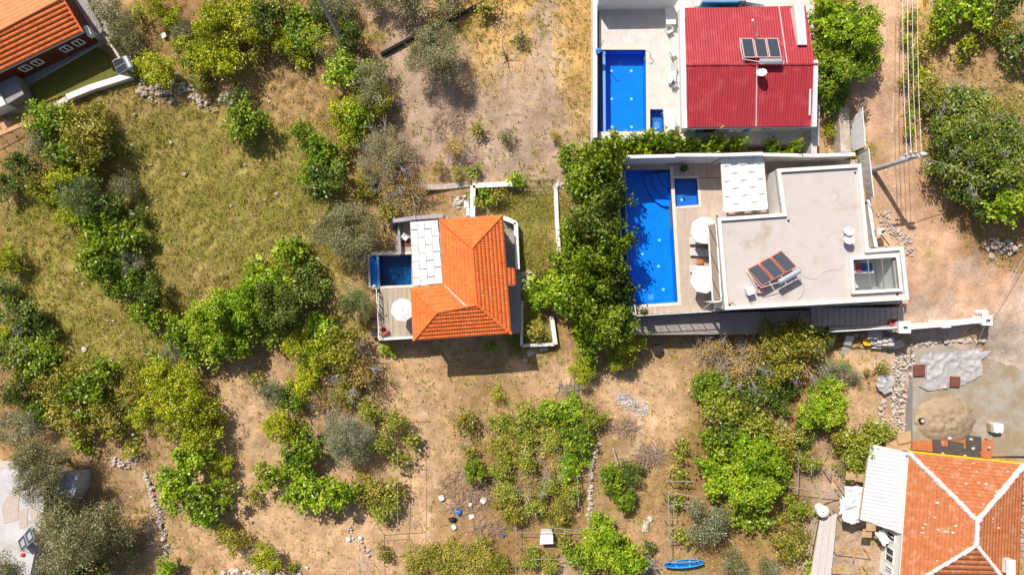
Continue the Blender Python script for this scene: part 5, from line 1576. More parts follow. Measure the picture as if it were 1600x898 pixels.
for qd in ([(1457,686),(1470,686),(1471,696),(1530,702),(1534,715),(1458,705)], [(1482,688),(1494,689),(1506,692),(1506,702),(1482,700)], [(1509,680),(1533,682),(1534,703),(1510,702)]):
    MB().slab(PP(qd, 3.62 + .02 * len(sh.children)), .02).build('felt_patch', M['felt'], sh)
for p in s4: MB().tube([(p.x, p.y, 2.2), (p.x, p.y, 3.4)], .07, 6).build('post', M['wood'], sh)
for k, (a, b) in enumerate(((1484,684),(1521,700),(1546,699),(1517,686),(1473,708),(1508,712))):
    p = P(a, b, 3.75); MB().rock(p, .2, .17, .16, k).build('weight_stone', M['stonew'], sh)
cd = thing('board_heap', G(1400,694), 'sheets of tan board lying between rubble wall and lean-to', 'boards')
for k, qd in enumerate(([(1384,694),(1402,684),(1424,682),(1423,704),(1383,703)], [(1400,680),(1423,672),(1424,690),(1404,694)])):
    MB().slab(PP(qd, 3.0 + .2 * k), .05).build('board', M['card'], cd)
MB().prism(PP([(1388,690),(1420,682),(1420,702),(1388,701)], 2.6), .6, 2.6).build('stack', M['wood'], cd)
# plank walkway, water tank, pots on the yard beside the lean-to
wk = thing('plank_platform', P(1292,850,1.6), 'pale plank platform beside the round white tank', 'platform')
for k in range(3):
    MB().slab(PP([(1281 + k * 9.2,812 - k * 4),(1289.6 + k * 9.2,810 - k * 4),(1276 + k * 11,905),(1265.6 + k * 11,905)], 2.2), .07).build('plank', M['plankwood'], wk)
for a, b in ((1285,815),(1306,808),(1272,895),(1296,895)):
    p = P(a, b, 2.1); MB().tube([(p.x, p.y, .2), (p.x, p.y, 2.1)], .06, 6).build('post', M['wood'], wk)
p = P(1287,799,3.2)
t = thing('water_tank', (p.x, p.y, 1.5), 'round white water tank lid at the plank platform end', 'water tank')
MB().disc((p.x, p.y, 2.25), .52, .85, 22).build('tank', M['white2'], t); MB().tube([(p.x, p.y, 3.102), (p.x, p.y, 3.22)], [.56, .30], 22).build('lid', M['white2'], t)
MB().disc((p.x - .05, p.y - .03, 3.22), .05, .05, 8).build('valve', M['dark'], t)
cd = thing('side_boards', G(1270,820), 'weathered narrow boards lying alongside the plank platform', 'boards')
for k in range(3): MB().bar(P(1278 - k * 4,808,1.6 + .08 * k), P(1266 - k * 5,868,1.6 + .08 * k), .22, .06).build('board', M['wood'], cd)
pf = thing('pipe_frame', P(1330,870,1.5), 'rusty pipe frame over the yard below the lean-to', 'frame')
for a, b in (((1307,858), (1362,866)), ((1338,852), (1334,873)), ((1300,888), (1360,894)), ((1346,885), (1345,905))):
    MB().tube([P(*a, 2.4), P(*b, 2.4)], .045, 6).build('pipe', M['rope'], pf)
for a, b in ((1307,858),(1362,866),(1300,888),(1360,894)):
    p = P(a, b, 2.4); MB().tube([(p.x, p.y, .3), (p.x, p.y, 2.4)], .05, 6).build('post', M['rope'], pf)
for k, (a, b, z, lb) in enumerate(((1328,742,2.6,'tan cardboard piece under the leafy vine, left one'),(1342,745,2.6,'tan cardboard piece under the leafy vine, right one'),(1360,822,3.4,'folded cardboard on the lean-to corner'),(1354,832,3.0,'torn cardboard hanging below the lean-to corner'))):
    p = P(a, b, z); MB().slab([p + Vector((-.42, -.4, 0)), p + Vector((.42, -.4, .1)), p + Vector((.4, .4, .25)), p + Vector((-.4, .42, .1))], .03).build('cardboard', M['card'], None, label=lb, cat='cardboard')
cloth('white sheet draped from the lean-to over the white wall', P(1378,838,2.4), .8, 1.5, M['tarpw'], rz=.6, name='sheet', cat='sheet', amp=.25)
tr = thing('pole_trellis', P(1250,740,1.5), 'crooked pole trellis over the earth yard by the vine', 'trellis')
for a, b in (((1232,760), (1316,771)), ((1249,705), (1246,772)), ((1269,712), (1268,742)), ((1299,718), (1298,742)), ((1293,702), (1283,718)), ((1240,800), (1262,776)), ((1268,782), (1312,769))):
    MB().tube([P(*a, 2.3), P(*b, 2.3)], .045, 5).build('pole', M['barkgrey'], tr)
for a, b in ((1249,705),(1246,772),(1316,771),(1298,742),(1240,800)):
    p = P(a, b, 2.3); MB().tube([(p.x, p.y, .2), (p.x, p.y, 2.3)], .055, 6).build('post', M['barkgrey'], tr)
cloth('white cloth heap against the wrinkled tarpaulin', G(1311,785) + Vector((0, 0, .5)), .7, 1.6, M['tarpw'], name='cloth_heap', cat='cloth', amp=.35)

# ------------------------------------------------------------------ building H (corner, flat roof under olives)
bh = thing('house', P(40,810,.0), 'low house with patched white flat roof under olive trees', 'house')
zh = 2.7
MB().prism(PP([(-60,726),(66,738),(66,800),(60,832),(44,905),(-60,925)], zh), -.6, zh - .25).build('wall', M['white'], bh)
MB().prism(PP([(-61,725),(67,737),(67,801),(61,833),(45,906),(-61,926)], zh), zh - .247, zh).build('roof_slab', M['roofgrey'], bh)
for qd in ([(2,790),(18,766),(30,770),(28,812),(6,818)], [(36,752),(58,748),(63,768),(46,776)], [(28,796),(44,792),(42,822),(30,826)], [(46,790),(60,786),(58,812),(48,814)]):
    MB().slab(PP(qd, zh + .03), .026).build('roof_patch', M['gravel'], bh)
MB().prism(PP([(67.5,742),(121,742),(118,770),(96,800),(67.5,798)], zh - .5), -.6, zh - .5).build("shade_blue_annex", M['blueshade'], bh)  # bluish shade of the olives is put into the annex colour
MB().bar(P(66,742,zh + .2), P(66,800,zh + .2), .25, .2).build('parapet', M['white2'], bh)
solar('dark two-panel collector on the patched flat roof', [(27,845),(48,822),(55,841),(33,862)], zh + .3, zh + .9, zh, 2, M['metalgrey'], tank=None)
lump('rag_heap', 'heap of red and white rags on the patched roof edge', 'rags', 36, 866, .28, .24, .25, zh, M['red'], 5, amp=.5, n=12)

# ------------------------------------------------------------------ utility pole and wires
ub = P(1363,266,4.2); ut = P(1437,243,0)
zt = H - (H - 4.2) * (1363 - 800) / (1437 - 800.0)
ut = P(1437,243,zt)
up_ = thing('utility_pole', ub, 'tall grey concrete utility pole beside the lane', 'utility pole')
MB().tube([ub - Vector((0, 0, .3)), ut], [.26, .16], 10).build('shaft', M['galv'], up_)
tops = [P(1414,241,zt - .4), P(1421,238,zt - .3), P(1429,237,zt - .3), P(1437,242,zt - .3)]
MB().bar(P(1405,247,zt - .5), P(1446,240,zt - .3), .16, .12).build('crossarm', M['galv'], up_)
MB().bar(P(1410,249,zt - 1.2), P(1430,244,zt - .9), .12, .1).build('crossarm', M['galv'], up_)
lp = MB().rock(P(1443,241,zt + .1), .34, .22, .16, 8).build('street_lamp', M['wall'], up_)
for p in tops: MB().tube([p, p + Vector((0, 0, .25))], .07, 8).build('insulator', M['white2'], up_)
MB().box(P(1424,244,zt - .9), .5, .3, .5).build('junction_box', M['metalgrey'], up_)
xs_n = [1412.5, 1420.5, 1428, 1436]
for k, p in enumerate(tops):
    a = p + Vector((0, 0, .25)); b = P(xs_n[k], -120, zt + 1.0)
    mid = (a + b) / 2 - Vector((0, 0, .35))
    w_ = .02 if k != 1 else .028
    MB().tube([a, lerp(a, mid, .5) - Vector((0, 0, .1)), mid, lerp(mid, b, .5) - Vector((0, 0, .1)), b], w_, 5).build('power_line', M['white2'], None,
        label=['leftmost of four pale overhead wires beside the lane', 'thick second wire of the four beside the lane', 'third wire from the left of the four overhead lines', 'rightmost of four pale overhead wires beside the lane'][k], cat='wire', group='overhead wires')
cable('thin dark wire sagging from the pole over the fig trees', [ut - Vector((0, 0, .3)), P(1490,262,zt - 2.5), P(1568,297,zt - 4), P(1680,340,zt - 5)], .03, M['galv'], name='service_line', cat='wire')
cable('long pale service line reaching the lane-end gate pillar', [P(1525,540,3.0), P(1546,494,5.5), P(1562,470,6.5), P(1640,330,8.5)], .022, M['plankwood'], name='service_line', cat='wire')
# pale trunk and straight black tube in the upper field
t = thing('leaning_pole', G(548,92), 'tall pale bare pole rising above the hedge', 'pole')
b_ = G(548,92); zt2 = b_.z + 5.0
MB().tube([b_, P(522,40,lerp(b_.z, zt2, .5)), P(494,-12,zt2)], [.24, .2, .14], 8).build('shaft', M['barkgrey'], t)
MB().tube([G(596,87) + Vector((0, 0, .25)), G(650,58) + Vector((0, 0, .3)), G(700,34) + Vector((0, 0, .25)), G(760,4) + Vector((0, 0, .25))], .2, 8).build('black_tube', M['black'], None, label='long black tube lying across the olive field', cat='pipe')

# ------------------------------------------------------------------ vegetation
LEAF = dict(
    broad=leaf_mat('leaf_broad', (.060, .125, .008), (.215, .31, .018), (.40, .46, .05)),
    lush=leaf_mat('leaf_lush', (.085, .18, .008), (.275, .41, .018), (.46, .54, .05)),
    dark=leaf_mat('leaf_dark', (.035, .075, .013), (.125, .18, .03), (.24, .29, .06)),
    olive=leaf_mat('leaf_olive', (.09, .10, .045), (.235, .245, .145), (.44, .43, .27), trans=.15),
    blue=leaf_mat('leaf_blue', (.078, .10, .06), (.21, .245, .175), (.38, .40, .30), trans=.15),
    lime=leaf_mat('leaf_lime', (.105, .16, .006), (.34, .40, .010), (.56, .56, .03)),
    mixed=leaf_mat('leaf_mixed', (.09, .115, .012), (.31, .31, .04), (.52, .44, .12)),
    vine=leaf_mat('leaf_vine', (.10, .145, .014), (.30, .35, .045), (.52, .46, .14)),
    dry=leaf_mat('leaf_dry', (.19, .145, .045), (.44, .34, .12), (.56, .42, .24), trans=.12),
    pine=leaf_mat('leaf_pine', (.045, .085, .024), (.165, .21, .07), (.27, .30, .12), trans=.12),
    fig=leaf_mat('leaf_fig', (.045, .095, .012), (.20, .26, .04), (.34, .38, .08)),
    grey=leaf_mat('leaf_grey', (.13, .14, .07), (.32, .31, .235), (.46, .43, .40), trans=.12),
    grass=leaf_mat('leaf_grass', (.14, .135, .026), (.33, .32, .09), (.66, .55, .24), trans=.35),
    straw=leaf_mat('leaf_straw', (.22, .165, .08), (.40, .33, .19), (.68, .54, .30), trans=.15),
)
#       leaf length, width, leaves per m2 of crown, cluster spread, lobes, flatness, twigs
SPEC = dict(broad=(.25, .16, 115, .20, 1.0, 1.0, 0), lush=(.25, .16, 125, .18, 1.0, 1.0, 0), dark=(.22, .13, 120, .18, 1.0, 1.0, 0),
            olive=(.17, .055, 260, .20, 1.25, .95, 0), blue=(.16, .055, 260, .18, 1.2, 1.0, 0), lime=(.20, .09, 160, .17, 1.3, 1.1, 0),
            mixed=(.20, .11, 130, .21, 1.2, .9, 1), vine=(.21, .14, 84, .22, 1.5, .6, 1), dry=(.17, .07, 110, .26, 1.2, .8, 3), grey=(.18, .05, 200, .24, 1.2, .85, 2),
            pine=(.26, .035, 300, .17, 1.1, 1.1, 0), fig=(.23, .12, 110, .20, 1.3, .85, 2), grass=(.5, .03, 160, .10, 1.0, .8, 0), straw=(.5, .03, 160, .10, 1.0, .8, 0))

def leaf_quads(C, Nn, L_, Wd, rng):
    """C centres, Nn normals -> folded leaf quads"""
    n = len(C)
    r = rng.normal(size=(n, 3))
    t = r - (r * Nn).sum(1, keepdims=True) * Nn
    t /= np.linalg.norm(t, axis=1, keepdims=True) + 1e-9
    b = np.cross(Nn, t)
    l = (L_ * rng.uniform(.6, 1.3, (n, 1))) / 2; w = (Wd * rng.uniform(.7, 1.25, (n, 1))) / 2
    v0 = C - t * l; v2 = C + t * l - Nn * l * .25
    v1 = C + b * w + Nn * w * .35; v3 = C - b * w + Nn * w * .35
    return np.stack([v0, v1, v2, v3], 1).reshape(-1, 3)

def crown_mesh(kind, R, Ht, seed):
    rng = np.random.default_rng(seed)
    L_, Wd, dens, spread, lob, flat, tw = SPEC[kind]
    nl = int((7 + R * 5.5) * lob)
    lobes = [(0, 0, Ht * .42, R * .5)]
    f1, f2 = rng.uniform(0, 6.28, 2)
    for k in range(nl):
        a = 2 * math.pi * (k * .618 + rng.uniform(-.1, .1))
        out = 1 + .22 * math.sin(2 * a + f1) + .16 * math.sin(3 * a + f2)
        d = R * math.sqrt(rng.uniform(.02, .62)) * out
        rr = R * rng.uniform(.15, .31)
        lobes.append((d * math.cos(a), d * math.sin(a), Ht * (.80 - .34 * (d / R) ** 1.6 + rng.normal() * .14), rr))
    area = sum(4 * math.pi * l[3] ** 2 * .62 for l in lobes)
    ntot = int(area * dens * .50)
    per = 15
    ncl = max(10, ntot // per)
    wts = np.array([l[3] ** 2 for l in lobes]); wts /= wts.sum()
    li = rng.choice(len(lobes), ncl, p=wts)
    lo = np.array(lobes)[li]
    d = rng.normal(size=(ncl, 3)); d /= np.linalg.norm(d, axis=1, keepdims=True)
    d[:, 2] = np.where(d[:, 2] < -.35, -d[:, 2], d[:, 2])
    rad = lo[:, 3:4] * np.where(rng.random((ncl, 1)) < .25, rng.uniform(.35, .8, (ncl, 1)), rng.uniform(.82, 1.15, (ncl, 1)))
    cc = lo[:, :3] + d * rad * np.array([1, 1, .8 * flat])
    # a few stray shoots that break the outline
    sh = rng.random(ncl) < .06
    cc[sh] += d[sh] * np.array([1, 1, .5]) * rng.uniform(.1, .3, (sh.sum(), 1)) * min(R, 1.6)
    C = np.repeat(cc, per, 0) + rng.normal(size=(ncl * per, 3)) * spread * np.array([1, 1, .7])
    D = np.repeat(d, per, 0)
    Nn = D * .5 + np.array([0, 0, .5]) + rng.normal(size=C.shape) * .55
    Nn /= np.linalg.norm(Nn, axis=1, keepdims=True)
    C[:, 2] = np.maximum(C[:, 2], .06)
    tone = np.repeat(np.clip(rng.normal(.5, .24, ncl) + .17 * rng.normal(size=len(lobes))[li], 0, 1), per) + rng.normal(size=ncl * per) * .2
    V_ = leaf_quads(C, Nn, L_, Wd, rng)
    q = np.arange(len(V_)).reshape(-1, 4)
    me = bpy.data.meshes.new('crown_' + kind)
    fill_mesh(me, V_, q)
    at = me.attributes.new('tone', 'FLOAT', 'POINT')
    at.data.foreach_set('value', np.repeat(np.clip(tone, 0, 1), 4).astype(np.float32))
    me.materials.append(LEAF[kind])
    return me

def limbs_mesh(R, Ht, seed, nb=7, mat='bark', thick=1.0, reach=.75, twigs=0, top=.62):
    rs = random.Random(seed); mb = MB()
    r0 = .05 + .045 * R * thick
    fk = Ht * .28
    mb.tube([(0, 0, -.3), (rs.uniform(-.05, .05), rs.uniform(-.05, .05), fk * .5), (rs.uniform(-.1, .1), rs.uniform(-.1, .1), fk)], [r0 * 1.25, r0, r0 * .85], 7)
    for k in range(nb):
        a = 6.28 * k / nb + rs.uniform(-.3, .3); d = R * reach * rs.uniform(.6, 1.05); z = Ht * rs.uniform(top - .15, top + .15)
        m_ = (d * .45 * math.cos(a + .2), d * .45 * math.sin(a + .2), lerp(fk, z, .6)); e = (d * math.cos(a), d * math.sin(a), z)
        mb.tube([(0, 0, fk * .9), m_, e], [r0 * .5, r0 * .28, r0 * .08], 5)
        for j in range(twigs):
            b = a + rs.uniform(-1.2, 1.2); l = R * rs.uniform(.2, .45)
            f = rs.uniform(.4, 1.0)
            s_ = Vector(m_).lerp(Vector(e), f)
            e2 = s_ + Vector((math.cos(b) * l, math.sin(b) * l, rs.uniform(.05, .5) * l))
            md = s_.lerp(e2, .5) + Vector((rs.uniform(-.1, .1), rs.uniform(-.1, .1), rs.uniform(0, .12)))
            mb.tube([s_, md, e2], [r0 * .15, r0 * .10, .008], 4)
    me = bpy.data.meshes.new('limbs')
    me.from_pydata(mb.v, [], mb.f); me.materials.append(M[mat])
    return me

CACHE = {}
CLS = dict(S=(.75, 1.1), M=(1.7, 2.3), L=(3.0, 4.2))
def get_variant(kind, cls, k):
    key = (kind, cls, k)
    if key not in CACHE:
        R, Ht = CLS[cls]
        tw = SPEC[kind][6]
        sd = abs(sum(map(ord, kind))) * 31 + k * 977 + ord(cls)
        CACHE[key] = (crown_mesh(kind, R, Ht, sd),
                      limbs_mesh(R, Ht, sd, nb=5 + tw * 2, mat='barkgrey' if tw >= 2 else 'bark', twigs=tw * 3 if tw else 0, reach=.8 + .1 * tw, top=.62 + .09 * tw))
    return CACHE[key]

COUNT = {}
TALL = {(940,255): 6.5, (952,310): 7.0, (925,350): 7.0, (950,385): 7.0, (925,420): 7.5, (955,445): 6.5, (900,480): 6.5, (945,500): 6.0, (548,366): 5.5}
def plant(px, py, rpx, kind, label, name, cat, group=None, h=None, asp=1.0):
    zc = 1.5
    for _ in range(3):
        p = P(px, py, zc); g = gz(p.x, p.y)
        r = rpx / PXM * (H - zc) / H
        cls = 'S' if r < 1.15 else ('M' if r < 2.35 else 'L')
        R, Ht = CLS[cls]
        hh = h * (.85 + .3 * ((px * 7 + py * 3) % 10) / 10) if h else Ht * (r / R) ** .85
        zc = g + hh * .6
    n = COUNT.get((kind, cls), 0); COUNT[(kind, cls)] = n + 1
    cm, lm = get_variant(kind, cls, n % 3)
    rs = random.Random(int(px * 13 + py * 7))
    t = thing(name, (p.x, p.y, g), label, cat, group)
    hh = TALL.get((px, py), hh)
    hh *= rs.uniform(.9, 1.1) if (px, py) in TALL else rs.uniform(.9, 1.45) if cat == 'tree' else rs.uniform(.9, 1.35)
    rz = rs.uniform(0, 6.28)
    sx = r / R * rs.uniform(1.0, 1.15); sy = r / R * rs.uniform(.95, 1.08) * asp
    for nm, me in (('crown', cm), ('trunk', lm)):
        o = bpy.data.objects.new(nm, me); COL.objects.link(o); o.parent = t
        o.rotation_euler = (0, 0, rz); o.scale = (sx, sy, hh / Ht)
    return t

T = 'tree'; B = 'bush'
PL = [
 # by the brown house and along the upper hedge
 (166,16,26,'olive','grey-green olive tree at the gravel path top',T),(196,48,28,'olive','grey-green olive tree between gravel path and lawn tank',T),(182,66,9,'lush','small bright shrub at the brown house corner',B),
 (210,75,16,'olive','small grey olive shrub above the lawn tank',B),(247,8,22,'lime','yellow-green bush on the upper slope next to the gravel path olives',B),
 (215,22,15,'lime','little yellowish shrub on the bare upper slope',B),(246,108,30,'lime','yellow-green bush at the end of the white lawn wall',B),(214,107,14,'lime','small yellow shrub touching the white lawn wall',B),
 (288,50,22,'olive','dull green bush on the stony upper slope',B),(305,80,34,'lime','yellow bush left of the tilled clearing',B),(338,42,36,'lime','broad yellow bush on the upper slope',B),
 (310,120,22,'mixed','low green bush above the stony terrace',B),(350,92,34,'lime','golden bush beside the tilled clearing',B),(382,22,36,'lime','tall yellow bush at the top edge near the tilled clearing',B),
 (362,60,24,'mixed','olive-green bush among the golden ones',B),(420,28,34,'dark','dark green bush above the tilled clearing',B),(445,12,30,'mixed','mixed green bush at the top edge',B),
 (470,40,34,'broad','leafy bush left of the tall pale pole',B),(412,60,22,'lime','yellow bush on the rim of the tilled clearing',B),(490,62,24,'lime','golden bush below the tall pale pole',B),
 (452,68,22,'lime','yellow bush in the hedge gap above the tilled soil',B),(520,75,20,'dry','bare grey thorn bush at the pole foot',B),(545,60,30,'dark','dark shrub in the shadow of the pale pole',B),
 (530,8,28,'olive','grey bush behind the tall pale pole',B),
 (374,158,24,'dark','dark conifer beside the tilled clearing',T),(388,190,32,'broad','bushy green tree casting a dark shadow on the pasture',T),(372,200,18,'lime','yellow bush leaning on the dark conifer',B),
 (538,112,32,'lush','bright green tree below the tall pale pole',T),(580,132,34,'olive','grey olive tree right of the tilled clearing',T),(600,160,24,'mixed','dull green bush on the edge of the pale field',B),
 (540,172,26,'lime','bright yellow bush right of the tilled clearing',B),(562,186,28,'lush','vivid green bush in the hedge beside the pale field',B),(545,205,26,'lime','yellow-green bush above the twiggy grey tree',B),
 (575,160,20,'lime','golden shrub squeezed between olive and vivid bush',B),(478,212,22,'broad','feathery green bush on the pasture edge',B),(505,240,30,'broad','green tree left of the twiggy grey tree',T),
 (512,285,36,'dark','dark green tree above the big olive',T),(482,275,24,'broad','bright shrub on the pasture below the twiggy tree',B),(600,238,46,'grey','large grey twiggy tree beside the pale field',T),
 (612,285,26,'dry','dry brown scrub above the big olive tree',B),(575,285,22,'mixed','scrubby green bush below the twiggy grey tree',B),(640,300,26,'dry','dry scrub left of the orange rope',B),
 # upper olive field
 (682,85,46,'olive','large olive tree beside the long black pipe',T),(636,-4,40,'olive','olive tree at the top edge above the black pipe',T),(700,-2,30,'olive','olive tree at the top edge right of the black pipe',T),
 (590,0,26,'olive','olive tree cut by the top edge near the pale pole',T),(764,12,18,'mixed','yellowish shrub at the end of the black pipe',B),(815,58,13,'olive','small round olive shrub on the dry field',B),
 (748,203,14,'mixed','small green tussock bush in the pale field',B),(790,215,14,'blue','round grey-green shrub in the pale field',B),(868,213,14,'grass','spiky dry tussock near the white pool wall',B),
 (712,230,24,'dry','dead brown brush on the pale field',B),(690,265,14,'grass','grass tussock above the earthen retaining wall',B),(715,272,16,'grass','spiky tussock behind the earthen retaining wall',B),(740,268,10,'broad','small green weed clump behind the L-shaped wall',B),
 (808,278,14,'lush','green weeds at the foot of the wire fence',B),(600,330,18,'mixed','dry weedy bush above the grey screen wall',B),
 # hedgerow on the left
 (68,186,32,'lush','bright green bush beside the pinkish terrace',B),(98,192,32,'broad','green tree below the broken lawn wall end',T),(120,195,34,'mixed','drab bush below the white lawn wall',B),
 (150,180,22,'mixed','scrubby bush under the middle of the white lawn wall',B),(72,228,34,'olive','grey-green tree at the foot of the pinkish terrace',T),(100,232,38,'broad','leafy tree in the upper hedgerow on the left',T),
 (150,222,36,'mixed','yellowish tree at the edge of the upper pasture',T),(40,262,30,'dark','dark tree in the shadowed left hedgerow',T),(110,272,34,'lime','yellow-green bush mid hedgerow',B),(130,305,36,'pine','dark feathery tree in the hedgerow',T),
 (198,292,22,'olive','grey rounded shrub on the pasture side of the hedgerow',B),(165,325,32,'dark','dark green tree below the grey rounded shrub',T),(105,335,22,'lime','yellow bush on the left pasture side of the hedgerow',B),
 (160,355,30,'lush','bright bush in the narrow part of the hedgerow',B),(195,372,34,'broad','green tree in the narrow part of the hedgerow',T),(160,405,34,'broad','leafy tree left of the spiky grey shrub',T),(208,412,22,'blue','spiky grey-green shrub at the hedgerow edge',B),
 (190,440,30,'broad','green bush below the spiky grey shrub',B),(235,455,30,'dark','dark bush at the lower end of the hedgerow',B),(232,490,30,'broad','green tree where the hedgerow ends',T),(12,290,24,'dark','shadowy bush at the left edge of the upper pasture',B),
 # left edge
 (14,405,24,'lime','yellow-green shrub at the left edge by the pasture',B),(8,455,22,'dark','dark shrub at the left edge by the pasture',B),(30,492,34,'dark','sprawling dark tree at the left pasture edge',T),
 (62,500,20,'dark','dark branchy bush reaching over the left pasture',B),(22,548,34,'fig','sparse tree with pale branches at the left edge',T),(60,560,34,'broad','green tree below the left pasture',T),(85,520,16,'dark','small dark bush shading the left pasture',B),
 (30,610,30,'dark','dark bush on the brown left bank',B),(95,600,34,'mixed','yellowish tree on the bank below the pasture',T),(140,612,38,'broad','spreading green tree on the bank below the pasture',T),
 (165,575,24,'broad','green bush at the lower pasture corner',B),(110,650,34,'mixed','drab bush above the dark olive',B),(165,650,30,'mixed','olive-green bush on the stony bank',B),(28,665,34,'blue','grey-green tree at the left edge above the patched roof',T),
 (60,640,22,'broad','small green tree on the left bank',T),
 (80,728,50,'olive','dense dark olive tree beside the patched flat roof',T),(132,826,62,'olive','widest olive tree beside the patched flat roof',T),(175,850,34,'olive','olive tree on the track side of the patched roof house',T),
 (30,885,36,'olive','olive tree at the bottom left corner',T),(150,885,34,'dark','dark tree at the bottom edge left of the stone wall',T),(90,885,24,'olive','olive bough at the bottom edge beside the patched roof',T),
 (203,702,16,'lime','round bright yellow-green bush on the stony bank',B),(262,885,20,'lush','bright leafy shrub at the bottom edge by the stone wall',B),(4,808,22,'dry','dry purple-grey tree at the patched roof edge',B),
 # lime thicket centre left
 (215,575,24,'mixed','low bush at the top of the yellow thicket',B),(245,585,32,'lime','yellow tree at the top of the lower thicket',T),(290,590,34,'lime','golden tree in the lower thicket near the green grove',T),
 (255,625,34,'lime','yellow-green tree in the middle of the lower thicket',T),(305,635,34,'lime','golden tree on the sandy side of the thicket',T),(270,670,30,'mixed','drab bush in the lower thicket',B),(315,675,32,'lime','yellow tree by the sandy clearing',T),
 (300,715,34,'lush','bright green tree low in the thicket',T),(265,745,22,'lush','green shrub against the stone wall',B),(285,770,34,'lush','vivid green tree beside the low stone wall',T),(325,775,36,'broad','leafy green tree beside the sandy clearing bottom',T),
 (320,805,26,'lush','vivid shrub at the thicket foot',B),(362,842,26,'mixed','dull bush below the vivid green trees',B),(240,560,18,'dark','dark shrub under the lower pasture',B),(335,655,20,'mixed','brownish bush on the sandy clearing edge',B),
 (200,612,22,'mixed','scrubby bush between the bank tree and yellow thicket',B),(215,650,22,'lime','low golden bush on the stony bank edge',B),(185,675,18,'mixed','thin scrub above the round yellow bush',B),(75,592,24,'dark','dark scrub among the left bank trees',B),
 (125,575,24,'mixed','dull bush at the lower left pasture rim',B),(45,585,24,'mixed','weedy bush on the left bank by the pale-branched tree',B),(120,690,18,'broad','green shrub just above the dense dark olive',B),(12,520,22,'lime','yellowish bush behind the sprawling dark tree',B),
 (400,590,16,'mixed','small bush between grove and grey-blue olive bush',B),(345,725,20,'lime','yellow shrub on the sandy clearing beside the thicket',B),(395,770,14,'mixed','tiny scrub bush on the sandy clearing',B),(510,630,22,'dry','dry scrub left of the white bags',B),(575,640,22,'vine','sparse scrub right of the white bags',B),
 (270,30,20,'lime','golden shrub above the stony upper slope',B),(400,92,18,'mixed','scrub on the rim of the tilled soil below golden bushes',B),(330,15,22,'mixed','dull bush at the top edge over the upper slope',B),(500,15,26,'dark','dark bush hugging the tall pale pole',B),(470,95,16,'lime','small yellow shrub on tilled soil edge',B),
 (70,290,24,'mixed','drab bush left of the dark feathery tree',B),(85,310,20,'lime','golden bush low in the left hedgerow',B),(140,370,22,'mixed','scrub bush left of the narrow hedgerow',B),(215,335,18,'dark','dark shrub shadowing the upper pasture',B),(255,480,20,'mixed','thin bush between hedgerow end and grove',B),
 # green grove
 (295,520,38,'broad','leafy tree at the left end of the green grove',T),(340,500,42,'lush','bright round tree in the green grove',T),(385,478,44,'lush','bright tree in the middle of the green grove',T),(330,545,34,'broad','green tree on the lower side of the grove',T),
 (372,530,36,'broad','dense tree on the lower side of the green grove',T),(425,440,36,'lush','bright tree at the upper edge of the grove',T),(445,475,40,'dark','dark round tree in the green grove',T),(485,450,38,'dark','darkest tree at the right end of the green grove',T),
 (415,505,36,'broad','tree filling the lower right of the green grove',T),(275,545,22,'blue','grey bush at the left foot of the green grove',B),(452,395,26,'lush','low vivid green creeper patch above the grove',B),(470,385,18,'broad','leafy creeper end under the big olive',B),
 (558,470,32,'pine','soft round pine beside the boarded terrace',T),(548,366,54,'olive','biggest olive tree shading the small dark pool',T),
 (495,508,30,'lush','bright shrub right of the grove below the pine',B),(470,540,28,'lime','yellow tree on the slope below the grove',T),(505,545,32,'lime','golden-green tree below the pine',T),(535,545,34,'mixed','drab dry tree left of the terrace panels',T),(560,575,34,'dry','dry brownish bush below the terrace panels',B),
 (480,590,30,'lime','leafy yellow tree beside the grey olive bush',T),(425,612,26,'blue','grey-blue olive bush on the sandy slope',B),(605,546,11,'lush','small vivid shrub under the terrace corner',B),(540,610,26,'mixed','dull bush above the white bags',B),
 (455,620,24,'broad','small green tree next to the grey-blue olive bush',T),
 # below the house
 (545,685,44,'blue','grey-blue olive tree on the sandy slope',T),(440,665,28,'lime','yellow shrub left of the grey-blue olive tree',B),(470,700,34,'broad','green tree left of the grey-blue olive tree',T),(425,742,28,'broad','round green tree alone on the sand',T),
 (480,765,36,'lush','bright green tree below the grey-blue olive tree',T),(465,730,26,'lush','bright shrub between two green trees on the sand',B),(535,768,32,'lush','vivid green tree at the top of the bare pole trellis',T),(580,765,32,'mixed','mottled tree over the pole trellis',T),
 (600,795,26,'vine','thin brownish vine on the pole trellis',B),(415,870,24,'lime','golden bush at the bottom edge',B),(456,885,10,'lime','tiny golden bush at the bottom edge',B),(600,690,22,'vine','straggly vine on the upper pole trellis',B),
 (622,715,18,'vine','small yellow vine on the trellis posts',B),(615,660,22,'vine','sparse vine shoots below the terrace corner',B),(640,685,16,'vine','thin vine shoots on the sandy path edge',B),(620,760,18,'vine','yellowing vine shoots low on the trellis',B),
 (766,540,11,'lush','small leafy branch under the orange eave',B),(775,617,12,'lime','round yellow-green bush on the bare sand',B),(733,705,15,'mixed','dull weed clump left of the vine plot',B),(742,735,20,'broad','green weed patch left of the vine plot',B),(725,660,18,'mixed','faint grassy clump on the sand under the house',B),
 (600,860,14,'mixed','small bush at the trellis foot',B),
 # trees between house B and the long pool
 (895,248,30,'broad','leafy tree at the top of the tall row by the pool',T),(940,255,36,'broad','leafy tree against the tall white pool wall',T),(915,300,38,'broad','dense tree overhanging the pale narrow wall',T),(952,310,30,'dark','tree leaning over the top of the long pool',T),
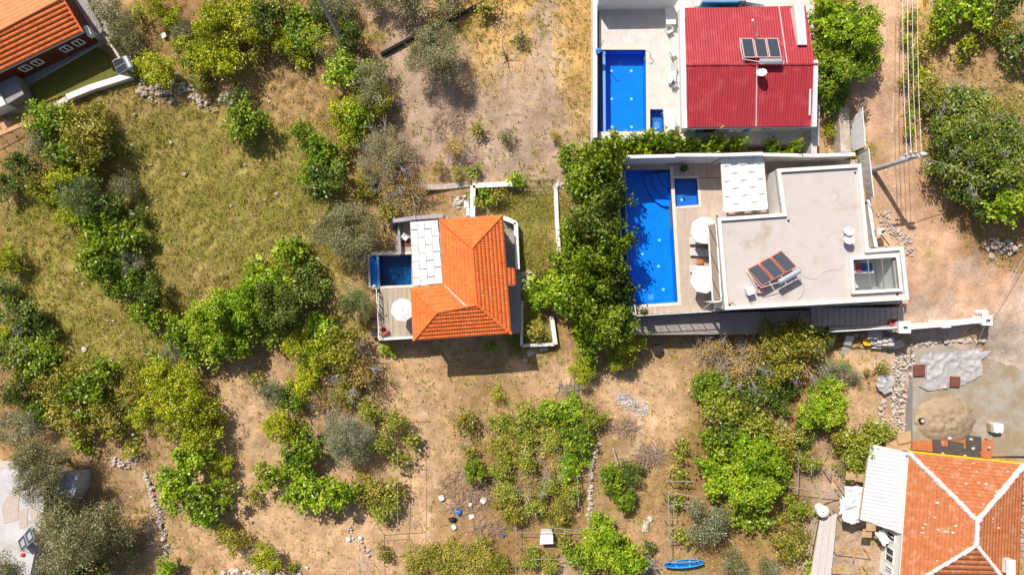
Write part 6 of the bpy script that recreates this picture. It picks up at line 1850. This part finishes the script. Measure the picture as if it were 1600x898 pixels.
 (925,350,40,'dark','dense tree midway along the long pool',T),(950,385,32,'broad','tree overhanging the middle of the long pool',T),(890,400,32,'broad','bright tree on the lawn side of the row',T),(925,420,44,'broad','broad tree in the lower part of the row',T),(905,365,32,'broad','leafy tree filling the row beside the narrow wall',T),(935,282,32,'broad','leafy tree under the tall white pool wall corner',T),(918,452,34,'broad','leafy tree in the thick of the lower row',T),
 (870,445,36,'lush','bright tree over the end of the lawn',T),(955,445,38,'dark','leafy tree overhanging the lower end of the long pool',T),(900,480,38,'broad','bright tree above the planter wall',T),(945,500,40,'broad','dense tree below the pool corner',T),
 (845,462,24,'lush','low bright bough reaching the porch of the orange roof',B),(920,530,34,'lush','bright tree at the lower end of the row',T),(980,535,30,'lime','yellow-green vine tree below the pool terrace corner',T),(968,560,22,'lime','yellow vine shoots hanging over the sand',B),
 (910,578,24,'lime','golden-green bush at the foot of the tree row',B),(838,520,16,'mixed','grassy bush inside the low planter wall',B),(845,430,14,'mixed','tall grass clump near the cream stepping slabs',B),(755,310,14,'broad','green weeds inside the L-shaped wall corner',B),(780,305,14,'mixed','weedy clump on the lawn inside the L-shaped wall',B),
 # lane and right hillside
 (1290,40,40,'lush','bright leafy tree against the red roof corner',T),(1330,60,44,'lush','big bright tree between red roof and lane',T),(1310,110,42,'broad','leafy tree overhanging the red roof end',T),(1350,95,26,'lush','outer bough tree leaning over the lane',T),(1300,155,28,'broad','lower leafy tree beside the sheet fence',T),
 (1345,30,30,'broad','leafy tree at the top edge beside the lane',T),(1293,205,12,'lime','bright yellow-green shrub beside the rough stone wall',B),(1300,8,26,'mixed','drab tree at the top edge behind the red roof',T),
 (1418,62,12,'lime','golden verge bush between two others under the wires',B),(1415,128,12,'mixed','drab verge bush beside the lane under the wires',B),(1422,178,13,'lime','yellow-green verge bush level with the lane fence',B),(1440,75,18,'mixed','scrubby bush right of the overhead wires',B),(1445,120,18,'lime','golden scrub right of the overhead wires',B),(1420,30,14,'lime','yellow verge shrub under the overhead wires at the top',B),(1425,100,13,'lime','golden verge shrub under the overhead wires',B),(1420,205,12,'lime','small verge bush under the wires near the pole',B),(1432,150,16,'mixed','green verge bush under the overhead wires',B),
 (1475,25,34,'lush','bright bush on the upper right slope',B),(1520,15,34,'lush','bright bush at the top edge of the right slope',B),(1460,55,20,'lime','yellow bush on the upper right slope',B),(1510,72,20,'lime','low golden bush on the bare right slope',B),(1565,10,30,'dark','dark tree at the top right',T),
 (1590,70,34,'dark','dark tree at the right edge of the upper slope',T),(1560,48,22,'mixed','dull bush beside the dark right-edge tree',B),(1450,145,26,'mixed','olive-green bush above the fig trees',B),
 (1480,165,36,'fig','fig tree with pale bare branches at the top of its clump',T),(1520,175,40,'fig','broad fig tree in the clump beside the wires',T),(1470,210,38,'fig','fig tree right of the wires by the pole',T),(1515,225,42,'fig','large fig tree in the middle of the clump',T),(1560,215,38,'fig','fig tree on the right of the clump',T),
 (1475,255,34,'fig','fig tree just right of the utility pole',T),(1520,270,38,'fig','fig tree on the lower side of the clump',T),(1565,265,38,'fig','fig tree at the right edge above the bright bush',T),(1500,300,32,'dark','dark tree shading the lane',T),(1590,235,30,'fig','fig tree cut by the right edge',T),
 (1560,325,34,'lush','bright green tree at the bottom of the fig clump',T),(1590,310,28,'broad','leafy tree at the right edge by the lane bend',T),(1535,330,24,'dark','dark bush where the lane bends',B),
 # lower right thicket
 (1105,545,20,'dry','pinkish dead brush below the shaded path',B),(1135,555,28,'dry','dry pink-brown bush under the shaded path',B),(1120,600,30,'broad','green bush left of the dry thicket',B),(1160,575,34,'dry','dry yellow bush in the thicket',B),(1175,545,28,'dry','dry golden bush beside the shaded path',B),
 (1205,530,32,'mixed','yellowish tree at the foot of the steps path',T),(1245,525,38,'mixed','broad yellowish tree below the outdoor steps',T),(1215,570,36,'mixed','drab green tree in the thicket',T),(1250,565,30,'dry','dry yellow bush left of the feathery conifer',B),(1288,525,22,'pine','feathery blue-green conifer below the outdoor steps',T),
 (1303,582,26,'blue','round silvery bush beside the sandy patch',B),(1282,632,40,'lush','dense bright round tree beside the sandy patch',T),(1322,570,9,'lush','tiny bright shrub on the sandy patch',B),(1375,575,12,'mixed','scrubby bush by the plastic heap',B),(1355,580,8,'grass','small grass tuft on the sandy patch',B),
 (1130,640,34,'vine','vine-covered bush at the sandy edge',B),(1175,615,36,'dark','dark leafy tree in the middle of the thicket',T),(1095,605,20,'broad','small green tree on the sandy clearing edge',T),(1175,660,36,'vine','vine-tangled bush in the thicket',B),(1215,620,30,'dark','dark bush left of the bright round tree',B),
 (1130,690,36,'broad','green tree on the left of the lower thicket',T),(1180,705,40,'lush','bright tree in the middle of the lower thicket',T),(1225,690,30,'mixed','dull bush beside the pale rocks',B),(1120,740,36,'lush','bright tree beside the rail trellis',T),(1165,755,44,'lush','broad bright tree low in the thicket',T),(1210,740,34,'broad','leafy tree right of the broad bright one',T),
 (1105,815,38,'blue','grey-green tree above the blue boat',T),(1170,800,36,'broad','leafy tree over the shaded bottom ground',T),(1232,845,30,'mixed','rounded olive-green tree beside the plank platform',T),(1245,790,24,'vine','vine tangle on the crooked pole trellis',B),(1150,885,24,'olive','grey olive bush at the bottom edge',B),(1200,885,20,'olive','small grey bush at the bottom edge by the rounded tree',B),
 (1275,888,18,'lush','bright shrub at the plank platform foot',B),(1345,685,34,'vine','vine spreading beside the white lean-to',B),(1372,675,24,'vine','vine end reaching the rubble wall',B),(1330,715,28,'vine','vine hanging over the earth yard',B),(1310,680,22,'mixed','scrub bush above the earth yard',B),(1255,680,22,'dark','dark shrub beside the pale rocks',B),(1262,720,20,'vine','thin vine on crooked poles',B),
 (1388,848,14,'vine','small leafy branch in front of the white wall',B),
 # lower middle
 (955,745,22,'broad','left half of the dark green crop bush pair',B),(985,740,22,'dark','right half of the dark green crop bush pair',B),(975,780,22,'broad','lower bush of the green crop patch',B),(945,845,42,'lush','bright tree at the bottom edge between vine plots',T),(975,870,34,'lush','bright leafy tree at the bottom edge near the boat',T),(915,870,30,'broad','green tree at the bottom edge beside the vine wires',T),
 (1015,852,12,'dark','small dark shrub near the curved white stones',B),
]
# vine plot: rows of alike vines, told apart by row and place
ORDN = ('first', 'second', 'third', 'fourth', 'fifth', 'sixth', 'seventh', 'eighth')
ROWS = (('top', ((782,660,19),(818,647,21),(856,642,23),(892,638,26),(926,652,20))), ('second', ((788,694,21),(826,683,22),(858,688,24),(897,682,25))), ('third', ((784,730,20),(822,724,22),(862,719,20),(892,726,23))),
        ('fourth', ((793,764,21),(829,755,20),(857,760,21),(893,764,19))), ('bottom', ((798,797,22),(836,788,18),(872,794,20))))
for rn, vs_ in ROWS:
    for k, (x, y, r) in enumerate(vs_): PL.append((x, y, r + 3, {856: 'lush', 892: 'lush', 897: 'broad', 862: 'dry', 829: 'dry', 788: 'mixed', 798: 'mixed', 872: 'mixed'}.get(x, 'vine'), '%s vine from the left in the %s row of the square vineyard' % (ORDN[k], rn), 'vine'))
for k, (x, y, r) in enumerate(((650,875,24),(680,868,26),(715,865,26),(750,868,26),(780,880,20))): PL.append((x, y, r, 'vinel', '%s leafy vine from the left in the bottom edge plot' % ORDN[k], 'vine'))
for k, (x, y, r) in enumerate(((700,890,22),(740,892,22))): PL.append((x, y, r, 'vinel', ('left', 'right')[k] + ' of two vines cut by the bottom edge', 'vine'))
for k, (x, y, r) in enumerate(((830,870,20),(860,880,20),(890,850,18))): PL.append((x, y, r, 'vine', ('left', 'middle', 'right')[k] + ' sparse vine under the wires by the white chest', 'vine'))
for k, (x, y, r) in enumerate(((1060,700,18),(1062,740,16),(1060,780,16),(1065,840,18))): PL.append((x, y, r, 'vine', '%s thin vine from the top of the rail trellis' % ORDN[k], 'vine'))
# hedge between the two villas
for k, (x, y, r) in enumerate(((975,227,15),(993,226,16),(1011,224,17),(1030,223,17),(1049,225,16),(1066,226,15),(1083,227,15),(1099,228,14))): PL.append((x, y, r, 'lush', '%s clipped hedge shrub from the left between the two pools' % ORDN[k], 'hedge'))
HEDGE2 = ((1120,229,13,'rounded bright shrub nearest the clipped hedge'),(1148,229,13,'bright shrub behind the woven pergola top'),(1208,229,12,'bright shrub on the shaded patio under the red roof'),(1236,232,9,'smallest shrub at the shaded patio end'))
for x, y, r, lb in HEDGE2: PL.append((x, y, r, 'lush', lb, 'hedge1'))
for e in PL:
    x, y, r, kind, lb, tp = e
    k2 = {'vinel': 'mixed'}.get(kind, kind)
    if tp == T: plant(x, y, r, k2, lb, {'olive': 'olive_tree', 'fig': 'fig_tree', 'pine': 'pine_tree'}.get(kind, 'leafy_tree'), 'tree', 'trees on the hillside')
    elif tp == B: plant(x, y, r, k2, lb, {'grass': 'grass_tussock', 'dry': 'dry_bush'}.get(kind, 'bush'), 'bush', 'bushes on the hillside', h=None)
    elif tp == 'vine': plant(x, y, r, k2, lb, 'grape_vine', 'vine', 'grape vines', h=1.5)
    elif tp == 'hedge': plant(x, y, r, k2, lb, 'hedge_shrub', 'hedge', 'clipped hedge shrubs', h=4.0)
    else: plant(x, y, r, k2, lb, 'garden_shrub', 'bush', 'patio shrubs', h=3.6)
def potted(label, px, py, z, r):
    p = P(px, py, z); t = thing('potted_plant', p, label, 'plant')
    MB().tube([p + Vector((0, 0, .004)), p + Vector((0, 0, .45))], [.24, .32], 12).build('pot', M['pot'], t)
    cm, lm = get_variant('dark', 'S', 0)
    o = bpy.data.objects.new('leaves', cm); COL.objects.link(o); o.parent = t; o.location = (0, 0, .3); o.scale = (r / .8, r / .8, .75)
potted('dark potted plant beside the tall white pool wall', 1067, 264, ZD, .38); potted('green plant in the corner planter of the pool terrace', 1004, 487, ZD, .5)
# dead branching shrub on the pale field
def dead_tree(label, px, py, r, h, name='dead_tree'):
    p = G(px, py); t = thing(name, p, label, 'dead tree')
    me = limbs_mesh(r, h, int(px), nb=4, mat='bark', thick=.7, reach=.95, twigs=3)
    link_mesh('branches', me, None, t)
dead_tree('leafless dark shrub with forked branches on the pale field', 790, 90, 1.6, 1.5)

# ------------------------------------------------------------------ grass, stones and litter (uncountable)
def tufts(name, label, n, zones, leaf, blade, wid, nb, seed, xr=(-5, 1605), yr=(-5, 905)):
    rng = np.random.default_rng(seed)
    px = rng.uniform(*xr, n); py = rng.uniform(*yr, n)
    w = zone_weights(px, py)
    dens = sum(w[z] * k for z, k in zones.items()) * (.35 + 1.3 * vnoise(px / 14, py / 14, seed))
    keep = rng.random(n) < dens
    px, py = px[keep], py[keep]
    z = np.full(len(px), 1.5)
    for _ in range(4):
        k = (H - z) / H / PXM; x = (px - 800) * k; y = (449 - py) * k; z = gz_arr(x, y)
    ww = zone_weights(px, py)
    z = z + ground_relief(x, y, ww)
    ok = np.ones(len(x), bool)
    for poly, d in CUTS: ok &= ~inpoly(x, y, [(p[0], p[1]) for p in poly])
    ok &= ~inpoly(px, py, ROAD)
    ok &= ~inpoly(px, py, [(1424,535),(1660,520),(1660,715),(1424,715)])
    x, y, z = x[ok], y[ok], z[ok]; n = len(x)
    base = np.repeat(np.stack([x, y, z], 1), nb, 0) + rng.normal(size=(n * nb, 3)) * np.array([.08, .08, 0])
    a = rng.uniform(0, 6.283, n * nb); lean = rng.uniform(.3, 1.0, n * nb) * blade
    hgt = rng.uniform(.4, 1.0, n * nb) * blade
    tip = base + np.stack([np.cos(a) * lean, np.sin(a) * lean, hgt], 1)
    sd = np.stack([-np.sin(a), np.cos(a), np.zeros(n * nb)], 1) * wid
    V_ = np.stack([base - sd, base + sd, tip], 1).reshape(-1, 3)
    me = bpy.data.meshes.new(name)
    fill_mesh(me, V_, np.arange(len(V_)).reshape(-1, 3))
    at = me.attributes.new('tone', 'FLOAT', 'POINT')
    tn = np.clip(np.repeat(rng.normal(.5, .2, n), nb) + rng.normal(size=n * nb) * .1, 0, 1)
    at.data.foreach_set('value', np.repeat(tn, 3).astype(np.float32))
    return tag(link_mesh(name, me, LEAF[leaf]), label, 'grass', None, 'stuff')
tufts('grass', 'short olive pasture grass on the hillside', 60000, dict(olive=1.0, green=1.2, earth=.12, plough=.2), 'grass', .30, .035, 4, 3)
tufts('weeds', 'low green weeds dotted over the soil', 34000, dict(sand=.10, brown=.25, pale=.10, earth=.4, olive=.35, plough=.15, straw=.3, green=.6), 'vine', .26, .05, 5, 9)
tufts('dry_grass', 'scattered dry straw tufts on bare soil', 60000, dict(straw=.9, plough=.8, olive=.3, sand=.30, brown=.32, pale=.14, road=.0), 'straw', .28, .03, 4, 5)
def pebbles(name, label, n, zones, smin, smax, mat, seed):
    rng = np.random.default_rng(seed)
    px = rng.uniform(0, 1600, n); py = rng.uniform(0, 898, n)
    w = zone_weights(px, py)
    keep = rng.random(n) < sum(w[z] * k for z, k in zones.items()) * 1.4 * vnoise(px / 30, py / 30, seed)
    px, py = px[keep], py[keep]
    mb = MB(); rs = random.Random(seed)
    cuts = [[(p[0], p[1]) for p in poly] for poly, d in CUTS]
    for a, b in zip(px, py):
        p = G(a, b)
        if any(inpoly(np.array([p.x]), np.array([p.y]), c)[0] for c in cuts): continue
        s_ = rs.uniform(smin, smax) * rs.uniform(.6, 1.2)
        mb.rock((p.x, p.y, p.z + s_ * .25), s_, s_ * rs.uniform(.6, 1), s_ * .7, rs.random())
    return mb.build(name, mat, None, kind='stuff', label=label, cat='stones')
pebbles('field_stones', 'small pale stones strewn over the soil', 2600, dict(pale=.7, road=.8, sand=.25, brown=.5, grey=.6, straw=.4), .05, .13, M['stonew'], 17)
pebbles('clods', 'brown soil clods and stones in the tilled patches', 2600, dict(plough=1.0, olive=.45, earth=.25), .07, .2, M['stone'], 19)

stone_band('tumbled grey stones below the white lawn wall', [(215,140),(255,150),(290,130),(325,150)], 1.2, 90, .3, M['stone'], h=.2)
stone_band('low dry-stone wall along the brown track', [(228,735),(240,775),(254,820),(262,870)], .4, 200, .17, M['stonew'], h=.4)
stone_band('pale stone patch around the round yellow bush', [(175,718),(195,728),(215,712)], .6, 90, .17, M['stonew'])
stone_band('narrow stone line beside the vineyard plot', [(935,690),(925,730),(922,790),(918,815)], .3, 150, .16, M['stonew'], h=.3)
stone_band('short curved row of white stones near the boat', [(1018,808),(1010,815),(1006,828)], .25, 60, .2, M['stonew'], h=.3)
stone_band('pale rocks among the thicket bushes', [(1222,650),(1218,690),(1226,720)], .6, 70, .28, M['stonew'], h=.4)
stone_band('pale boulders along the bottom edge of the sand', [(350,890),(420,898),(470,896)], .5, 60, .32, M['stonew'], h=.4)
stone_band('scatter of stones along the lane verge', [(1545,375),(1570,390),(1595,385)], .9, 60, .28, M['stone'], h=.3)
stone_band('rocky ledge between tilled soil and golden bushes', [(300,150),(330,170),(360,150)], .8, 50, .25, M['stone'])
stone_band('rubble shoulder along the lane beside the villa wall', [(1375,330),(1390,360),(1412,372),(1425,400)], .7, 220, .13, M['stonew'])
stone_band('pebble litter in the sand below the pole trellis', [(545,820),(565,850),(575,870)], .7, 60, .14, M['stonew'], name='stone_litter', cat='stones')
stone_band('broken white stones at the end of the hedge wall', [(880,285),(872,292)], .5, 30, .18, M['stonew'])

def brush(label, px, py, rx, ry, n, mat='twig', L_=1.2, h=.4, name='brush_pile'):
    g = G(px, py); rs = random.Random(int(px)); mb = MB()
    for _ in range(n):
        a = rs.uniform(0, 6.28); d = math.sqrt(rs.random())
        x, y = g.x + rx * d * math.cos(a), g.y + ry * d * math.sin(a)
        z = gz(x, y) + .1 + (1 - d) * h * rs.random()
        b = rs.uniform(0, 6.28); l = L_ * rs.uniform(.4, 1.0)
        e = (x + l * math.cos(b), y + l * math.sin(b), z + rs.uniform(-.12, .18))
        m_ = ((x + e[0]) / 2 + rs.uniform(-.1, .1), (y + e[1]) / 2 + rs.uniform(-.1, .1), (z + e[2]) / 2 + rs.uniform(0, .12))
        mb.tube([(x, y, z), m_, e], [.028, .022, .01], 4, caps=False)
    t = thing(name, g, label, 'brush pile')
    mb.build('branches', M[mat], t, kind='stuff')
brush('wide pile of pale pruned branches left of the vineyard', 735, 765, 3.0, 2.3, 420)
brush('small heap of thin twigs below the pruned branches', 762, 825, 1.6, .8, 110)
brush('compact stack of brown sticks at the sand clearing end', 1013, 712, 1.2, .8, 160, L_=1.6, h=.7)
brush('loose brown sticks below the ash heap', 978, 668, 1.2, .5, 90, L_=1.4)
brush('bundle of grey canes beside the blue boat', 1012, 880, .9, .7, 120, L_=1.2, h=.5, mat='barkgrey')
brush('thin grey brush at the foot of the tree row', 890, 607, 1.3, .5, 80, L_=1.0, mat='barkgrey')
brush('purplish dead twigs below the shaded path', 1108, 540, 1.6, 1.6, 130, L_=1.6, h=1.0)
brush('pale dead twigs in the hedge under the pale pole', 515, 80, 1.6, 1.2, 100, L_=1.3, h=1.0, mat='barkgrey')
brush('cut reddish brush on the pale field', 700, 195, 1.8, 1.6, 110, L_=1.0)
stone_band('pale grey scatter of ash and chips on the sand clearing', [(966,618),(985,632),(1012,642)], 1.05, 620, .085, M['ash'], name='ash_heap', cat='ash heap', h=.12)
p = G(1026,545); t = thing('rubber_tub', p, 'black round rubber tub in the shade of the terrace', 'tub')
MB().tube([p, p + Vector((0, 0, .5))], [.42, .5], 16).build('tub', M['black'], t); MB().tube([p + Vector((0, 0, .5)), p + Vector((0, 0, .56))], .53, 16).build('rim', M['dark'], t)
# litter
LIT = [(541,617,.5,.4,'tarpw','left white plastic bag under the dull bush'),(557,616,.35,.4,'tarpw','right white plastic bag under the dull bush'),(551,626,.35,.6,'tarpw','lowest white plastic bag under the dull bush'),
       (690,776,.5,.5,'tarpw','white plastic bag at the left of the pruned branches'),(755,780,.55,.5,'tarpw','pinkish white bag at the right of the pruned branches'),(737,805,.45,.5,'tarpw','white bag below the pruned branches'),(735,786,.3,.3,'tarpw','small white bag among the pruned branches'),
       (786,834,.4,.25,'blue','crumpled blue bag near the thin twigs'),(709,821,.5,.4,'tarpw','white rag pair below the black stump'),(134,545,.4,.4,'tarpw','white scrap lying on the left pasture'),(1126,651,.5,.5,'tarpw','white bag caught in the vine bush'),(258,57,.45,.45,'tarpw','white sack on the bare upper slope'),
       (545,840,.4,.4,'tarpw','white scrap beside the bare pole trellis'),(563,838,.35,.4,'tarpw','pale scrap at the trellis foot'),(1075,610,.3,.3,'stonew','pale rag at the thicket edge'),(480,884,.3,.2,'tarpw','white scrap at the bottom edge near the golden bush')]
for a, b, sx, sy, m_, lb in LIT: cloth(lb, G(a, b) + Vector((0, 0, .12)), sx, sy, M[m_], rz=a, name='plastic_bag', cat='plastic bag', amp=.2, n=6)
p = G(716,797); t = thing('bucket', p, 'bright blue bucket among the pruned branches', 'bucket')
MB().tube([p, p + Vector((0, 0, .45))], [.2, .28], 12).build('pail', M['blue'], t); MB().tube([p + Vector((-.26, 0, .45)), p + Vector((0, .1, .62)), p + Vector((.26, 0, .45))], .02, 5).build('handle', M['white2'], t)
p = G(708,811); MB().rock(p + Vector((0, 0, .1)), .5, .35, .3, 5).build('charred_stump', M['black'], None, label='black charred stump below the blue bucket', cat='stump')
p = G(853,834); t = thing('plastic_chest', p, 'white plastic chest standing by the vine wires', 'chest')
MB().prism([(p.x - .62, p.y - .55), (p.x + .62, p.y - .5), (p.x + .55, p.y + .55), (p.x - .5, p.y + .55)], p.z, p.z + .95).build('body', M['tarpw'], t)
MB().prism([(p.x - .66, p.y - .6), (p.x + .66, p.y - .55), (p.x + .59, p.y + .6), (p.x - .54, p.y + .6)], p.z + .953, p.z + 1.05).build('lid', M['white2'], t)
# blue boat-shaped trough
p0, p1 = G(1035,876), G(1095,872)
t = thing('boat', (p0 + p1) / 2, 'long blue boat-shaped trough under the grey-green tree', 'boat')
d = (p1 - p0).normalized(); nn = Vector((-d.y, d.x, 0)); zb = max(p0.z, p1.z) + .55
vv = []; ff = []; N_ = 12
for k in range(N_ + 1):
    f = k / N_; c = lerp(p0, p1, f); wd = .38 * math.sin(math.pi * min(max(f, .04), .96)) ** .45
    for s_, dz in ((-1, .35), (-.55, .05), (.55, .05), (1, .35)): vv.append((c.x + nn.x * wd * s_, c.y + nn.y * wd * s_, zb + dz))
for k in range(N_):
    for j in range(3): ff.append((k * 4 + j, k * 4 + j + 1, (k + 1) * 4 + j + 1, (k + 1) * 4 + j))
MB().add(vv, ff).build('hull', M['blue'], t)
for s_ in (0, 3):
    MB().tube([vv[k * 4 + s_] for k in range(N_ + 1)], .05, 6).build('gunwale', M['bluepaint'], t)
for f in (.3, .65):
    c = lerp(p0, p1, f); MB().bar((c.x - nn.x * .34, c.y - nn.y * .34, zb + .36), (c.x + nn.x * .34, c.y + nn.y * .34, zb + .36), .22, .03).build('thwart', M['bluepaint'], t)
for f in (.15, .85):
    c = lerp(p0, p1, f); MB().box((c.x, c.y, gz(c.x, c.y)), .2, .7, zb + .05 - gz(c.x, c.y)).build('trestle', M['wood'], t)
# trellises
def trellis(label, lines, z, mat, r=.04, posts=(), name='trellis'):
    g = G(*lines[0][0]); t = thing(name, g, label, 'trellis')
    for a, b in lines:
        A_, B_ = G(*a), G(*b)
        MB().tube([A_ + Vector((0, 0, z)), B_ + Vector((0, 0, z))], r, 5).build('pole', mat, t)
    for q in posts:
        A_ = G(*q); MB().tube([A_, A_ + Vector((0, 0, z))], r * 1.2, 5).build('post', mat, t)
trellis('bare pole trellis standing on the sand', [((626,690), (625,898)), ((652,700), (652,855)), ((590,895), (588,815)), ((580,756), (626,754)), ((588,817), (652,813)), ((588,852), (652,847)), ((600,782), (628,782)), ((590,826), (626,823)), ((625,712), (655,714)), ((572,860), (590,890)), ((622,640), (660,640))], 1.7, M['wood'], .026,
        [(626,690),(625,754),(588,817),(652,813),(588,852),(652,847),(625,898),(652,700)])
trellis('rail trellis of pale poles beside the thicket', [((1039,765), (1040,865)), ((1048,770), (1046,800)), ((1040,744), (1075,745)), ((1038,762), (1085,768)), ((1038,783), (1076,774)), ((1032,803), (1056,802)), ((1040,818), (1058,810)), ((1036,834), (1050,834)), ((1028,893), (1096,888)), ((1040,868), (1085,866))], 1.6, M['barkgrey'], .045,
        [(1039,765),(1040,865),(1040,744),(1038,783),(1032,803),(1096,888),(1028,893)])
trellis('thin wires and posts over the vines by the white chest', [((905,858), (905,898)), ((830,865), (905,864)), ((806,846), (845,846)), ((806,824), (900,825)), ((806,800), (806,898)), ((899,894), (912,887))], 1.3, M['barkgrey'], .03, [(905,858),(830,865),(806,846),(900,825),(806,800)])
trellis('grey boards and wires through the vineyard plot', [((815,793), (838,793)), ((855,816), (905,821)), ((825,756), (827,788)), ((849,715), (851,735)), ((900,740), (902,785)), ((910,722), (925,727)), ((898,739), (925,735))], 1.3, M['barkgrey'], .035, [(815,793),(905,821),(825,756),(900,740)])
trellis('short wooden stakes on the sand above the crop bushes', [((957,700), (964,722)), ((1016,692), (1023,703))], .7, M['greywood'], .06, [(957,700),(1016,692)], name='stakes')
